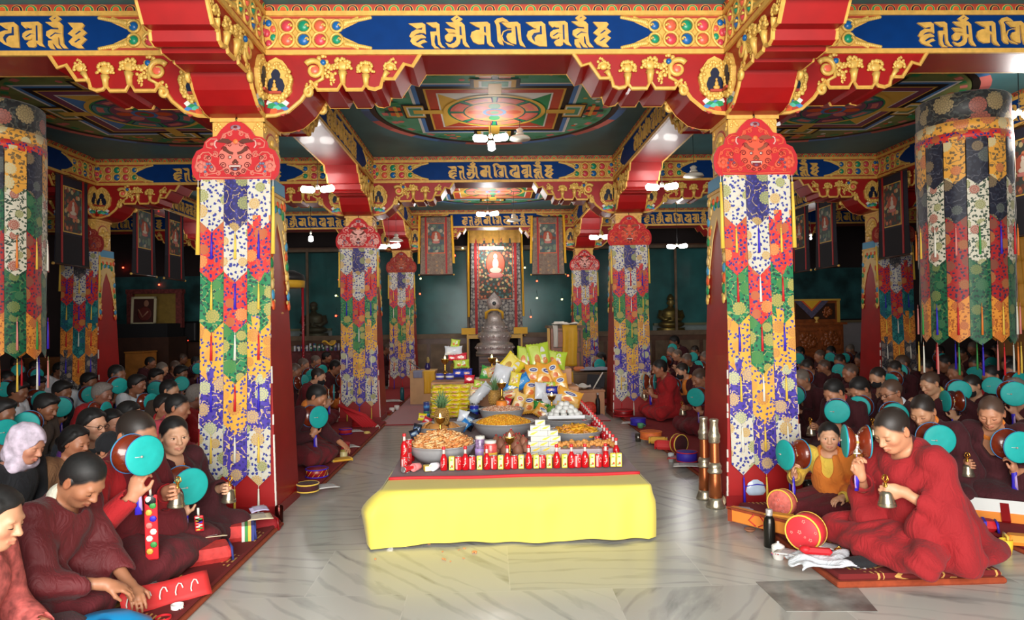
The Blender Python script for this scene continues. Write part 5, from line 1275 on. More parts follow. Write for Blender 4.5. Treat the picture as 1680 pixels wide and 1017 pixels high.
# pyramid of white cream boxes
BXW = mat('white_card', (214, 213, 206), .5); BXY = mat('yellow_print', (248, 214, 70), .5); BX = None
base = P(892, 752); bw, bh, bd = .092, .0425, .07
rows = [(3, 0), (3, .02), (3, 0), (3, .02), (3, 0), (2, 0), (1, .0)]
for r, (n, off) in enumerate(rows):
    for i in range(n):
        x = base.x+(i-(n-1)/2)*(bw-.004)*.9+off-(.02 if r > 4 else 0)
        lab = 'white carton with yellow flash, stack row %s from below, %s from left' % (['one', 'two', 'three', 'four', 'five', 'six', 'seven'][r], ordinal(i))
        if BX is None:
            e = BX = thing('cream_carton', lab, 'carton', (0, 0, 0), 0, 'stacked white cartons'); b = MB(); b.rbox((0, 0, bh/2), (bw-.012, bd, bh-.001), BXW, .003); b.build('box', e)
            b = MB(); b.prism([(-.03, .012), (.0, .012), (.034, .034), (.034, .04), (-.012, .026)], -bd/2-.0002, -bd/2-.0012, BXY, 'xz'); b.build('print', e)
        else: e = dup(BX, None, None, lab)
        e.location = (x, base.y+.06, TT+r*bh); e.rotation_euler = (0, 0, (PI if (r*3+i) % 4 == 1 else 0)+random.uniform(-.06, .06))
# jars
def jar(px, py, r, h, fill, band, lid, label):
    q = P(px, py); e = thing('jar', label, 'jar', (q.x, q.y, TT)); b = MB(); b.lathe([(r*.9, 0), (r, .008), (r, h*.78), (r*.85, h*.88), (r*.8, h*.9)], fill, 22); b.build('body', e)
    b = MB(); b.lathe([(r*1.012, h*.2), (r*1.012, h*.5)], band, 22); b.tube([(-r*.4, -r*.96, h*.3), (0, -r*1.02, h*.4), (r*.4, -r*.96, h*.34)], .004, WHITEP, 5); b.build('wrapper', e)
    b = MB(); b.lathe([(r*.86, h*.88), (r*.88, h*.89), (r*.88, h), (0, h)], lid, 22); b.build('lid', e)
jar(788, 755, .042, .19, mat('mixed_sweets', (150, 120, 160), .3, var=.6, scale=60, coat=.4), mat('lilac_band', (196, 160, 226), .4), WHITEP, 'lilac banded jar of mixed sweets right of the noodle bowl')
jar(805, 760, .052, .175, mat('pink_sweets', (226, 90, 84), .3, var=.3, scale=50, coat=.4), mat('jar_yellow_band', (250, 196, 70), .4), WHITEP, 'pink sweets jar with yellow band behind the front bottles')
# butter lamps
BRASS = mat('brass', (206, 150, 62), .25, .9); BUT = mat('butter', (246, 226, 160), .5); FLAME = mat('flame', (255, 226, 150), .4, emit=8)
def butter_lamp(px, py, y, label, sc=1.):
    p = D(px, py, y); e = thing('butter_lamp', label, 'butter lamp', (p.x, y, p.z), 0, 'butter lamps'); e.scale = (sc,)*3
    b = MB(); b.lathe([(.032, -.15), (.03, -.14), (.012, -.125), (.009, -.11), (.011, -.06), (.009, -.052), (.022, -.046), (.036, -.03), (.042, -.006), (.047, 0), (.04, -.002), (.03, -.02), (0, -.022)], BRASS, 22); b.build('goblet', e)
    b = MB(); b.lathe([(.04, -.004), (.02, .001), (0, .002)], BUT, 18); b.build('butter', e)
    b = MB(); b.lathe([(.004, .0), (.008, .01), (.004, .026), (0, .034)], FLAME, 8); b.build('flame', e); return e
butter_lamp(722, 684.5, 5.45, 'lit brass butter lamp standing in the orange fried noodles')
butter_lamp(836, 717, 5.25, 'lit brass butter lamp before the brown dough cones', 1.0)
butter_lamp(823, 628, 7.12, 'lit brass butter lamp on the orange butter block', 1.15)
butter_lamp(905, 649, 7.5, 'lit brass butter lamp on the green apple behind the white lumps', 1.1)
butter_lamp(730, 589, 8.45, 'lit brass butter lamp on the blue tins at back left', 1.2)
butter_lamp(807, 587, 9.3, 'lit brass butter lamp before the altar stand, left one', 1.35); butter_lamp(815, 593, 9.1, 'lit brass butter lamp before the altar stand, right one', 1.1)
p = D(823, 668, 7.12); b = MB(); b.lathe([(.055, 0), (.062, .01), (.058, .085), (.05, .098), (0, .1)], mat('orange_butter', (242, 140, 50), .5), 20); tag(b.build('butter_block', None, (p.x, 7.12, p.z-.03)), 'orange butter block on the pink grain mix', 'butter')
p = D(905, 676, 7.5); e = thing('apple', 'green apple under the butter lamp behind the white lumps', 'fruit', (p.x, 7.5, p.z)); b = MB(); b.ball((0, 0, .02), (.055, .055, .05), mat('apple_green', (130, 180, 70), .35), 14); b.build('flesh', e)
# pineapples
PINA = mat('pineapple_skin', (168, 128, 62), .6, var=.3, scale=30); PINL = mat('pineapple_leaf', (104, 142, 92), .5, var=.2)
def pineapple(px, py, y, sc, label):
    p = D(px, py, y); e = thing('pineapple', label, 'fruit', p, random.random()*6); e.scale = (sc,)*3
    b = MB(); b.lathe([(.04, 0), (.056, .02), (.064, .07), (.06, .12), (.045, .155), (.02, .165), (0, .166)], PINA, 20)
    for r in range(9):
        z = .012+r*.0175; rr = [.05, .058, .062, .064, .064, .0625, .059, .052, .043][r]
        for k in range(13): a = 2*PI*(k+.5*(r % 2))/13; b.ball((rr*math.cos(a), rr*math.sin(a), z), (.0125, .0125, .0085), PINA, 6)
    b.build('body', e)
    b = MB(); rs = random.Random(4)
    for k in range(34):
        a = k*2.4; q = k/34; l = .05+.13*(q); out = .085*(1-q)+.015
        b.tube([(.02*math.cos(a), .02*math.sin(a), .155), (out*.6*math.cos(a), out*.6*math.sin(a), .165+l*.55), (out*1.25*math.cos(a), out*1.25*math.sin(a), .165+l)], [.011, .009, .001], PINL, 5, None, .35)
    b.build('leaf_crown', e)
pineapple(725, 697, 6.36, 1.0, 'nearer pineapple standing in the bowl behind the fried noodles'); pineapple(812, 664, 7.35, 1.0, 'farther pineapple behind the orange butter block')
pineapple(746, 612, 9.3, .85, 'small pineapple at the back left behind the blue tins')
# fried discs round the near pineapple
dk = None
for i in range(12):
    a = 2*PI*i/12+.3; r = .13 if i % 2 else .17; z = TT+.095+.012*(i % 3)
    if dk is None:
        b = MB(); b.lathe([(0, 0), (.04, .002), (.052, .008), (.045, .016), (0, .018)], FRI, 16); dk = b.build('fried_disc'); o = dk
    else: o = dk.copy(); COL.objects.link(o)
    tag(o, 'golden fried disc leaning round the near pineapple, %s counted anticlockwise' % ordinal(i), 'fritter', 'fried discs round the pineapple'); o.location = (c2.x+r*math.cos(a), c2.y+r*math.sin(a)*.8+.02, z); o.rotation_euler = (.7*math.sin(a)*-1, .7*math.cos(a), 0)
# ------------------------------------------------------------------ packets and bags at the back
def packmat(rgb, rough=.28): return mat('foil_%d_%d_%d' % rgb, rgb, rough, var=.05, scale=9, coat=.4)
def bag_me(w, h, t, c, c2, c3, seed, mark='oval'):
    """puffed foil bag standing in xz, front to -y"""
    rs = random.Random(seed); b = MB(); n = 14
    ph = [rs.uniform(0, 6) for _ in range(4)]
    def th(u, v): return t*max(0, (1-abs(2*u-1)**3.2))**.7*max(0, (1-abs(2*v-1)**2.6))**.75*(1+.14*math.sin(u*9+ph[0])*math.sin(v*8+ph[1]))
    def edge(u, v): return ((u-.5)*w*(1-.07*math.sin(v*PI)), (v-.5)*h*(1-.05*math.sin(u*PI))+.006*math.sin(u*40)*abs(2*v-1)**8)
    def f(u, v): x, z = edge(u, v); return (x, -th(u, v)/2-.001, z)
    def g(u, v): x, z = edge(1-u, v); return (x, th(1-u, v)/2+.001, z)
    b.sheet(f, n, n, packmat(c)); b.sheet(g, n, n, packmat(c))
    p = MB()
    def lay(u0, u1, v0, v1, m, off, wob=0):
        p.sheet(lambda u, v: (lambda U, V: (f(U, V)[0], f(U, V)[1]-off, f(U, V)[2]))(u0+(u1-u0)*u, v0+(v1-v0)*v+wob*math.sin(u*3)), 8, 6, m)
    def oval(u0, v0, ru, rv, m, off):
        k = 12; vs = [(f(u0, v0)[0], f(u0, v0)[1]-off, f(u0, v0)[2])]
        for i in range(k): U, V = u0+ru*math.cos(2*PI*i/k), v0+rv*math.sin(2*PI*i/k); q = f(U, V); vs.append((q[0], q[1]-off, q[2]))
        p.add(vs, [(0, 1+i, 1+(i+1) % k) for i in range(k)], m, True)
    if mark == 'oval':
        lay(.1, .9, .1, .48, packmat(c2), .0015, .05); oval(.5, .68, .3, .14, WHITEP, .003); oval(.5, .68, .22, .085, packmat(c3), .0045); oval(.45, .3, .2, .13, packmat(c3) if c3 != (50, 60, 150) else packmat((226, 120, 60)), .003)
        lay(.36, .62, .66, .7, WHITEP, .006)
    elif mark == 'band':
        lay(.05, .95, .3, .72, packmat(c2), .0015); oval(.5, .52, .3, .13, packmat(c3), .003); lay(.3, .7, .5, .54, WHITEP, .0045)
    elif mark == 'leaf':
        lay(.08, .5, .1, .9, packmat(c2), .0015, .03); oval(.66, .6, .12, .26, WHITEP, .003); oval(.7, .34, .12, .12, packmat(c3), .003); oval(.35, .4, .14, .2, packmat(c3), .003); lay(.55, .8, .56, .66, packmat(c), .0045)
    return b.mesh('pouch'), (p.mesh('print') if p.v else None)
BAGM = {}
def bag(px, py, y, wpx, hpx, kind, label, roll=0., yaw=0., pitch=-.25, name='snack_bag', cat='snack bag', t=.09):
    K = {'lime': ((186, 214, 66), (206, 226, 110), (216, 130, 60), 'leaf'), 'orange': ((246, 176, 66), (250, 200, 120), (50, 60, 150), 'oval'), 'yellow': ((244, 220, 60), (250, 232, 120), (196, 150, 60), 'leaf'), 'blue': ((40, 130, 214), (90, 170, 236), (240, 240, 240), 'band'),
         'green': ((70, 170, 80), (150, 210, 120), (240, 240, 240), 'band'), 'white': ((226, 230, 238), None, None, None), 'red': ((214, 40, 60), (230, 90, 100), (250, 230, 220), 'band'), 'cream': ((246, 206, 120), (250, 226, 180), (226, 110, 60), 'oval'), 'navy': ((36, 48, 150), (60, 80, 190), (226, 160, 110), 'band'),
         'ylpack': ((248, 226, 40), (250, 240, 130), (206, 60, 50), 'band'), 'black': ((30, 34, 44), (60, 80, 120), (150, 180, 200), 'band'), 'dkgreen': ((40, 130, 60), (60, 160, 70), (240, 150, 60), 'band'), 'grey': ((150, 160, 180), (180, 190, 206), (120, 130, 150), None)}[kind]
    w, h = wpx*y/1118, hpx*y/1118; key = (kind, round(w, 2), round(h, 2), len(BAGM) % 3)
    if key not in BAGM: BAGM[key] = bag_me(w, h, min(t, w*.4), K[0], K[1] or K[0], K[2] or K[0], len(BAGM), K[3])
    me, pr = BAGM[key]; p = D(px, py, y)
    e = thing(name, label, cat, p, (pitch, roll, yaw), 'bags and packets heaped on the table'); link('pouch', me, e)
    if pr: link('print', pr, e)
    return e
# cartons that carry the heap
b = MB(); b.rbox((0, 0, .15), (.9, .55, .3), TAN, .01); tag(b.build('carton', None, (D(885, 640, 8.35).x, 8.35, TT)), 'brown carton under the heap of snack bags', 'carton')
b = MB(); b.rbox((0, 0, .1), (.8, .4, .2), TAN, .01); tag(b.build('carton', None, (D(884, 640, 8.4).x, 8.5, TT+.3)), 'upper brown carton carrying the lime snack bags', 'carton')
b = MB(); b.rbox((0, 0, .1), (.34, .2, .2), TAN, .01); tag(b.build('carton', None, (D(880, 640, 8.5).x, 8.58, TT+.5)), 'topmost brown carton behind the lime snack bags', 'carton')
b = MB(); b.rbox((0, 0, .19), (.4, .3, .38), TAN, .01); tag(b.build('carton', None, (D(806, 640, 8.55).x, 8.55, TT)), 'brown carton behind the silvery bag', 'carton')
e = thing('small_stand', 'small wooden stand carrying the two rear butter lamps', 'stand', (D(811, 600, 9.2).x, 9.2, 0)); b = MB(); b.rbox((0, 0, .725), (.4, .4, .026), OLDW, .006); b.build('top', e)
for sx in (-1, 1):
    for sy in (-1, 1): b = MB(); b.box((sx*.17, sy*.17, .363), (.04, .04, .71), OLDW); b.build('leg', e)
for a in ((863, 588, 8.3, 32, 40, 'lime', 'lime snack bag at the left of the top row', .1), (885, 586, 8.2, 38, 48, 'lime', 'biggest lime snack bag in the middle of the top row', -.12), (911, 590, 8.3, 36, 30, 'lime', 'lime snack bag at the right end of the top row, next to the yellow cloth', .15),
          (839, 600, 8.1, 36, 36, 'yellow', 'bright yellow bag standing on its corner left of the lime bags', .75), (875, 613, 8.0, 28, 32, 'orange', 'orange snack bag at the top of the left hanging strip', .0), (871, 638, 7.9, 27, 32, 'orange', 'orange snack bag in the middle of the left hanging strip', .04), (868, 663, 7.8, 27, 32, 'orange', 'orange snack bag at the bottom of the left hanging strip', -.03),
          (896, 616, 8.0, 38, 40, 'orange', 'large orange snack bag between the two hanging strips', .2), (910, 609, 7.95, 22, 36, 'orange', 'orange snack bag at the top of the right hanging strip', -.5), (920, 630, 7.9, 24, 34, 'orange', 'orange snack bag in the middle of the right hanging strip', -.15), (934, 651, 7.75, 42, 26, 'orange', 'orange snack bag at the bottom of the right hanging strip', .35),
          (847, 632, 7.9, 52, 22, 'blue', 'bright blue bag lying across the left of the heap', -.5), (887, 641, 7.75, 20, 28, 'white', 'plain white pouch between the orange strips', .1), (823, 615, 8.0, 30, 34, 'white', 'silvery white bag behind the butter block lamp', .3), (845, 622, 7.85, 18, 24, 'yellow', 'oval yellow packet on the blue bag', .2),
          (904, 640, 7.85, 22, 14, 'navy', 'small navy packet under the large orange bag', 0), (902, 632, 7.9, 22, 12, 'lime', 'small lime packet under the large orange bag', 0), (905, 655, 7.7, 34, 20, 'white', 'white packet behind the green apple lamp', .1), (890, 664, 7.7, 30, 14, 'dkgreen', 'dark green packet at the foot of the left strip', .05), (913, 665, 7.7, 30, 14, 'dkgreen', 'dark green packet beside the white lumps', .05),
          (890, 676, 7.6, 28, 22, 'orange', 'orange bag on edge behind the white lumps', .6), (930, 671, 7.6, 36, 22, 'cream', 'cream bag beside the rear of the right bottle row', .2), (836, 647, 7.7, 34, 16, 'cream', 'cream bag lying behind the orange butter block', -.2), (851, 660, 7.6, 20, 34, 'cream', 'cream bag standing left of the orange strip', .4),
          (845, 674, 7.45, 26, 14, 'red', 'red packet lying behind the pink grain mix', .1), (872, 571, 8.45, 20, 10, 'red', 'small red packet behind the lime bags, left one', 0), (888, 571, 8.45, 18, 10, 'red', 'small red packet behind the lime bags, right one', 0), (852, 592, 8.5, 18, 16, 'grey', 'small grey pouch left of the lime bags', 0), (858, 606, 8.3, 24, 16, 'cream', 'cream packet under the lime bags', .1),
          (798, 612, 8.5, 20, 24, 'green', 'green and white bag left of the silvery bag', .2), (812, 608, 8.5, 34, 18, 'cream', 'straw coloured bag behind the farther pineapple', -.3), (787, 647, 7.9, 46, 18, 'white', 'long white pouch slanting behind the pineapple', -.75), (779, 642, 8.0, 26, 28, 'cream', 'orange and cream bag right of the yellow biscuit stack', .0), (786, 630, 7.96, 18, 12, 'lime', 'small lime packet over the cream bag', .2),
          (783, 671, 7.6, 24, 14, 'black', 'dark packet right of the blue tins', .3), (770, 690, 6.75, 22, 30, 'black', 'dark glossy packet between the two rear bowls, right one', .5), (762, 697, 6.6, 16, 18, 'blue', 'blue packet wedged between the two rear bowls', .8), (768, 684, 6.9, 26, 14, 'blue', 'pale blue packet above the rear bowls', .3), (760, 683, 6.75, 18, 20, 'white', 'white wrapper beside the fried discs', .2), (773, 686, 6.8, 18, 8, 'green', 'green wrapper between the rear bowls', -.5), (684, 705, 6.1, 14, 20, 'black', 'dark packet left of the rear bowl, upper one', .2), (680, 712, 5.95, 16, 16, 'black', 'dark packet left of the rear bowl, lower one', -.4),
          (832, 660, 7.6, 12, 16, 'red', 'little red packet behind the butter block', .3), (938, 688, 7.3, 18, 14, 'blue', 'blue packet beside the end of the right bottle row', .1), (701, 690, 6.9, 14, 12, 'red', 'little red packet at the left of the near pineapple bowl', .4), (693, 684, 7.1, 14, 12, 'ylpack', 'little yellow packet at the left of the near pineapple bowl', .1)):
    bag(*a[:7], roll=a[7], yaw=random.uniform(-.25, .25))
# yellow biscuit packs in a stack
st = None
for r in range(8):
    n = 4
    for i in range(n):
        px = 715+i*15.5+(r % 2)*2-(7-r)*.3; py = 668-r*6.6; y = 7.75+.02*(r % 3)
        lab = 'yellow biscuit pack behind the near pineapple, row %s from below, %s from left' % (['one', 'two', 'three', 'four', 'five', 'six', 'seven', 'eight'][r], ordinal(i))
        p = D(px, py, y)
        if st is None:
            me = bag_me(17*y/1118, 7.4*y/1118, .07, (248, 226, 40), (250, 240, 130), (206, 60, 50), 77, 'band'); st = thing('biscuit_pack', lab, 'biscuit pack', p, 0, 'stacked yellow biscuit packs'); link('pouch', me[0], st); link('print', me[1], st); o = st
        else: o = dup(st, None, None, lab)
        o.location = (p.x, y, TT+.027+r*.0465); o.rotation_euler = (random.uniform(-.1, .1), random.uniform(-.06, .06), random.uniform(-.2, .2)); o.scale = (1, 2.0, 1)
b = MB(); b.rbox((0, 0, .17), (.4, .3, .34), TAN, .01); tag(b.build('carton', None, (D(738, 640, 8.1).x, 8.1, TT)), 'brown carton behind the yellow biscuit stack', 'carton')
b = MB(); b.rbox((0, 0, .178), (.55, .3, .356), TAN, .01); tag(b.build('carton', None, (D(745, 640, 8.5).x, 8.5, TT)), 'brown carton carrying the tins and rolls at back left', 'carton')
def tin(px, py, y, r, h, rgb, label, name='tin'):
    p = D(px, py, y); e = thing(name, label, 'tin', p); m = mat('tin_%d_%d_%d' % rgb, rgb, .3, coat=.4); b = MB(); b.lathe([(r, 0), (r, h)], m, 20); b.lathe([(r*1.01, h*.3), (r*1.01, h*.6)], WHITEP if rgb[0] > 60 else SKYP, 20); b.build('body', e); b = MB(); b.lathe([(r*1.03, h*.97), (r*1.03, h), (r*.9, h*.98), (0, h*.98)], CANT, 20); b.build('lid', e)
tin(722, 622, 8.45, .052, .075, (70, 74, 170), 'violet blue tin at the back left, outer one'); tin(738, 622, 8.45, .052, .075, (70, 74, 171), 'violet blue tin at the back left, next to the rolls'); tin(778, 680, 7.3, .05, .1, (40, 50, 170), 'deep blue tin right of the yellow biscuit stack'); tin(700, 673.8, 7.6, .035, .1, (60, 70, 130), 'dark blue can at the left of the biscuit stack, upper'); tin(700, 685, 7.6, .036, .075, (50, 120, 100), 'green banded can at the left of the biscuit stack, lower')
for a in ((751, 612, 8.45, 16, 14, 'navy', 'navy biscuit roll with orange discs, left one', 0), (766, 612, 8.45, 18, 15, 'navy', 'navy biscuit roll with orange discs, right one', 0), (770, 622, 8.3, 17, 14, 'red', 'red packet under the right navy roll', .05), (757, 597, 8.5, 26, 14, 'lime', 'lime packet lying on the navy rolls', -.05), (756, 586, 8.55, 20, 15, 'red', 'red packet in the back left stack, right one', 0), (742, 587, 8.55, 14, 10, 'red', 'red packet in the back left stack, left one', .1), (744, 575, 8.55, 29, 15, 'white', 'white cushion shaped packet near the top of the back left stack', 0), (747, 563, 8.55, 15, 13, 'lime', 'small lime packet topping the back left stack', .15)):
    bag(*a[:7], roll=a[7], pitch=-.05, t=.12)
# crumbs fallen on the floor before the table
CR = mat('orange_crumb', (226, 150, 90), .8); crumb = None
for i, (px, py, s) in enumerate(((778, 907, .016), (729, 918, .012), (762, 900, .008), (704, 893, .008), (753, 902, .007), (868, 881, .016), (726, 905, .006), (740, 921, .007), (760, 916, .007), (615, 917, .009))):
    b = MB(); rs = random.Random(i)
    for k in range(5): b.ball((rs.uniform(-s, s), rs.uniform(-s, s), s*.3), s*rs.uniform(.3, .6), CR, 6)
    tag(b.build('crumb', None, G(px, py, .001)), 'orange crumb on the floor before the table, %s' % ('largest, near the middle', 'at the lower middle', 'below the cloth hem', 'at the left under the hem', 'very small, by the largest', 'on the hem line, middle right', 'tiny, left of the largest', 'tiny, lower middle right', 'tiny, furthest right below', 'furthest left on the slab')[i], 'crumb', 'crumbs on the floor')
# ------------------------------------------------------------------ people: smooth blended bodies
class Field:
    def __init__(s, lo, hi, h):
        s.lo = np.array(lo, np.float32); s.h = h
        s.n = np.ceil((np.array(hi)-s.lo)/h).astype(int)+1
        s.d = np.full(tuple(s.n), .3, np.float32)
        s.ax = [s.lo[i]+h*np.arange(s.n[i], dtype=np.float32) for i in range(3)]
    def blk(s, lo, hi, pad):
        a = np.clip(np.floor((np.array(lo)-pad-s.lo)/s.h).astype(int), 0, s.n); b = np.clip(np.ceil((np.array(hi)+pad-s.lo)/s.h).astype(int)+1, 0, s.n)
        sl = tuple(slice(int(x), int(y)) for x, y in zip(a, b))
        if any(x.stop <= x.start for x in sl): return None, None
        return sl, (s.ax[0][sl[0]][:, None, None], s.ax[1][sl[1]][None, :, None], s.ax[2][sl[2]][None, None, :])
    def comb(s, prim, k, cut=False):
        f, lo, hi = prim
        sl, p = s.blk(lo, hi, k+3*s.h if not cut else k+2*s.h)
        if sl is None: return
        e = f(p); a = s.d[sl]
        if cut: e = -e; h = np.clip(.5-.5*(e-a)/k, 0, 1) if k > 0 else (a > e).astype(np.float32); s.d[sl] = e+(a-e)*h+k*h*(1-h)
        else: h = np.clip(.5+.5*(e-a)/k, 0, 1); s.d[sl] = e+(a-e)*h-k*h*(1-h)
    def add(s, prim, k=.03): s.comb(prim, k)
    def cut(s, prim, k=.01): s.comb(prim, k, True)
    def floor(s, z): s.d = np.maximum(s.d, (z-s.ax[2])[None, None, :])
    def grid(s): return s.ax[0][:, None, None], s.ax[1][None, :, None], s.ax[2][None, None, :]
    def extract(s):
        g = vdb.FloatGrid(.3); g.copyFromArray(s.d); g.transform = vdb.createLinearTransform(s.h)
        pts, tri, quad = g.convertToPolygons(0.0, 0.0)
        return np.asarray(pts)+s.lo, np.asarray(tri), np.asarray(quad)
def cap(a, b, ra, rb=None):
    a = np.array(a, np.float32); b = np.array(b, np.float32); rb = ra if rb is None else rb; ab = b-a; L2 = float(ab @ ab)+1e-9
    def f(p):
        x, y, z = p[0]-a[0], p[1]-a[1], p[2]-a[2]
        t = np.clip((x*ab[0]+y*ab[1]+z*ab[2])/L2, 0, 1)
        return np.sqrt((x-ab[0]*t)**2+(y-ab[1]*t)**2+(z-ab[2]*t)**2)-(ra+(rb-ra)*t)
    r = max(ra, rb); return f, np.minimum(a, b)-r, np.maximum(a, b)+r
def ell(c, r, R=None):
    c = np.array(c, np.float32); r = np.array(r, np.float32); m = float(r.max())
    def f(p):
        x, y, z = p[0]-c[0], p[1]-c[1], p[2]-c[2]
        if R is not None: x, y, z = R[0][0]*x+R[1][0]*y+R[2][0]*z, R[0][1]*x+R[1][1]*y+R[2][1]*z, R[0][2]*x+R[1][2]*y+R[2][2]*z
        k0 = np.sqrt((x/r[0])**2+(y/r[1])**2+(z/r[2])**2); k1 = np.sqrt((x/r[0]**2)**2+(y/r[1]**2)**2+(z/r[2]**2)**2)+1e-6
        return k0*(k0-1)/k1
    ext = np.array([m]*3) if R is not None else r
    return f, c-ext, c+ext
def half(n, c0, lo, hi):
    """region where n.p > c0 within a box"""
    return (lambda p: c0-(n[0]*p[0]+n[1]*p[1]+n[2]*p[2])), np.array(lo), np.array(hi)
def nrm(v): v = np.array(v, float); return v/np.linalg.norm(v)
def frame(yaw, pitch, roll=0.):
    """columns forward, left, up; pitch > 0 looks down"""
    cy, sy, cp, sp, cr, sr = math.cos(yaw), math.sin(yaw), math.cos(pitch), math.sin(pitch), math.cos(roll), math.sin(roll)
    Rz = np.array([[cy, -sy, 0], [sy, cy, 0], [0, 0, 1]]); Ry = np.array([[cp, 0, sp], [0, 1, 0], [-sp, 0, cp]]); Rx = np.array([[1, 0, 0], [0, cr, -sr], [0, sr, cr]])
    return Rz @ Ry @ Rx
SKINM = {}
def skin_mat(tone):
    if tone in SKINM: return SKINM[tone]
    m = bpy.data.materials.new('skin_%d_%d_%d' % tone); m.use_nodes = True; nt = m.node_tree; b_ = nt.nodes['Principled BSDF']
    a = N(nt, 'ShaderNodeVertexColor', layer_name='tint'); x = N(nt, 'ShaderNodeMix', data_type='RGBA', blend_type='MULTIPLY'); x.inputs['Factor'].default_value = 1
    x.inputs[6].default_value = (*lin(tone), 1); nt.links.new(a.outputs['Color'], x.inputs[7]); nt.links.new(x.outputs[2], b_.inputs['Base Color'])
    b_.inputs['Roughness'].default_value = .5; b_.inputs['Subsurface Weight'].default_value = .08; b_.inputs['Subsurface Radius'].default_value = (.02, .008, .005); b_.inputs['Subsurface Scale'].default_value = .3
    SKINM[tone] = m; return m
def field_mesh(name, F, m, tint=None, scale=1.):
    pts, tri, quad = F.extract()
    me = bpy.data.meshes.new(name); nt_, nq = len(tri), len(quad); nl = nt_*3+nq*4
    me.vertices.add(len(pts)); me.vertices.foreach_set('co', (pts*scale).astype(np.float32).ravel())
    me.loops.add(nl); me.polygons.add(nt_+nq)
    li = np.concatenate([tri[:, ::-1].ravel(), quad[:, ::-1].ravel()]).astype(np.int32); me.loops.foreach_set('vertex_index', li)
    me.polygons.foreach_set('loop_start', np.concatenate([np.arange(nt_)*3, nt_*3+np.arange(nq)*4]).astype(np.int32))
    me.polygons.foreach_set('use_smooth', np.ones(nt_+nq, bool))
    me.materials.append(m); me.update(calc_edges=True)
    if tint is not None:
        col = np.ones((len(pts), 4), np.float32); col[:, :3] = tint(pts); ca = me.color_attributes.new('tint', 'FLOAT_COLOR', 'POINT'); ca.data.foreach_set('color', col.ravel())
    return me
def hand(F, w, d, n, side, curl=(.5, .6, .5), s=1., spread=.0, thumb=.5):
    """w wrist, d towards the fingers, n out of the palm, side +1 thumb on the n x d side"""
    w = np.array(w, float); d = nrm(d); n = nrm(np.array(n)-d*np.dot(n, d)); t = np.cross(n, d)*side
    R = np.stack([d, t, n], 1)
    F.add(ell(w+d*.048*s, (.05*s, .04*s, .017*s), R), .012); F.add(cap(w-d*.015*s, w+d*.03*s, .025*s, .024*s), .02)
    F.add(ell(w+d*.035*s+t*.026*s+n*.006*s, (.03*s, .018*s, .016*s), R), .012)
    for i, (o, L, r) in enumerate(((.029, .070, .0088), (.0098, .078, .009), (-.0098, .073, .0086), (-.028, .058, .0076))):
        p = w+d*(.088-.006*abs(i-1.3))*s+t*o*s; dd = nrm(d+t*spread*(1.5-i)*.3); a = 0
        for j, (q, c) in enumerate(zip((.44, .32, .24), curl)):
            a += c*(1+.08*i); v = dd*math.cos(a)+n*math.sin(a); p2 = p+v*L*q*s
            F.add(cap(p, p2, r*s*(1-.1*j), r*s*(.92-.12*j)), .0035 if j else .008); p = p2
    p = w+d*.03*s+t*.036*s+n*.006*s; v = nrm(d*.75+t*.65+n*thumb*.7); p2 = p+v*.036*s; F.add(cap(p, p2, .0115*s, .0098*s), .008)
    v2 = nrm(d*1.+t*.05*(1-thumb)+n*thumb*.9); F.add(cap(p2, p2+v2*.03*s, .0098*s, .0075*s), .004)
def head(F, c, R, s=1., fine=True, child=0.):
    def P3(x, y, z): return np.array(c)+R @ (np.array((x, y, z))*s)
    def E(x, y, z, a, b_, d, k, cut=False): (F.cut if cut else F.add)(ell(P3(x, y, z), (a*s, b_*s, d*s), R), k*s)
    def C(p, q, ra, rb, k): F.add(cap(P3(*p), P3(*q), ra*s, rb*s), k*s)
    E(-.012, 0, .028, .1, .078, .09, .01); E(.028, 0, -.032, .068, .062, .082, .03); E(.056, 0, -.09+.012*child, .03, .032, .026, .03); E(.0, 0, -.06, .06, .058, .05, .03)
    for y in (-1, 1): E(.06, y*.041, -.022, .026, .024, .024, .025)
    C((.083, -.03, .016), (.083, .03, .016), .013, .013, .022)
    if fine:
        for y in (-1, 1): E(.1, y*.031, -.001, .017, .018, .011, .014, True); E(.0785, y*.031, -.004, .0165, .017, .0125, .004)
    C((.09, 0, .006), (.111-.006*child, 0, -.032), .0075, .0125, .013)
    for y in (-1, 1): E(.1, y*.012, -.035, .011, .008, .0075, .007)
    if fine:
        for y in (-1, 1): C((.1, 0, -.061), (.088, y*.022, -.064), .0062, .0042, .006); C((.098, 0, -.073), (.088, y*.018, -.07), .0075, .0045, .006)
        F.cut(cap(P3(.109, -.018, -.0668), P3(.109, .018, -.0668), .0048*s), .003)
    else: E(.094, 0, -.067, .009, .02, .011, .012)
    for y in (-1, 1):
        E(-.004, y*.079, -.008, .021, .009, .033, .008)
        if fine: E(.002, y*.0895, -.006, .011, .006, .019, .004, True)
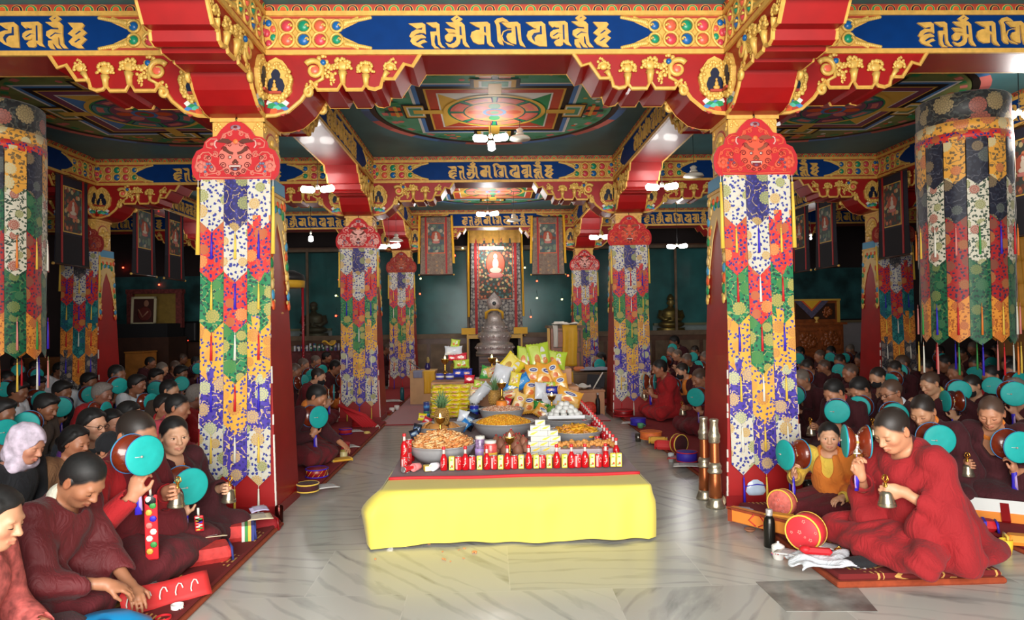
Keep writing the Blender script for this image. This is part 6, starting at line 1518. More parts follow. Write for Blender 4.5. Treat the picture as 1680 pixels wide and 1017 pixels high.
def head_tint(c, R, s, open_eyes=False, beard=0., scalp=None):
    c = np.array(c)
    def f(pts):
        q = (pts-c) @ R/s; x, y, z = q[:, 0], q[:, 1], q[:, 2]; col = np.ones((len(pts), 3), np.float32)
        face = np.sqrt(x**2+y**2+z**2) < .16
        cheek = face & (x > .03); w = np.exp(-(((np.abs(y)-.042)/.02)**2+((z+.035)/.02)**2))*cheek; col *= 1-w[:, None]*np.array([.0, .14, .12])
        lip = face & (x > .085) & (np.abs(y) < .024) & (z < -.054) & (z > -.082); w = (np.exp(-((z+.067)/.009)**2)*lip)[:, None]; col *= 1-w*np.array([.14, .42, .36])
        ear = face & (np.abs(y) > .078); col[ear] *= np.array([1.0, .86, .8])
        if beard: w = (face & (x > .03) & (z < -.05) & (z > -.12))*beard; col *= 1-w[:, None]*np.array([.35, .32, .3])
        if scalp is not None:
            hl = .75*x-.66*z-.016-.10*np.maximum(0, np.abs(y)-.045)*(x > .03)+.003*np.sin(90*y)+.002*np.sin(170*y+60*z)
            w = np.clip(-hl/.012+.5, 0, 1)*face*(np.abs(y) < .083)*np.clip((z+.075)/.015, 0, 1); col = col*(1-w[:, None])+w[:, None]*np.array(scalp)*(1+.12*np.sin(400*x)*np.sin(380*y)*np.sin(390*z))[:, None]
        if open_eyes:
            e = face & (x > .07) & (np.abs(np.abs(y)-.031) < .013) & (np.abs(z+.003) < .0052); col[e] = np.array([1.15, 1.35, 1.5]); e = e & (np.abs(np.abs(y)-.031) < .0062); col[e] = np.array([.07, .06, .06])
        return col
    return f
HAIRM = mat('black_hair', (24, 21, 20), .6, var=.3, scale=60); STUB = mat('shaved_hair', (50, 40, 36), .8, var=.2, scale=90); GREYH = mat('grey_stubble', (120, 112, 106), .8, var=.2, scale=80); BROWNH = mat('dark_brown_stubble', (74, 54, 44), .8, var=.2, scale=80)
def cloth(name, rgb, rough=.9, var=.08, sheen=.04):
    m = mat(name, rgb, rough, var=var, scale=5, sheen=sheen, bump=.05)
    nt = m.node_tree; bp = [n for n in nt.nodes if n.type == 'BUMP'][0]; tc = [n for n in nt.nodes if n.type == 'TEX_COORD'][0]
    n2 = N(nt, 'ShaderNodeTexNoise'); n2.inputs['Scale'].default_value = 9; n2.inputs['Detail'].default_value = 3; n2.inputs['Distortion'].default_value = 1.6
    nt.links.new(vmath(nt, 'MULTIPLY', tc.outputs['Object'], (1.6, 1.6, .7)), n2.inputs['Vector'])
    nt.links.new(math_(nt, 'ABSOLUTE', math_(nt, 'SUBTRACT', n2.outputs['Fac'], .5)), bp.inputs['Height']); bp.inputs['Strength'].default_value = .38; bp.inputs['Distance'].default_value = .045
    return m
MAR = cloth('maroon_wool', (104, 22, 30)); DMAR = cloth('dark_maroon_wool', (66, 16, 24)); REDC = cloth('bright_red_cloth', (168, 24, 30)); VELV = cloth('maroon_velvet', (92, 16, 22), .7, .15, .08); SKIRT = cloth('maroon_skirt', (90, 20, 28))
ORGC = cloth('orange_cloth', (226, 128, 46)); YELC = cloth('yellow_cotton', (238, 200, 80)); CREC = cloth('cream_cotton', (216, 210, 190)); WHTC = cloth('white_cotton', (216, 220, 226)); BRNC = cloth('brown_wool', (70, 56, 46)); BLKC = cloth('black_cloth', (26, 26, 30)); GRYC = cloth('grey_fleece', (70, 74, 82)); TANC = cloth('tan_coat', (126, 88, 58)); PURC = cloth('purple_collar', (84, 36, 110)); PNKC = cloth('pink_shirt', (196, 70, 84)); DRKC = cloth('dark_brown_coat', (44, 34, 34))
def brows(e, P3, open_eyes):
    for s in (-1, 1):
        bb = MB(); bb.tube([P3(.094, s*.013, .0165), P3(.094, s*.028, .0215), P3(.082, s*.047, .0165)], [.002, .0033, .0015], HAIRM, 6); bb.build('eyebrow', e)
        zz = -.001 if open_eyes else -.0085
        bb = MB(); bb.tube([P3(.0905, s*.016, zz-.002), P3(.0965, s*.031, zz+(.005 if open_eyes else -.0015)), P3(.0865, s*.0465, zz-.001)], [.0009, .0017, .001], HAIRM, 5); bb.build('eyelash', e)
def person(name, label, loc, heading, *, scale=1., lean=.05, hyaw=0., hpitch=.35, hroll=0., tone=(196, 140, 108), hair='stub', hairm=None, robe=MAR, shirt=None, sleeve=None, skirt=None, fine=True, open_eyes=False,
           rh=(.28, -.14, .44), lh=(.28, .12, .36), rd=None, ld=None, rn=None, ln=None, rcurl=(.9, 1., .8), lcurl=(.9, 1., .8), shawl='both', vneck=True, beard=0., group=None, seed=1, hood=None, collar=None, kneel=False, hz=0., bulk=1., drape=False, extra=None, child=0., cat='person'):
    e = thing(name, label, cat, loc, heading, group); rs = random.Random(seed); hb = .0048 if fine else .0105; hc = .009 if fine else .014
    z0 = .0; up = .14 if kneel else 0.
    pel = np.array((-.02, 0, .13+up)); che = np.array((.02+lean*.6, 0, .42+up)); nk = np.array((.03+lean, 0, .555+up+hz)); sh = {s: np.array((.02+lean*.85, s*.168*bulk, .515+up+hz*.7)) for s in (-1, 1)}
    hs = 1+.04*child
    R = frame(hyaw, hpitch, hroll); hcn = nk+np.array((.035*math.cos(hyaw)+.05*math.sin(max(0, hpitch)), .03*math.sin(hyaw), .118-.02*abs(hpitch)))+R @ np.array((.03, 0, .02))
    lo, hi = (-.52, -.6, -.02), (.62, .6, 1.0+up+hz)
    # ---- bare body
    B = Field(lo, hi, hb)
    B.add(cap(pel, che, .11, .12), .05); B.add(cap(sh[-1], sh[1], .055), .05); B.add(cap(nk-np.array((.015, 0, .04)), hcn-R @ np.array((.03, 0, .075)), .058, .051), .03)
    for s in (-1, 1):
        hip = np.array((0, s*.1, .11+up*.3)); kn = np.array((.27, s*.3, .1)); an = np.array((.3, -s*.02, .06))
        if kneel: kn = np.array((.34, s*.14, .08)); an = np.array((-.14, s*.12, .05))
        B.add(cap(hip, kn, .075, .052), .03); B.add(cap(kn, an, .045, .03), .02)
    head(B, hcn, R, hs, fine, child)
    def arm(s, wr, d, n, curl):
        wr = np.array(wr, float); S = sh[s]; L1, L2 = .285, .25; v = wr-S; D = min(np.linalg.norm(v), L1+L2-.01); v = v/np.linalg.norm(v); wr = S+v*D
        a = (L1**2-L2**2+D**2)/(2*D); hgt = math.sqrt(max(0, L1**2-a*a)); pole = nrm(np.array((-.35, s*.55, -1.)) - v*np.dot((-.35, s*.55, -1.), v)); el = S+v*a+pole*hgt
        B.add(cap(S, el, .046, .037), .03); B.add(cap(el, wr, .036, .024), .015)
        d = nrm(wr-el) if d is None else d; n = np.array((0, -s, -.3)) if n is None else n
        hand(B, wr, d, n, -s if True else s, curl, .95)
        return S, el, wr
    AR = {}
    AR[-1] = arm(-1, rh, rd, rn, rcurl); AR[1] = arm(1, lh, ld, ln, lcurl)
    # hands: thumb side for a right hand is n x d
    scalp = None
    if hair in ('stub', 'bald', 'crop'):
        hc_ = lin({HAIRM: (34, 28, 26), STUB: (42, 33, 28), GREYH: (122, 110, 100), BROWNH: (84, 62, 50)}[hairm or {'stub': STUB, 'bald': GREYH, 'crop': HAIRM}[hair]]); scalp = [min(1.5, a_/b_) for a_, b_ in zip(hc_, lin(tone))]
    o = bpy.data.objects.new('body', field_mesh('body', B, skin_mat(tone), head_tint(hcn, R, hs, open_eyes, beard, scalp))); COL.objects.link(o); o.parent = e
    # ---- clothing
    def folds(F, amp, mode, ph):
        X, Y, Z = F.grid()
        ang = np.arctan2(Y, X-.03)
        if mode == 'shawl': q = 1.3-2.2*np.abs(np.sin(23*(Z*.5+Y*.62*(1 if ph % 2 else -1)-X*.35)+1.5*np.sin(7*X+5*Z+ph)+1*np.sin(6*Y+ph)))*.75+.45*np.sin(80*(Z*.35-Y*.4+X*.3)+2.5*np.sin(9*Y+ph))
        else: q = .55*np.sin(17*ang+5*np.sin(7*Z+ph)+9*X+ph)*np.clip(np.sqrt(X**2+Y**2)*4, 0, 1)+.75*np.sin(52*(Z*1.1+.42*np.abs(Y)-.30*X)+2.5*np.sin(8*Y+ph)+2*np.sin(7*X))
        F.d += (amp*q).astype(np.float32)
    def garment(nm, m, build, amp=.006, mode='shawl', h=None, cutneck=True):
        F = Field((-.56, -.66, -.02), (.7, .66, .72+up+hz), h or hc); build(F)
        if amp: folds(F, amp, mode, rs.random()*6)
        if cutneck: F.cut(cap(nk+np.array((.02, 0, -.035)), hcn, .066, .07), .02)
        F.floor(.0); me = field_mesh(nm, F, m); o = bpy.data.objects.new(nm, me); COL.objects.link(o); o.parent = e; return o
    def torso(F, g=0.):
        F.add(cap(pel, che, .155*bulk+g, .135*bulk+g), .06); F.add(cap(sh[-1]+np.array((0, .02, -.02)), sh[1]-np.array((0, .02, .02)), .066+g), .05); F.add(ell(che+np.array((.02, 0, .0)), (.13+g, .168*bulk+g, .15)), .05)
        F.add(cap(nk-np.array((.015, 0, .05)), nk+np.array((-.012, 0, -.012)), .085+g, .07+g), .03)
    def legs(F, g=0.):
        if kneel:
            F.add(ell((.06, 0, .13), (.36+g, .26+g, .15+g)), .06); F.add(ell((.25, 0, .09), (.2+g, .24+g, .1)), .08); F.add(ell((-.16, 0, .07), (.22, .26, .1)), .08)
        else:
            F.add(ell((.08, 0, .09), (.33+g, .3+g, .115)), .06)
            for s in (-1, 1): F.add(cap((0, s*.11, .12), (.27, s*.31, .095), .11+g, .075+g), .04); F.add(cap((.27, s*.31, .075), (.32, s*-.02, .065), .072+g, .058+g), .035)
    def sleeves(F, a0=0., a1=1., r0=.066, r1=.05, sides=(-1, 1), f1=.8):
        for s in sides:
            S, el, wr = AR[s]; F.add(cap(S, el, r0+.012, r0), .04)
            if f1 > 0: F.add(cap(el, el+(wr-el)*f1, r0, r1), .03); F.cut(cap(el+(wr-el)*f1, el+(wr-el)*(f1+.25), r1*.8, r1*.9), .006) if fine else None
    if skirt is not None: garment('skirt', skirt, lambda F: legs(F), .0085, 'skirt')
    if shirt is not None:
        def bs(F):
            torso(F, -.009)
            if sleeve: sleeves(F, f1=sleeve)
        garment('shirt', shirt, bs, .003)
    if collar is not None:
        def bc(F):
            F.add(cap(nk+np.array((.0, 0, -.05)), nk+np.array((.004, 0, .012)), .092, .074), .02)
        garment('collar', collar, bc, .0, h=min(hc, .009))
    if robe is not None:
        def br_(F):
            torso(F, .013)
            if shawl == 'both':
                sleeves(F, r0=.064, r1=.058, f1=.62)
                for s in (-1, 1): S, el, wr = AR[s]; F.add(cap(el+np.array((0, 0, -.02)), (el[0]*.5+.1, el[1]*.75, .2+up*.5), .075, .11), .07)
            elif shawl in ('left', 'right'):
                s = 1 if shawl == 'left' else -1; sleeves(F, r0=.078, r1=.068, sides=(s,), f1=.7); S, el, wr = AR[s]; F.add(cap(el, (el[0]*.5+.08, el[1]*.8, .2), .08, .12), .07)
            if skirt is None: legs(F, .005)
            if drape:
                F.add(cap((-.05, .0, .48+up), (-.22, .0, .04), .12, .2), .1); F.add(ell((-.16, 0, .04), (.34, .32, .08)), .08); F.add(cap(sh[1], (.02, .3, .08), .06, .11), .08); F.add(cap(sh[-1], (-.02, -.3, .08), .06, .11), .08)
            if vneck: F.cut(ell(nk+np.array((.085, 0, -.07)), (.075, .05, .15), frame(0, -.35)), .015)
            if shawl in ('left', 'right'):
                s = -1 if shawl == 'left' else 1; S, el, wr = AR[s]
                F.cut(ell(sh[s]+np.array((.02, s*.02, -.03)), (.17, .105, .17)), .03)
        garment('robe', robe, br_, .0105)
    # ---- hair
    def P3(x, y, z): return hcn+R @ (np.array((x, y, z))*hs)
    if fine and hair in ('stub', 'bald'):
        brows(e, P3, open_eyes)
    if hair and hair not in ('stub', 'bald'):
        hm = hairm or {'stub': STUB, 'short': HAIRM, 'crop': HAIRM, 'long': HAIRM, 'bun': HAIRM, 'bald': GREYH}[hair]; g = {'stub': .0032, 'bald': .002, 'crop': .0055, 'short': .013, 'long': .014, 'bun': .013}[hair]
        hh = .0042 if fine else .009; ctr = hcn; H = Field(ctr-.2, ctr+.2, hh)
        H.add(ell(P3(-.012, 0, .028), np.array((.1+g, .078+g, .09+g))*hs, R), .004)
        H.add(ell(P3(-.02, 0, -.02), np.array((.082+g, .066+g*.8, .07))*hs, R), .02)
        if hair == 'short': H.add(ell(P3(.04, 0, .088), np.array((.06, .06, .035))*hs, R), .03)
        w = np.array((.75, 0, -.66)); n = R @ w; c0 = float(n @ ctr)+{'stub': .014, 'bald': .008, 'crop': .014, 'short': .024, 'long': .014, 'bun': .012}[hair]*hs
        X, Y, Z = H.grid(); Q = [(X-ctr[0])*R[0][k_]+(Y-ctr[1])*R[1][k_]+(Z-ctr[2])*R[2][k_] for k_ in range(3)]
        pl_ = float(n @ ctr)-c0+(.75*Q[0]-.66*Q[2])-.10*np.maximum(0, np.abs(Q[1])-.045)*(Q[0] > .03)+.003*np.sin(90*Q[1]/hs)
        H.d = np.maximum(H.d, pl_*1.0+.0).astype(np.float32); H.d += (np.clip(1-np.abs(pl_)/(.05 if hair == 'crop' else .022), 0, 1)*g*(1.25 if hair == 'crop' else .6)).astype(np.float32)
        if hair in ('long', 'bun'):
            H.add(ell(P3(-.06, 0, -.03), np.array((.07, .078, .09))*hs, R), .02)
            for s in (-1, 1): H.add(cap(P3(.03, s*.06, .075), P3(-.03, s*.087, -.03), .02, .014), .012)
            if hair == 'long': H.add(cap(P3(-.09, 0, -.06), P3(-.12, 0, -.17), .045, .02), .03)
            else: H.add(ell(P3(-.12, 0, -.03), (.045, .05, .045)), .02)
        me = field_mesh('hair', H, hm)
        o = bpy.data.objects.new('hair', me); COL.objects.link(o); o.parent = e
        if fine: brows(e, P3, open_eyes)
    if hood is not None:     # scarf or knitted cap
        kind, hm = hood; H = Field(hcn-.24, hcn+.24, .006 if fine else .011)
        H.add(ell(P3(-.016, 0, .03), np.array((.118, .095, .108))*hs, R), .004)
        if kind == 'scarf':
            H.add(ell(P3(-.03, 0, -.07), np.array((.1, .088, .11))*hs, R), .03); H.add(cap(P3(.02, -.07, -.13), P3(.02, .07, -.13), .05, .05), .03)
            H.cut(ell(P3(.1, 0, -.03), np.array((.085, .062, .092))*hs, R), .01)
        elif kind == 'cap':
            w = np.array((.55, 0, -.83)); n = R @ w; H.cut(half(n, float(n @ hcn)+.002, hcn-.24, hcn+.24), .006)
        X, Y, Z = H.grid(); H.d += (.0022*np.sin(70*X+40*Z+3*np.sin(30*Y))).astype(np.float32)
        o = bpy.data.objects.new('head_scarf' if kind == 'scarf' else 'knit_cap', field_mesh('hood', H, hm)); COL.objects.link(o); o.parent = e
    if extra == 'glasses':
        bb = MB(); GM = mat('spectacle_frame', (40, 24, 22), .3)
        for s in (-1, 1):
            bb.tube([P3(.106, s*.032+.021*math.cos(t), -.003+.016*math.sin(t)) for t in [i*2*PI/14 for i in range(14)]], .002, GM, 5, None, 1, True); bb.tube([P3(.104, s*.053, .002), P3(.05, s*.08, .004), P3(-.01, s*.086, .004)], .0018, GM, 5)
        bb.tube([P3(.108, -.011, 0), P3(.111, 0, .004), P3(.108, .011, 0)], .0018, GM, 5); bb.build('glasses', e)
    if extra == 'mask':
        F = Field(hcn-.16, hcn+.16, .005 if fine else .009); F.add(ell(P3(.036, 0, -.06), np.array((.076, .068, .062))*hs, R), .004); F.add(cap(P3(.1, 0, -.035), P3(.09, 0, -.08), .018, .02), .02)
        w = R @ np.array((1., 0, 0)); F.cut(half(-w, -float(w @ hcn)-.035, hcn-.16, hcn+.16), .004); u_ = R @ np.array((0, 0, 1.)); F.cut(half(u_, float(u_ @ hcn)-.016, hcn-.16, hcn+.16), .004)
        bb = field_mesh('face_mask', F, BLKC); o = bpy.data.objects.new('face_mask', bb); COL.objects.link(o); o.parent = e
    e.scale = (scale,)*3
    HEADS[e.name] = np.array(hcn)*scale
    return e
HEADS = {}
# ------------------------------------------------------------------ ritual drums and bells
WSK = mat('turquoise_drumhead', (26, 176, 170), .6, var=.05, scale=30); WDR = mat('polished_red_wood', (120, 44, 22), .22, var=.2, scale=14, coat=.4)
def drum_proto(tail, key):
    """two headed hourglass hand drum: axis along x, waist at the origin"""
    e = thing('hand_drum', 'x', 'hand drum')
    b = MB(); Rr = .108
    for s in (-1, 1):
        T = Matrix.Rotation(s*PI/2, 4, 'Y'); b.lathe([(.03, .0), (.06, .014), (.092, .036), (.106, .058), (Rr, .072)], WDR, 28, (0, 0, 0), T)
    b.build('shell', e)
    for s in (-1, 1):
        b = MB(); T = Matrix.Rotation(s*PI/2, 4, 'Y'); b.lathe([(Rr, .070), (Rr+.002, .073), (Rr-.004, .0765), (.05, .0775), (0, .0775)], WSK, 32, (0, 0, 0), T); b.lathe([(Rr+.0012, .066), (Rr+.003, .0675), (Rr+.0012, .0695)], SKYP, 32, (0, 0, 0), T); b.build('drumhead', e)
    b = MB(); b.lathe([(.036, -.014), (.04, -.01), (.04, .01), (.036, .014)], mat('white_waist_band', (226, 206, 190), .6), 20, (0, 0, 0), Matrix.Rotation(PI/2, 4, 'Y'))
    for k in range(6): a = 2*PI*k/6; b.ball((0, .042*math.cos(a), .042*math.sin(a)), .009, WHITEP if k % 2 else MATS['gilded_carving'], 7)
    b.build('waist_band', e)
    b = MB(); b.tube([(0, 0, -.04), (0, 0, -.075)], .009, WHITEP, 8); b.ball((0, 0, -.08), (.026, .026, .006), WHITEP, 12); b.build('handle', e)
    b = MB(); b.tube([(.0, -.045, .0), (.05, -.085, .004), (.082, -.055, .0), (.086, -.035, 0)], .0022, WHITEP, 5); b.ball((.088, -.03, 0), .007, mat('bead', (180, 170, 160), .5), 8); b.build('striker', e)
    t = MB(); c1, c2 = tail
    t.tube([(0, 0, -.08), (0, 0, -.16)], .003, c2, 5); t.tube([(0, 0, -.155), (.004, 0, -.19), (-.002, .004, -.26), (.006, 0, -.33)], [.008, .018, .016, .02], c1, 8, None, .5); t.tube([(.008, .006, -.17), (.014, .006, -.25), (.01, .01, -.31)], [.006, .009, .012], c2, 7, None, .5)
    t.build('tail', e); return e
def bell_proto():
    e = thing('hand_bell', 'x', 'bell'); BM = mat('bell_bronze', (170, 158, 136), .28, .85); b = MB(); b.lathe([(.046, -.1), (.048, -.096), (.04, -.075), (.034, -.045), (.031, -.03), (.022, -.018), (.0, -.014)], BM, 26); b.tube([(.042*math.cos(t), .042*math.sin(t), -.082) for t in [i*2*PI/24 for i in range(24)]], .003, BM, 6, None, 1, True); b.build('bell_body', e)
    b = MB(); b.tube([(0, 0, -.016), (0, 0, .03)], [.007, .0085], BRASS, 8); b.ball((0, 0, .008), .013, BRASS, 10)
    for k in range(4): a = k*PI/2; b.tube([(0, 0, .028), (.018*math.cos(a), .018*math.sin(a), .045), (.012*math.cos(a), .012*math.sin(a), .064), (0, 0, .07)], .0035, BRASS, 6)
    b.build('handle', e); return e
# ------------------------------------------------------------------ seating plan
TONES = [(204, 148, 112), (186, 130, 98), (168, 112, 82), (214, 160, 124), (140, 92, 66)]
drum0 = drum_proto((SILK['blue'], mat('lilac_ribbon', (180, 150, 200), .6)), 0); drum0['label'] = ''
bell0 = bell_proto(); first = {'d': True, 'b': True}
def give(kind, e, pos, rot, label, scale=1.):
    p0 = drum0 if kind == 'd' else bell0
    if first[kind]: o = p0; first[kind] = False; kids_ = KIDS.setdefault(p0.name, list(p0.children))
    else: o = copy_tree(p0)
    M_ = Matrix.Translation(e.location) @ Euler(e.rotation_euler).to_matrix().to_4x4() @ Matrix.Scale(e.scale[0], 4)
    o.location = M_ @ Vector(pos); q = Euler((0, 0, e.rotation_euler.z)).to_matrix() @ rot; o.rotation_euler = q.to_euler(); o.scale = (scale,)*3
    o['label'] = label; o['group'] = 'hand drums in the crowd' if kind == 'd' else 'hand bells in the crowd'; return o
def axis_rot(yaw, tilt=0., lean_=0.):
    return (Matrix.Rotation(yaw, 3, 'Z') @ Matrix.Rotation(tilt, 3, 'Y') @ Matrix.Rotation(lean_, 3, 'X'))
ROOTS = []
def seat(e, px, py, zb=.05, dep=None):
    h = HEADS[e.name]
    p = G(px, py, zb+float(h[2]))
    if dep is None:
        for (qx, qy) in [(x, y) for y in ROWS for x in PXS]:
            if abs(p.x-qx) < .75 and abs(p.y-qy) < .72: dep = qy-.78
        if p.y > 16.4: dep = 16.4
        if abs(p.x) > 9.4: dep = p.y*9.4/abs(p.x)
    if dep is None and ROOTS:
        t = p.y
        while min((D(px, py, t).x-r[0])**2+(t-r[1])**2 for r in ROOTS) < .4**2 and t < p.y*1.16: t += .06
        if t > p.y: dep = min(t, 16.5)
    if dep is not None:
        q = D(px, py, dep); k = (q.z-zb)/float(h[2]); e.scale = tuple(v*k for v in e.scale); h = h*k; p = q; HEADS[e.name] = h
    p = G(px, py, zb+float(h[2])); a = e.rotation_euler.z
    ROOTS.append((p.x, p.y)); e.location = (p.x-(math.cos(a)*h[0]-math.sin(a)*h[1]), p.y-(math.sin(a)*h[0]+math.cos(a)*h[1]), zb)
    return e
def sit(px, py, who, label, heading, zb=.05, drum=None, dax=(.9, 0), bell=None, hand_='r', dscale=1., dep=None, **k):
    """one person; drum and bell are local positions, the hands follow them"""
    R_ = None
    if drum is not None:
        w = (drum[0]-.02, drum[1], drum[2]-.185)
        if hand_ == 'r': k['rh'] = w; k['rd'] = (.25, .0, 1); k['rn'] = (0, 1, .0); k['rcurl'] = (.75, .9, .7)
        else: k['lh'] = w; k['ld'] = (.25, 0, 1); k['ln'] = (0, -1, 0); k['lcurl'] = (.75, .9, .7)
    if bell is not None:
        s = 1 if hand_ == 'r' else -1; w = (bell[0]-.075, bell[1]+s*.03, bell[2]-.0)
        if hand_ == 'r': k['lh'] = w; k['ld'] = (1, -.35, .12); k['ln'] = (-.25, -1, 0); k['lcurl'] = (.8, 1., .8)
        else: k['rh'] = w; k['rd'] = (1, .35, .12); k['rn'] = (-.25, 1, 0); k['rcurl'] = (.8, 1., .8)
    e = person('person', label, (0, 0, zb), heading, **k); seat(e, px, py, zb, dep)
    if drum is not None: give('d', e, drum, axis_rot(*dax), 'turquoise faced hand drum held by the %s' % who, dscale)
    if bell is not None: give('b', e, (bell[0], bell[1], bell[2]+.02), axis_rot(.3, .08), 'bronze hand bell held by the %s' % who)
    return e
HL, HR = -.12, PI+.2
# --- near left
sit(136, 786, 'bowing man', dep=3.4, label='man in maroon velvet cloak bowing over his folded hands, nearest on the left mat', heading=-.1, zb=.04, lean=.13, hpitch=.72, hyaw=-.12, tone=(176, 118, 86), hair='crop', robe=VELV, skirt=SKIRT, collar=CREC, beard=.5, rh=(.44, -.10, .2), lh=(.46, .05, .13), rd=(.7, .45, -.35), ld=(.6, -.5, -.3), rn=(.1, .3, -1), ln=(.1, 0, -1), rcurl=(.35, .4, .3), lcurl=(.35, .4, .3), shawl='both', vneck=False, seed=3, scale=1.03)
sit(224, 714, 'monk in a bright red sweater', dep=3.95, label='monk in bright red sweater behind the bowing man, face hidden by his drum', heading=-.25, zb=.04, drum=(.34, -.22, .63), dax=(-.3, 0, 0), dscale=.95, bell=(.35, .02, .40), tone=(196, 136, 104), robe=MAR, shirt=REDC, sleeve=.9, skirt=SKIRT, shawl='left', hpitch=.3, hyaw=-.2, seed=5, lean=.04, hair='stub')
sit(286, 714, 'young monk looking at the viewer', dep=4.45, label='young monk with orange collar looking at the viewer, beside the left pillar', heading=-.5, zb=.04, drum=(.32, -.12, .44), dax=(-.2, 0, 0), bell=(.33, .2, .34), tone=(224, 170, 136), robe=DMAR, collar=ORGC, open_eyes=True, hpitch=.06, hyaw=-.35, hair='crop', seed=7, scale=.96, hz=.02, lean=.0)
# --- near right
sit(1464, 704, 'monk in the wide red shawl', 'young monk in wide red shawl seated at the end of the right mat', PI+.22, .085, drum=(.33, -.06, .63), dax=(-.5, 0, 0), dscale=.85, bell=(.32, .13, .40), tone=(206, 146, 110), robe=cloth('crimson_shawl', (150, 24, 30)), skirt=cloth('crimson_shawl', (150, 24, 30)), collar=DMAR, hpitch=.5, hyaw=.12, hair='stub', drape=True, seed=9, scale=1.04, lean=.03, hz=.03, vneck=False)
sit(1360, 716, 'boy in yellow sleeves', 'boy monk in yellow sleeves and orange vest facing the viewer by the right pillar', PI+.95, .07, drum=(.26, -.26, .53), dax=(-.75, 0, 0), tone=(222, 166, 130), robe=ORGC, shirt=YELC, sleeve=.92, skirt=SKIRT, shawl='left', open_eyes=True, hpitch=.05, hyaw=.2, hair='crop', seed=11, scale=.8, child=1., lh=(.26, .12, .2), ld=(.8, -.5, -.1), ln=(0, 0, -1), lcurl=(.4, .5, .4), dscale=.95)
sit(1626, 676, 'young nun with wristwatch', 'young nun with orange collar and wristwatch in the second right row', PI+.75, .07, hand_='l', drum=(.27, .14, .46), dax=(.75, 0, 0), bell=(.34, -.12, .3), tone=(198, 138, 104), robe=DMAR, collar=ORGC, hpitch=.4, hyaw=0, seed=12, hair='stub', hairm=BROWNH)
sit(1514, 673, 'nun behind the red shawl', 'nun with bowed head and orange brocade collar just behind the red shawled monk', PI+.6, .07, hand_='l', drum=(.27, .12, .48), dax=(.8, 0, 0), tone=(204, 148, 112), robe=DMAR, collar=ORGC, hpitch=.5, seed=13)
sit(1462, 643, 'monk with glasses and white collar', 'monk with dark glasses and white collar in the right crowd', PI+.25, .07, hand_='l', drum=(.3, .16, .5), dax=(.95, 0, 0), bell=(.36, -.02, .36), tone=(176, 122, 92), robe=DMAR, collar=WHTC, hpitch=.25, extra='glasses', seed=14, hairm=BROWNH)
sit(1368, 642, 'monk with pale wristband', 'monk bowing over his bell by the right pillar banner, pale wristband', PI+.3, .07, hand_='l', drum=(.28, .14, .5), dax=(.8, 0, 0), bell=(.42, -.05, .33), tone=(190, 132, 100), robe=DMAR, hpitch=.55, seed=15, hair='crop', collar=REDC)
sit(1410, 638, 'monk with upright drum', 'monk whose head is bent behind a tall tilted drum, right crowd', PI+.3, .07, hand_='l', drum=(.28, .1, .5), dax=(.55, 0, .3), bell=(.42, -.05, .3), tone=(190, 132, 100), robe=DMAR, hpitch=.6, seed=16, hair='crop')
sit(1526, 628, 'nun with yellow hood', 'nun with yellow hood collar reading in the right crowd', PI+.2, .07, hand_='l', drum=(.1, .2, .5), dax=(-.3, 0, 0), tone=(214, 160, 124), robe=DMAR, collar=YELC, hpitch=.4, seed=17, hairm=BROWNH)
sit(1594, 632, 'masked nun with red collar', 'nun with black face mask and red collar in the right crowd', PI+.25, .07, hand_='l', drum=(.3, -.05, .62), dax=(.9, 0, 0), tone=(216, 164, 130), robe=DMAR, collar=REDC, hpitch=.35, extra='mask', seed=18)
sit(1665, 640, 'grey haired nun', 'grey haired nun at the right edge, second row back', PI+.25, .07, hand_='l', drum=(.33, .1, .66), dax=(.9, 0, 0), tone=(196, 142, 112), robe=DMAR, hpitch=.4, seed=19, hair='bald')
sit(1712, 672, 'figure cut by the right frame edge', 'nun at the right frame edge holding bell and big drum', PI+.35, .07, hand_='l', drum=(.22, .12, .6), dax=(1.1, 0, 0), bell=(.22, -.05, .3), tone=(198, 138, 104), robe=DMAR, hpitch=.3, seed=20)
# --- aisle row on the right, behind the near pillar
sit(1082, 604, 'monk with bare forearm', 'monk in bright red robe at the far end of the right aisle row', PI+.1, .06, hand_='l', drum=(.3, .0, .5), dax=(2.6, 0, 0), bell=(.36, -.1, .34), tone=(176, 116, 84), robe=REDC, shirt=REDC, hpitch=.25, hair='crop', seed=21, shawl='both')
sit(1119, 608, 'masked monk in orange shawl', 'monk with black face mask and orange shawl in the right aisle row', PI+.3, .06, hand_='l', drum=(.4, .1, .47), dax=(.75, 0, 0), bell=(.42, -.12, .3), tone=(216, 160, 126), robe=ORGC, shirt=DMAR, sleeve=.8, skirt=MAR, shawl='right', hpitch=.3, extra='mask', hair='stub', seed=22)
sit(1148, 620, 'monk beside the copper horns', 'monk in maroon robe nearest the copper horns in the right aisle row', PI+.3, .06, hand_='l', drum=(.28, .12, .46), dax=(.55, 0, 0), bell=(.36, -.1, .3), tone=(176, 118, 88), robe=MAR, hpitch=.4, hair='stub', hairm=BROWNH, seed=23)
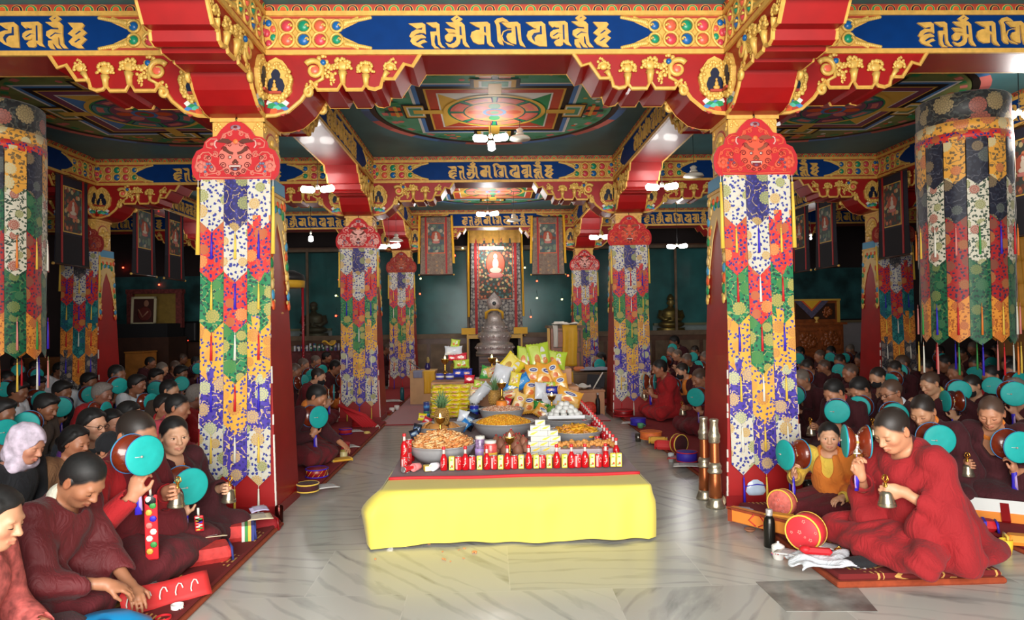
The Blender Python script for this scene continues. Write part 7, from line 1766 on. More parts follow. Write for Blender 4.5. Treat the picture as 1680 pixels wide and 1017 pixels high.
# --- aisle row on the left, behind the near pillar
sit(520, 650, 'monk in orange vest by the near left pillar', 'monk in dark jacket and orange vest reaching down to the mat, left aisle row', -.1, .06, drum=(.24, -.14, .48), dax=(-.6, 0, 0), tone=(178, 120, 86), robe=None, shirt=DMAR, sleeve=.9, skirt=MAR, collar=ORGC, hpitch=.5, hair='crop', seed=24, lh=(.46, -.02, .2), ld=(.8, -.3, -.5), ln=(0, 0, -1), lcurl=(.3, .3, .2), lean=.09)
sit(522, 617, 'masked monk', 'monk with black face mask behind the orange vested monk, left aisle row', -.1, .06, drum=(.34, -.08, .46), dax=(.25, 0, 0), tone=(214, 160, 128), robe=MAR, hpitch=.3, extra='mask', seed=25)
sit(551, 602, 'monk by the second left banner', 'monk in maroon and orange beside the second left pillar banner', -.1, .06, drum=(.33, -.1, .46), dax=(-.4, 0, 0), bell=(.42, .1, .36), tone=(180, 122, 90), robe=DMAR, collar=ORGC, skirt=ORGC, hpitch=.35, hair='crop', seed=26)
# --- lay people on the left
sit(-10, 850, 'x', 'woman in plaid jacket cut by the left frame edge', .05, .03, tone=(206, 146, 112), robe=None, shirt=mat('plaid_jacket', (186, 90, 84), .85, var=.5, scale=26), sleeve=.9, skirt=cloth('knit_skirt', (70, 40, 44)), hair='long', hpitch=.3, rh=(.3, -.12, .2), lh=(.3, .1, .2), seed=27, vneck=False, collar=GRYC)
sit(44, 728, 'x', 'woman in white flowered head scarf and dark jacket at the left edge', -.12, .04, tone=(206, 142, 112), robe=None, shirt=BLKC, sleeve=.9, skirt=BLKC, hair=None, hood=('scarf', brocade('x', (0, 0, 0), (0, 0, 0), (0, 0, 0), (0, 0, 0), (0, 0, 0)) if False else mat('flowered_scarf', (212, 196, 212), .8, var=.3, scale=24)), hpitch=.4, seed=28, collar=GRYC, rh=(.26, -.1, .22), lh=(.26, .1, .22))
sit(124, 724, 'x', 'woman with black hair and purple collar in brown coat, behind the bowing man', -.2, .04, tone=(184, 122, 90), robe=None, shirt=TANC, sleeve=.9, skirt=BLKC, hair='bun', hpitch=.25, seed=29, collar=PURC, rh=(.26, -.1, .22), lh=(.26, .1, .22), scale=1.)
sit(182, 738, 'x', 'person in black knit cap behind the monk in red sweater', -.1, dep=4.75, zb=.04, tone=(196, 136, 104), robe=None, shirt=BLKC, sleeve=.9, skirt=BLKC, hair='crop', hood=('cap', BLKC), hpitch=.6, seed=30, rh=(.26, -.1, .22), lh=(.26, .1, .22), lean=.1)
sit(152, 696, 'x', 'woman in red rimmed glasses in the third lay row on the left', -.3, .04, tone=(222, 164, 132), robe=None, shirt=GRYC, sleeve=.9, skirt=BLKC, hair='long', hpitch=.15, extra='glasses', seed=31, rh=(.26, -.1, .22), lh=(.26, .1, .22), open_eyes=True)
sit(184, 694, 'x', 'woman in flowered red blouse next to the woman in glasses', -.45, .04, tone=(214, 150, 120), robe=None, shirt=mat('flowered_blouse', (196, 60, 56), .8, var=.5, scale=30), sleeve=.9, skirt=BLKC, hair='long', hpitch=.2, seed=32, rh=(.26, -.1, .22), lh=(.26, .1, .22))
sit(212, 680, 'x', 'woman in white patterned blouse with face in profile, left lay rows', .1, .04, tone=(222, 164, 128), robe=None, shirt=mat('patterned_blouse', (150, 150, 160), .8, var=.6, scale=40), sleeve=.9, skirt=BLKC, hair='bun', hpitch=.25, seed=33, rh=(.26, -.1, .22), lh=(.26, .1, .22))
sit(270, 667, 'x', 'elderly woman with red scarf facing the viewer, left of the near left banner', -.6, .04, tone=(180, 120, 92), robe=None, shirt=BRNC, sleeve=.9, skirt=BRNC, hair='short', hpitch=.05, seed=34, collar=REDC, open_eyes=True, rh=(.26, -.1, .22), lh=(.26, .1, .22))
sit(76, 667, 'dark haired man in brown', 'dark haired man in brown jacket with drum raised to his chin, left lay rows', -.1, .04, drum=(.18, -.24, .55), dax=(-1.1, 0, 0), tone=(150, 98, 70), robe=None, shirt=BRNC, sleeve=.9, skirt=DRKC, hair='short', hpitch=.4, seed=35, lh=(.26, .1, .25))
sit(168, 646, 'old man in red', 'old grey haired man in red shawl, left lay rows', -.15, .04, drum=(.22, -.12, .5), dax=(.1, 0, 0), tone=(140, 92, 72), robe=REDC, hpitch=.2, seed=36, hair='short', hairm=GREYH)
sit(225, 630, 'man in white shirt', 'man in white shirt with black collar, left crowd beside the near banner', 0, .05, drum=(.32, -.06, .46), dax=(-.45, 0, .2), tone=(150, 98, 72), robe=None, shirt=WHTC, sleeve=.9, skirt=DRKC, collar=BLKC, hpitch=.2, seed=37, hair='short', lh=(.3, .1, .3))
sit(325, 650, 'x', 'person in bright red shawl seen from behind, beside the near left banner', .3, .05, tone=(140, 92, 72), robe=REDC, skirt=DRKC, hpitch=.2, seed=38, hair='short', hairm=GREYH, fine=False)
# ------------------------------------------------------------------ the rest of the crowd, copied from a few sitters
def proto(px, py, who, label, heading, **k): return sit(px, py, who, label, heading, fine=False, **k)
def recolor(o, m):
    o.material_slots[0].link = 'OBJECT'; o.material_slots[0].material = m
HEADS0 = {}
def k_id(d): return id(d)
def crowd(side, lst, protos, grp):
    """lst: px, py, proto, tone, robe, drum"""
    lst = sorted(lst, key=lambda a: -a[1])
    row = []; cur = None; rows = []
    for a in lst:
        if cur is None or cur-a[1] > 11: cur = a[1]; rows.append([])
        rows[-1].append(a)
    for i, r in enumerate(rows):
        r.sort()
        for j, (px, py, k, tone, robe, hasdrum) in enumerate(r):
            d = protos[k]; jit = random.uniform(-.15, .15)
            where = '%s crowd row %s, %s from left' % (side, ['one', 'two', 'three', 'four', 'five', 'six', 'seven', 'eight', 'nine'][i], ordinal(j))
            lab = '%s, %s' % (d['desc'], where)
            if d.get('e') is None:
                e = person('person', lab, (0, 0, .05), d['h'], fine=False, tone=TONES[tone], robe=robe if not d.get('lay') else None, **d['k']); d['e'] = e; KIDS[e.name] = list(e.children); HEADS[e.name] = HEADS[e.name]
            else:
                e = copy_tree(d['e']); HEADS[e.name] = HEADS[d['e'].name]; e['label'] = lab; e.rotation_euler = (0, 0, d['h']+jit)
                for c in e.children:
                    n_ = c.name.split('.')[0]
                    if n_ == 'body': recolor(c, skin_mat(TONES[tone]))
                    if n_ in ('robe', 'shirt') and robe is not None: recolor(c, robe)
            e['group'] = grp; e.scale = (1, 1, 1); HEADS[e.name] = HEADS0.setdefault(k_id(d), HEADS[e.name]); seat(e, px, py, .05)
            if hasdrum and d.get('drum'):
                ax = d['dax']; give('d', e, d['drum'], axis_rot(ax+random.uniform(-.45, .45), random.uniform(-.2, .2), 0), 'turquoise hand drum of the sitter in %s' % where, 1.)
def dk(hand_, drum, **k):
    w = (drum[0]-.02, drum[1], drum[2]-.185); o = 'l' if hand_ == 'r' else 'r'; s = 1 if hand_ == 'r' else -1
    k.update({hand_+'h': w, hand_+'d': (.25, 0, 1), hand_+'n': (0, s, 0), hand_+'curl': (.75, .9, .7), o+'h': (.3, s*.1, .32)}); return k
PRR = [dict(desc='bowed monk in dark robe with drum', h=PI+.2, drum=(.3, .1, .52), dax=.75, k=dk('l', (.3, .1, .52), hpitch=.5, seed=50)), dict(desc='upright monk in dark robe with drum', h=PI+.15, drum=(.28, .14, .58), dax=.9, k=dk('l', (.28, .14, .58), hpitch=.2, seed=51, hairm=BROWNH)),
       dict(desc='grey shaven monk in dark robe', h=PI+.3, drum=(.32, .06, .5), dax=.6, k=dk('l', (.32, .06, .5), hpitch=.4, hair='bald', seed=52)), dict(desc='black haired sitter in dark clothes', h=PI+.2, drum=(.28, .12, .56), dax=1.0, k=dk('l', (.28, .12, .56), hpitch=.35, hair='crop', seed=53)),
       dict(desc='masked monk with glasses in dark robe', h=PI+.3, drum=(.3, .1, .52), dax=.75, k=dk('l', (.3, .1, .52), hpitch=.35, extra='mask', seed=54))]
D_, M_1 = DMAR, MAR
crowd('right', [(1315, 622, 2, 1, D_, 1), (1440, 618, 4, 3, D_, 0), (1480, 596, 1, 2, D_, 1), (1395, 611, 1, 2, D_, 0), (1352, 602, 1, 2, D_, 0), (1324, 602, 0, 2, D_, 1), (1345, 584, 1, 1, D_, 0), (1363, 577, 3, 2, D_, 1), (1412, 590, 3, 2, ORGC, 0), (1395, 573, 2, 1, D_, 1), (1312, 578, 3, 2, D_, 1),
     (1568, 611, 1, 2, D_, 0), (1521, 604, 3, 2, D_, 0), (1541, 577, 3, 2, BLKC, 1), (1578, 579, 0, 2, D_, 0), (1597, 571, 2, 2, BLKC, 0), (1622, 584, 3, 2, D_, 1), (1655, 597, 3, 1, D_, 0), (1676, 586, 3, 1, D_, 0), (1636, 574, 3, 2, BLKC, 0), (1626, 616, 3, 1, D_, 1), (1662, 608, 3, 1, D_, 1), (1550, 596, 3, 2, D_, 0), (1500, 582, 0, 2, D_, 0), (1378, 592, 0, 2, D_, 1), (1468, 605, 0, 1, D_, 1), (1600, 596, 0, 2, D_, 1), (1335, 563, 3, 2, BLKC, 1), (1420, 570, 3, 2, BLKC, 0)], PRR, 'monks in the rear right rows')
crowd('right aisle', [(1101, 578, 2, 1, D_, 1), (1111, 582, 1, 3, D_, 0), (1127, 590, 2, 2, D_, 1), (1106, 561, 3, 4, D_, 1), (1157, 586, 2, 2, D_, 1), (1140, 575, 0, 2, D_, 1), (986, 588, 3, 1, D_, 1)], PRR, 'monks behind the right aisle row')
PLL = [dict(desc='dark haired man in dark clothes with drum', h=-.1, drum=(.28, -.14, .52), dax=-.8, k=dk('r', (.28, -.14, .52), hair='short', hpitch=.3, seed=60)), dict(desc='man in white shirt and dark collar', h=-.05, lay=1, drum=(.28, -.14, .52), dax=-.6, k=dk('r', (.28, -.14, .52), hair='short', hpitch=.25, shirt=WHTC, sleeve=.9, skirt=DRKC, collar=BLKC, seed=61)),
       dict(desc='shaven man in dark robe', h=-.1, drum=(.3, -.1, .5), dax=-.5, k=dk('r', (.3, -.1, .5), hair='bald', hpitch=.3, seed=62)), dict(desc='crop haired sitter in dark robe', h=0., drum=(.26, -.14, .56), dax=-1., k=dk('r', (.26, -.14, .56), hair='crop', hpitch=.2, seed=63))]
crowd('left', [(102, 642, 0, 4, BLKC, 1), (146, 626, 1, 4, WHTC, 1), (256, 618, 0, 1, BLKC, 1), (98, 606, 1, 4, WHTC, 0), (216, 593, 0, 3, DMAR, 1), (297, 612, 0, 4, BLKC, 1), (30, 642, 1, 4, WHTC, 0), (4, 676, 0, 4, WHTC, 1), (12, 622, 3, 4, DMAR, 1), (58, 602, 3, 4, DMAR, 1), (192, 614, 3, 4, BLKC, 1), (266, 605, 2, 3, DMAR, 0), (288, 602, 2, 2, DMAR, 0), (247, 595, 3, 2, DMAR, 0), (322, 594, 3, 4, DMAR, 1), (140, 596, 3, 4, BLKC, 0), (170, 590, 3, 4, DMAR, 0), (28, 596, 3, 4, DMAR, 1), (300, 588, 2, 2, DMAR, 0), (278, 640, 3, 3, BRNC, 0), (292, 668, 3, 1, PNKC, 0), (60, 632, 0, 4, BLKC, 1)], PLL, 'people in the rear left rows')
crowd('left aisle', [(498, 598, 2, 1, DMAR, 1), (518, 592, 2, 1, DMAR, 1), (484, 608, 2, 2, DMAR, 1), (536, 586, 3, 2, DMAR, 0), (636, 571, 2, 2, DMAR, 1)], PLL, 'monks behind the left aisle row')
# ------------------------------------------------------------------ mats
def mat_pattern(name, ground, fret):
    m = bpy.data.materials.new(name); m.use_nodes = True; nt = m.node_tree; L = nt.links; b_ = nt.nodes['Principled BSDF']; b_.inputs['Roughness'].default_value = .95
    tc = N(nt, 'ShaderNodeTexCoord').outputs['Object']; sx = N(nt, 'ShaderNodeSeparateXYZ'); L.new(tc, sx.inputs[0])
    def stripes(o, f, w): return math_(nt, 'LESS_THAN', math_(nt, 'FRACT', math_(nt, 'MULTIPLY', o, f)), w)
    a = stripes(sx.outputs[0], 34, .4); c = stripes(sx.outputs[1], 9, .72)
    g1 = math_(nt, 'MULTIPLY', a, c)
    cell = stripes(math_(nt, 'ADD', sx.outputs[1], math_(nt, 'MULTIPLY', sx.outputs[0], .7)), 2.2, .42)
    zone = math_(nt, 'GREATER_THAN', math_(nt, 'ABSOLUTE', sx.outputs[0]), .2); f = math_(nt, 'MULTIPLY', math_(nt, 'MULTIPLY', g1, cell), zone)
    wv = N(nt, 'ShaderNodeTexVoronoi', feature='DISTANCE_TO_EDGE'); wv.inputs['Scale'].default_value = 5; L.new(tc, wv.inputs['Vector'])
    f2 = math_(nt, 'MULTIPLY', math_(nt, 'LESS_THAN', math_(nt, 'ABSOLUTE', math_(nt, 'SUBTRACT', wv.outputs['Distance'], .1)), .02), math_(nt, 'SUBTRACT', 1, zone))
    L.new(mixc(nt, math_(nt, 'MAXIMUM', f, f2), lin(ground), lin(fret)), b_.inputs['Base Color']); return m
MATT = mat_pattern('maroon_fret_carpet', (112, 24, 24), (206, 160, 84)); MATU = mat('rust_felt_edge', (150, 62, 30), .95, var=.15, scale=30); MATP = mat('plain_red_mat', (140, 30, 34), .95, var=.15, scale=20)
def seat_mat(x0, x1, y0, y1, h, m, label, under=True):
    e = thing('seat_mat', label, 'mat', ((x0+x1)/2, (y0+y1)/2, 0), 0, 'long seat mats'); w, d = x1-x0, y1-y0
    if under: b = MB(); b.rbox((0, 0, h*.25), (w+.03, d+.03, h*.5), MATU, .01); b.build('felt_base', e)
    b = MB(); b.rbox((0, 0, h*.73 if under else h/2), (w, d, h*.54 if under else h), m, .014); b.build('carpet', e)
seat_mat(1.76, 2.66, 3.62, 5.1, .068, MATT, 'maroon mat with gold fret pattern under the monk in the red shawl')
seat_mat(-2.56, -1.62, 1.9, 5.02, .05, MATT, 'maroon mat with gold pattern under the three monks at near left')
seat_mat(-2.7, -1.62, 6.05, 9.95, .05, MATP, 'red mat along the left aisle between the first and second pillars'); seat_mat(1.82, 2.8, 6.05, 9.95, .05, MATP, 'red mat along the right aisle between the first and second pillars')
seat_mat(-2.7, -1.7, 10.9, 14.8, .05, MATP, 'red mat on the left aisle edge behind the second pillar'); seat_mat(1.75, 2.7, 11.6, 14.8, .05, MATP, 'red mat on the right aisle edge behind the second pillar')
seat_mat(3.12, 4.05, 2.6, 9.8, .05, MATP, 'long red mat of the second right row beside the enamel cup')
seat_mat(-4.0, -2.75, 1.9, 9.9, .05, MATP, 'mostly hidden red mat of the second left row from the aisle', False); seat_mat(-4.0, -2.75, 11.0, 16.4, .05, MATP, 'mostly hidden red mat far back in the second left row', False); seat_mat(2.85, 4.05, 10.9, 16.4, .05, MATP, 'mostly hidden red mat far back in the second right row', False)
for i, (a, w_) in enumerate(((4.15, 1.0), (5.18, .58), (6.45, 1.0), (7.5, 1.0), (8.55, 1.0))):
    nm_ = ['third', 'fourth', 'fifth', 'sixth', 'seventh'][i]
    for sx, sd in ((-1, 'left'), (1, 'right')): seat_mat(min(sx*a, sx*(a+w_)), max(sx*a, sx*(a+w_)), 2.6, 16.4, .05, MATP, 'mostly hidden red mat of the %s %s row from the aisle' % (nm_, sd), False)
# ------------------------------------------------------------------ small things beside the sitters
def lathe_thing(name, label, cat, loc, prof, m, n=22, parts=(), group=None):
    e = thing(name, label, cat, loc, 0, group); b = MB(); b.lathe(prof, m, n); b.build('body', e)
    for pn, pp, pm in parts: b = MB(); b.lathe(pp, pm, n); b.build(pn, e)
    return e
STEEL = mat('brushed_steel', (120, 116, 108), .3, .9); DSTEEL = mat('dark_steel', (52, 50, 46), .3, .8, coat=.3); COPP = mat('horn_copper', (186, 104, 60), .32, .75, var=.15); HSIL = mat('horn_silver', (184, 172, 148), .35, .8, var=.2, scale=40, bump=.3)
def horn(px, py, label, h=.66):
    p = G(px, py, 0); e = thing('ritual_horn', label, 'horn', p, random.random()*6, 'copper horns by the right pillar'); k = h/.66
    b = MB(); b.lathe([(.05, .06*k), (.046, .2*k), (.04, .27*k), (.036, .31*k), (.034, .5*k), (.03, .54*k), (.028, .64*k)], COPP, 26); b.build('tube', e)
    for nm_, pp in (('foot', [(.072, 0), (.066, .02), (.055, .05), (.051, .075)]), ('lower_collar', [(.048, .255), (.056, .262), (.056, .275), (.046, .285), (.05, .3), (.05, .31), (.04, .335)]), ('upper_collar', [(.038, .48), (.045, .49), (.042, .51), (.047, .525), (.047, .54), (.036, .56), (.03, .62), (.034, .64), (.036, .652), (.03, .66), (.012, .661)])):
        b = MB(); b.lathe([(r, z*k) for r, z in pp], HSIL, 26)
        b.build(nm_, e)
horn(1174, 832, 'copper and silver horn standing before the near right pillar, nearer one', .68); horn(1157, 818, 'copper and silver horn standing before the near right pillar, farther left one', .66)
b = MB(); p0 = G(1183, 828, .02); b.tube([(p0.x, p0.y, .03), (p0.x+.03, p0.y+.04, .03), (p0.x+.06, p0.y+.09, .05), (p0.x+.14, p0.y+.16, .075), (p0.x+.3, p0.y+.2, .08), (p0.x+.42, p0.y+.2, .078)], [.026, .022, .02, .018, .016, .014], mat('cream_rope', (206, 186, 150), .9), 8); tag(b.build('rope'), 'thick cream rope lying at the foot of the near right pillar', 'rope')
q = G(1237, 812, .07); b = MB(); b.lathe([(.08, 0), (.1, .04), (.085, .1), (.04, .16), (.012, .18), (.02, .2)], mat('pale_plastic', (190, 206, 226), .25, coat=.5, var=.2), 14, sx=1.1, sy=.6); b.tube([(-.09, -.05, .08), (0, -.07, .1), (.08, -.05, .085)], .004, SILK['blue'], 5); tag(b.build('plastic_bag', None, q), 'knotted pale plastic bag at the foot of the near right pillar', 'bag')
lathe_thing('steel_bottle', 'dark steel bottle standing at the edge of the right mat', 'bottle', G(1263, 897), [(.033, 0), (.036, .006), (.036, .15), (.03, .18), (.018, .2)], DSTEEL, 24, [('cap', [(.02, .198), (.021, .205), (.021, .235), (.018, .238), (0, .238)], SILV)])
def cup(name, label, px, py, r, h, m, z=0, lid=None, handle=True, dep=None, spots=None):
    q = G(px, py, z); e = thing(name, label, 'cup', q, -.3); b = MB(); b.lathe([(r*.7, 0), (r*.78, .003), (r*.98, h*.5), (r, h), (r*.93, h), (r*.9, h*.5), (r*.6, h*.15), (0, h*.12)], m, 24); b.build('body', e)
    if handle: b = MB(); b.tube([(r*.95, 0, h*.8), (r*1.4, 0, h*.74), (r*1.5, 0, h*.5), (r*1.3, 0, h*.3), (r*.9, 0, h*.26)], r*.1, m, 7); b.build('handle', e)
    if lid: b = MB(); b.lathe([(r*1.05, h), (r*.95, h*1.1), (r*.4, h*1.25), (r*.15, h*1.3), (r*.2, h*1.4), (0, h*1.45)], lid, 20); b.build('lid', e)
    if spots:
        b = MB()
        for i in range(20): a = i*2.4; zz = h*(.15+.7*((i*.37) % 1)); rr = r*(.99 if zz > h*.45 else .9)*1.005; b.ball((rr*math.cos(a), rr*math.sin(a), zz), (r*.12, r*.12, r*.12), spots[i % len(spots)], 6)
        b.build('pattern', e)
    return e
PORCL = mat('white_porcelain', (236, 234, 230), .25, coat=.3)
cup('teacup', 'lidded white teacup with coloured flowers beside the dark steel bottle', 1277, 917, .038, .075, PORCL, lid=PORCL, spots=[MATS['pink_paint'], SILK['blue'], MATS['yellow_ochre_paint'], SILK['red']])
cup('enamel_cup', 'white enamel cup with dark rim on the second right mat', 1560, 832, .042, .06, PORCL, z=.05); cup('yellow_tumbler', 'yellow tumbler with steel rim on the floor at the right edge', 1651, 909, .036, .09, mat('yellow_enamel', (246, 206, 60), .35, coat=.3), handle=False)
cup('paper_cup', 'white paper cup with red print on the floor at lower left', 291, 1014, .03, .07, PORCL, handle=False, spots=[SILK['red'], SILK['red'], BLACKP]); cup('paper_cup', 'red paper cup cut by the lower frame edge at left', 268, 1032, .036, .06, SILK['red'], handle=False)
for px, py, lab in ((393, 912, 'small clay dish on the marble by the left mat'), (1230, 872, 'small clay dish on the marble by the right mat')): lathe_thing('clay_dish', lab, 'dish', G(px, py), [(.02, 0), (.034, .012), (.038, .02), (.033, .018), (.02, .008), (0, .007)], mat('terracotta', (176, 120, 90), .7), 18)
lathe_thing('metal_tumbler', 'dark red metal tumbler standing at the near left pillar corner', 'tumbler', G(458, 857), [(.026, 0), (.03, .004), (.03, .118), (.027, .122), (.025, .118), (.024, .02), (0, .015)], mat('dark_red_anodised', (70, 22, 18), .22, .8), 22)
# round padded drum cases
def drum_case(px, py, z, r, w, rz, tilt, m1, m2, label, spots=0, trim=None, dep=None):
    q = G(px, py, z+r*.98) if dep is None else D(px, py, dep); e = thing('drum_case', label, 'drum case', (q.x, q.y, z+r*math.cos(tilt)+w/2*abs(math.sin(tilt))), (0, 0, rz), 'padded drum cases')
    T = Matrix.Rotation(tilt, 4, 'Y') @ Matrix.Rotation(PI/2, 4, 'Y'); b = MB(); b.lathe([(0, -w/2-.008), (r*.9, -w/2-.004), (r, -w/2+.004), (r, w/2-.004), (r*.9, w/2+.004), (0, w/2+.008)], m1, 32, (0, 0, 0), T); b.build('body', e)
    b = MB(); b.lathe([(0, w/2+.0095), (r*.88, w/2+.0065), (r*.93, w/2+.003)], m2, 32, (0, 0, 0), T); b.lathe([(0, -w/2-.0095), (r*.88, -w/2-.0065), (r*.93, -w/2-.003)], m2, 32, (0, 0, 0), T)
    if spots:
        rs = random.Random(spots)
        for i in range(14):
            a = rs.random()*6.3; d_ = r*.8*math.sqrt(rs.random()); s = r*rs.uniform(.05, .11); sd = 1 if i % 2 else -1
            for k in range(5): b.ball((d_*math.cos(a)+s*.8*math.cos(k*1.26), d_*math.sin(a)+s*.8*math.sin(k*1.26), sd*(w/2+.009)), (s*.5, s*.5, .003), MATS['pink_silk'], 6, T)
    b.build('cover', e)
    for sd in (-1, 1): b = MB(); b.tube([(r*.97*math.cos(t), r*.97*math.sin(t), sd*(w/2)) for t in [i*2*PI/28 for i in range(28)]], .006, trim or SILK['yellow'], 6, T, 1, True); b.build('piping', e)
    return e
PKF = mat('pink_floral', (222, 110, 96), .7, var=.3, scale=40); RDF = mat('coral_red_satin', (226, 56, 66), .5, var=.08)
drum_case(1322, 872, .068, .105, .1, .75, 0, RDF, RDF, 'large coral red round drum case with flowers by the right monk', 3); drum_case(1283, 826, .068, .092, .075, .7, .1, PKF, PKF, 'smaller pink flowered drum case beside the boy', 4)
drum_case(1114, 728, .05, .1, .06, PI*.66, 0, MATS['dark_red_paint'], DMAR, 'drum case with golden wheel leaning in the right aisle row', 0)
q = D(1114, 708, 7.3)
def flat_case(px, py, z, r, h, m, trim, label, cross=False):
    q = G(px, py, z); e = thing('drum_case', label, 'drum case', q, .3, 'padded drum cases'); b = MB(); b.lathe([(0, 0), (r, .002), (r, h-.003), (r*.95, h), (0, h+.003)], m, 28); b.build('body', e)
    for zz in (.01, h-.004): b = MB(); b.tube([(r*1.01*math.cos(t), r*1.01*math.sin(t), zz) for t in [i*2*PI/26 for i in range(26)]], .006, trim, 6, None, 1, True); b.build('piping', e)
    if cross:
        b = MB()
        for i in range(12): a = i*PI/6; b.tube([(r*1.01*math.cos(a), r*1.01*math.sin(a), .01), (r*1.01*math.cos(a+.5), r*1.01*math.sin(a+.5), h-.01)], .0022, SILK['yellow'], 5)
        b.build('lacing', e)
REDBX = mat('red_quilted_cloth', (196, 36, 40), .7, var=.15, scale=26); VIO = mat('violet_case_cloth', (56, 40, 170), .6)
flat_case(591, 699, .05, .11, .1, REDBX, SILK['red'], 'round red box by the second left pillar'); flat_case(557, 742, .05, .11, .1, REDBX, SILK['red'], 'round red box before the orange vested monk'); flat_case(520, 782, .05, .1, .08, MATS['dark_red_paint'], SILK['blue'], 'dark red drum case with blue rims on the left aisle mat', True); flat_case(505, 806, .05, .09, .07, DMAR, SILK['yellow'], 'maroon drum case with gold bands by the near left pillar', False)
flat_case(1127, 757, .05, .1, .1, VIO, SILK['red'], 'violet round drum case with red cords in the right aisle row'); flat_case(1068, 720, .05, .125, .09, mat('orange_case_cloth', (240, 120, 60), .6, var=.15, scale=30), SILK['orange'], 'flat orange round case on the right aisle mat'); flat_case(1047, 697, .05, .1, .09, VIO, SILK['blue'], 'violet blue case farther along the right aisle mat'); flat_case(1023, 682, .05, .14, .09, MATS['dark_red_paint'], SILK['red'], 'dark red basin by the second right pillar')
flat_case(567, 712, .05, .08, .07, REDBX, SILK['blue'], 'small red and blue case between the two red boxes')
# loose leaf books, papers and cloth pouches
PAPR = mat('page_white', (232, 230, 226), .7); PAPC = mat('page_cream', (222, 206, 172), .7); OBK = mat('orange_book_cover', (236, 140, 54), .6, var=.1); RBK = mat('red_paper', (210, 50, 50), .6)
def sheet_thing(name, label, px, py, z, w, l, rz, m, tilt=0., cat='paper', dep=None, thick=.004, bend=.01, lines=True):
    q = G(px, py, z); e = thing(name, label, cat, (q.x, q.y, z+.003+abs(math.sin(tilt))*l/2), (tilt, 0, rz)); b = MB()
    b.sheet(lambda u, v: ((u-.5)*w, (v-.5)*l, bend*math.sin(u*PI)), 10, 6, m); o = b.build('leaf', e); o.modifiers.new('t', 'SOLIDIFY').thickness = thick
    if lines:
        b = MB()
        for i in range(6): b.box((0, (-.4+.16*i)*l, bend*.9+.0035), (w*.7, l*.035, .001), mat('faint_print', (150, 146, 150), .8))
        b.build('print', e)
    return e
for a in (('white page on the left mat before the bowing man', 232, 985, .05, .16, .3, .75, PAPR, 0), ('second white page on the left mat, nearer the red folder', 252, 975, .055, .12, .28, .7, PAPR, .05), ('cream loose leaf book propped on the quilted pouch at left', 318, 890, .14, .36, .13, .55, PAPC, -.2), ('open pages on the red bag by the near left pillar', 408, 853, .14, .3, .12, .5, PAPC, .1), ('lilac paper leaf on the open pages at left', 425, 838, .17, .12, .07, .6, mat('lilac_paper', (200, 190, 226), .7), .25),
          ('white printed sheet beside the coral red drum case', 1312, 912, .068, .28, .1, -.75, PAPR, 0), ('second white printed sheet right of the first', 1350, 897, .072, .3, .1, -.7, PAPR, 0), ('pale sheet by the orange book box at the pillar', 1217, 836, .068, .16, .06, -.4, mat('lilac_page', (196, 190, 206), .7), 0), ('white papers on the right aisle mat before the violet case', 1135, 764, .05, .34, .16, -.3, PAPR, 0), ('red paper under the white ones on the right aisle mat', 1112, 752, .05, .2, .14, -.4, RBK, 0),
          ('white sheet on the second right mat by the enamel cup', 1556, 818, .05, .3, .12, -.5, PAPR, 0), ('white papers on the left aisle mat by the maroon case', 527, 800, .05, .28, .16, .6, PAPR, 0), ('white papers by the small red and blue case', 578, 708, .05, .26, .16, .5, PAPR, 0), ('white papers by the round red box, left aisle', 572, 733, .05, .2, .2, .6, PAPR, 0), ('white pages at the far edge of the right aisle mat', 1035, 694, .05, .24, .16, -.3, PAPR, 0), ('white page at the right frame edge', 1672, 838, .09, .3, .14, -.5, PAPR, .2), ('white papers on the left mat behind the second pillar', 640, 658, .05, .4, .3, .3, PAPR, 0)):
    sheet_thing('loose_sheet', a[0], *a[1:8], tilt=a[8])
q = G(262, 985, .05); e = thing('red_folder', 'red folder with white figures leaning at the edge of the left mat', 'folder', (q.x+.05, q.y-.03, .1), (.9, 0, .72)); b = MB(); b.sheet(lambda u, v: ((u-.5)*.42, (v-.5)*.13, .008*math.sin(u*9)), 14, 4, RBK); o = b.build('cover', e); o.modifiers.new('t', 'SOLIDIFY').thickness = .006
b = MB()
for i in range(5): b.tube([(-.17+.075*i+.02*math.cos(t), .03*math.sin(t*1.3), .013) for t in [q*.7 for q in range(6)]], .0035, WHITEP, 5)
b.build('print', e)
def pouch(px, py, z, w, l, h, rz, m, trims, label, name='cloth_pouch', cat='pouch'):
    q = G(px, py, z); e = thing(name, label, cat, q, rz); b = MB(); b.rbox((0, 0, h/2), (w, l, h), m, min(.03, h*.4)); b.build('body', e)
    for s in (-1, 1): b = MB(); b.tube([(s*w*.49, -l*.47, h*.12), (s*w*.5, 0, h*.06), (s*w*.49, l*.47, h*.12), (s*w*.48, l*.47, h*.85), (s*w*.48, -l*.47, h*.85)], .008, trims[0], 6, None, 1, True); b.build('piping', e)
    if len(trims) > 1:
        b = MB()
        for i, t in enumerate(trims[1:]): b.box((w*.2+i*w*.075, 0, h/2), (w*.07, l*1.01, h*1.01), t)
        b.build('stripe', e)
    return e
QUIL = mat('red_quilting', (206, 60, 56), .7, var=.2, scale=34); NVT = mat('navy_trim', (50, 60, 130), .7)
pouch(335, 920, .05, .3, .2, .09, .5, QUIL, (NVT,), 'red quilted pouch with blue trim under the loose leaf book'); pouch(385, 885, .05, .26, .16, .1, .35, QUIL, (NVT, WHITEP, SILK['green'], SILK['yellow'], NVT), 'red quilted pouch with coloured stripes by the left monks'); pouch(423, 872, .0, .24, .18, .1, .6, mat('crimson_bag', (150, 20, 30), .7), (MATS['dark_red_paint'],), 'crimson shoulder bag at the edge of the left mat', 'shoulder_bag', 'bag')
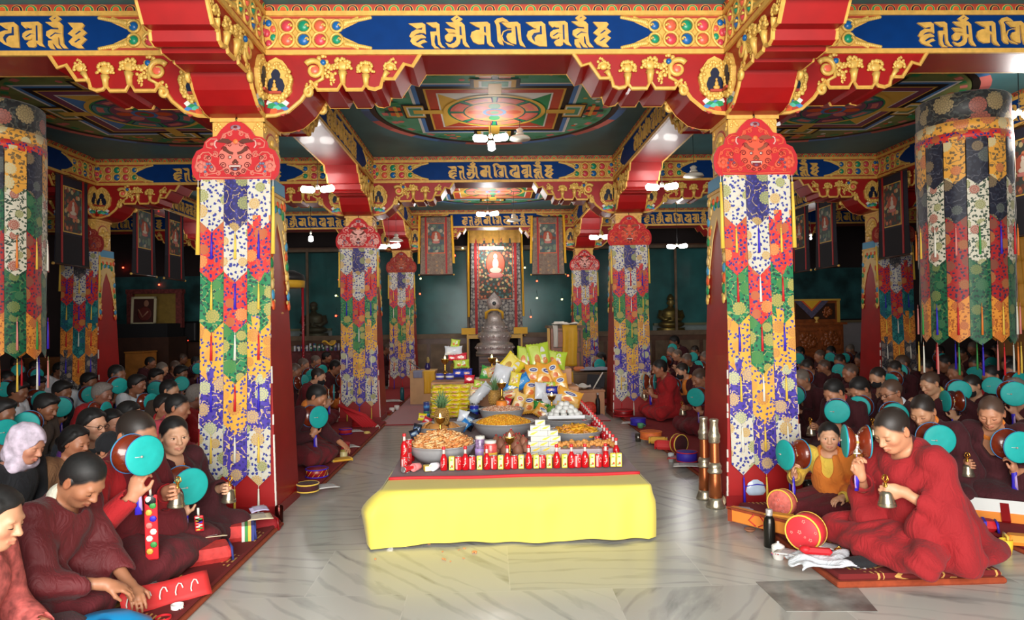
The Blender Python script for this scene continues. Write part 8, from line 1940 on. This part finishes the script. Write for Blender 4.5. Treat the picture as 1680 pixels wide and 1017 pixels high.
b = MB(); q = G(440, 875, .0); b.tube([(q.x-.1, q.y+.05, .09), (q.x+.0, q.y+.0, .05), (q.x+.06, q.y+.06, .012), (q.x+.05, q.y+.16, .012), (q.x-.06, q.y+.2, .05)], .011, MATS['crimson_bag'], 7, None, .4); tag(b.build('bag_strap'), 'loose crimson strap lying beside the crimson shoulder bag', 'strap')
BLU = mat('bright_blue_nylon', (20, 140, 200), .4, var=.1)
q = G(172, 1068, 0); e = thing('blue_bag', 'bright blue nylon bag cut by the lower frame edge', 'bag', (q.x, q.y, 0), .3); b = MB(); b.lathe([(.18, 0), (.21, .05), (.19, .11), (.1, .16), (0, .17)], BLU, 24, sy=.7); b.build('body', e); b = MB(); b.tube([(-.16, -.05, .1), (0, -.08, .165), (.16, -.03, .1)], .012, mat('blue_strap', (10, 90, 150), .5), 7); b.build('strap', e)
q = G(70, 1030, 0); b = MB(); b.lathe([(.26, 0), (.29, .04), (.25, .09), (0, .1)], mat('dark_green_cushion', (40, 52, 34), .95, var=.2, scale=20), 24); tag(b.build('cushion', None, q), 'dark green cushion at the lower left corner', 'cushion')
# long embroidered tail by the red sweater, and one by the young monk
def emb_tail(px, py, dep, l, w, label, tilt=0.):
    p = D(px, py, dep); e = thing('embroidered_tail', label, 'ribbon', p, (tilt, 0, .3)); b = MB(); b.rbox((0, 0, -l/2), (w, .014, l), SILK['red'], .006); b.build('strip', e)
    b = MB(); cols = [SILK['white'], SILK['green'], MATS['yellow_ochre_paint'], SILK['blue'], MATS['pink_paint'], SILK['white']]
    for i in range(9): b.ball(((i % 2-.5)*w*.3, -.008, -l*(.06+.1*i)), (w*.28, .004, l*.05), cols[i % 6], 8)
    b.build('embroidery', e); b = MB(); b.tube([(0, 0, 0), (0, -.01, .03), (0, 0, .06)], .007, SILK['white'], 6); b.ball((0, 0, -.03), (w*.55, .012, w*.55), BLACKP, 10); b.build('clasp', e); return e
emb_tail(247, 812, 3.72, .36, .065, 'long red embroidered tail hanging below the red sweatered monk', .12); emb_tail(326, 846, 4.1, .12, .05, 'short blue and white embroidered tail before the young monk', .5)
# things on and around the right mat
q = G(1250, 866, .068); e = thing('book_box', 'long orange book box with red cords on the right mat', 'book box', (q.x, q.y+.02, .068), (0, 0, -.95)); b = MB(); b.rbox((0, 0, .045), (.46, .07, .09), OBK, .006); b.build('box', e)
b = MB(); b.box((0, -.036, .088), (.47, .012, .016), MATS['rust_felt_edge']); b.box((-.21, -.037, .045), (.03, .01, .09), MATS['rust_felt_edge'])
for s in (-1, 1): b.tube([(s*.02, -.04, .085), (s*.06, -.042, .04), (s*.01, -.042, .01)], .004, SILK['red'], 5)
b.build('trim', e)
pouch(1282, 868, .068, .2, .1, .1, -.6, mat('amber_pouch', (240, 160, 50), .6, var=.15), (SILK['yellow'],), 'amber cloth pouch behind the dark steel bottle')
q = G(1352, 925, .068); b = MB(); rs = random.Random(5)
b.sheet(lambda u, v: (q.x+(u-.5)*.36+.02*math.sin(v*9), q.y+(v-.5)*.24+.02*math.sin(u*8), .085+.022*math.sin(u*11+v*4)*math.sin(v*9)+.02*math.sin(u*3.1)), 26, 20, WHTC); o = b.build('white_scarf'); o.modifiers.new('t', 'SOLIDIFY').thickness = .01; tag(o, 'crumpled white scarf at the front corner of the right mat', 'scarf')
b = MB(); b.rbox((0, 0, .02), (.16, .05, .035), SILK['red'], .015); b.ball((-.06, 0, .025), (.035, .03, .022), SILK['red'], 10); tag(b.build('red_pouch', None, (q.x-.03, q.y+.02, .115), (0, 0, -.3)), 'small red pouch lying on the crumpled white scarf', 'pouch')
q = G(1412, 930, .068); b = MB(); b.ball((0, 0, .025), (.11, .055, .03), BLKC, 14); b.ball((.05, .01, .03), (.07, .05, .03), BLKC, 12); tag(b.build('black_cloth', None, (q.x, q.y, .07)), 'black folded cloth at the front edge of the right mat', 'cloth')
q = G(1392, 909, .068); b = MB(); b.tube([(-.06, 0, .02), (-.02, 0, .02), (.02, 0, .02), (.06, 0, .02)], [.012, .006, .006, .012], BRASS, 8)
for s in (-1, 1):
    for k in range(4): a = k*PI/2; b.tube([(s*.025, 0, .02), (s*.05, .018*math.cos(a), .02+.018*math.sin(a)), (s*.075, 0, .02)], .004, BRASS, 6)
tag(b.build('vajra', None, (q.x, q.y, .07), (0, 0, -.3)), 'golden ritual vajra lying before the red shawled monk', 'vajra')
lathe_thing('bottle_stopper', 'tiny blue bottle cap on the right mat by the coral case', 'cap', G(1299, 884, .068), [(.014, 0), (.014, .018), (0, .019)], SILK['blue'], 14)
lathe_thing('dark_bowl', 'small dark metal bell bowl beside the boy in yellow sleeves', 'bowl', G(1327, 803, .12), [(.03, 0), (.045, .02), (.045, .05), (.03, .07), (0, .075)], DSTEEL, 18)
# second right mat
q = G(1620, 852, .05); e = thing('scripture_book', 'orange covered scripture propped open on the second right mat', 'book', (q.x, q.y, .1), (.75, 0, -.55)); b = MB(); b.rbox((0, 0, 0), (.5, .13, .015), OBK, .006); b.build('cover', e); b = MB(); b.rbox((.02, .05, .012), (.58, .1, .012), PAPR, .004); b.build('pages', e); b = MB(); b.box((.1, 0, .012), (.05, .14, .02), MATS['dark_red_paint']); b.build('strap', e)
pouch(1600, 868, .05, .24, .12, .07, -.5, SILK['red'], (SILK['blue'], SILK['blue']), 'red and blue cloth pouch below the propped scripture'); pouch(1672, 893, .05, .14, .1, .06, -.4, mat('orange_pouch', (240, 150, 50), .6), (SILK['yellow'],), 'orange pouch at the right edge behind the yellow tumbler'); pouch(1565, 845, .05, .2, .14, .04, -.4, mat('plum_cloth', (110, 50, 60), .8, var=.3), (MATS['dark_red_paint'],), 'folded plum cloth under the enamel cup')
# aisle cups, bottles and jars
lathe_thing('pink_bottle', 'pink bottle standing before the round red box on the left aisle', 'bottle', G(551, 741, .05), [(.032, 0), (.034, .06), (.03, .1), (.026, .11), (0, .112)], mat('pink_plastic', (236, 80, 130), .35), 18); lathe_thing('yellow_jar', 'cream and yellow jar on the floor at the left aisle mat edge', 'jar', G(564, 757), [(.036, 0), (.04, .006), (.04, .1), (.034, .11)], mat('cream_jar', (226, 210, 150), .35), 18, [('lid', [(.036, .108), (.036, .125), (0, .127)], mat('olive_lid', (180, 160, 80), .4))])
lathe_thing('steel_cup', 'steel cup on the marble at the right aisle mat edge', 'cup', G(1047, 724), [(.034, 0), (.04, .09), (.037, .09), (.03, .01), (0, .01)], STEEL, 20); lathe_thing('glass_tumbler', 'small clear tumbler on the marble near the copper horns', 'tumbler', G(1101, 757), [(.026, 0), (.032, .085), (.029, .085), (.024, .01), (0, .01)], mat('clear_tumbler', (200, 206, 206), .1, coat=.5), 18)
cup('mug', 'white and yellow mug by the second left pillar foot', 616, 706, .042, .075, PORCL, spots=[SILK['yellow']]); cup('mug', 'yellow mug beside the white papers on the left aisle', 602, 717, .04, .07, mat('yellow_mug', (226, 196, 110), .4)); cup('green_mug', 'green and white mug on the right aisle mat', 1051, 702, .04, .06, mat('green_enamel', (90, 160, 110), .4), z=.05)
lathe_thing('teal_flask', 'dark teal flask on the carpet at the far left aisle', 'flask', G(660, 659, .016), [(.036, 0), (.04, .2), (.03, .23), (.03, .26), (0, .262)], mat('teal_flask_paint', (20, 90, 100), .35), 18)
for px, py, lab in ((651, 672, 'white cup on the carpet edge, nearest of three at far left'), (643, 676, 'white cup beside the left aisle mat behind the second pillar'), (685, 643, 'white cup on the carpet by the pine table')): cup('white_cup', lab, px, py, .045, .07, PORCL, handle=False, z=.016)
pouch(560, 755, .05, .2, .14, .02, .5, mat('mustard_cloth', (226, 170, 50), .7), (SILK['yellow'],), 'folded mustard cloth on the left aisle mat'); pouch(1098, 738, .05, .3, .07, .1, -.45, RBK, (SILK['red'],), 'long red paper box on the right aisle mat', 'paper_box', 'box'); pouch(1080, 727, .05, .2, .1, .07, -.3, mat('amber_cloth_roll', (244, 180, 70), .7), (SILK['yellow'],), 'amber folded cloth behind the long red box')
b = MB(); q = D(596, 675, 8.9); 
for k in range(6): b.tube([(q.x-.32+.03*k, 8.9-.02*k, .42-.01*k), (q.x-.15+.035*k, 8.86, .28), (q.x+.02+.03*k, 8.85, .14)], [.02, .028, .034], mat('scarlet_sash', (180, 20, 30), .8), 7, None, .5)
tag(b.build('folded_shawl'), 'folded scarlet shawl spilling over the round red box by the second pillar', 'shawl')
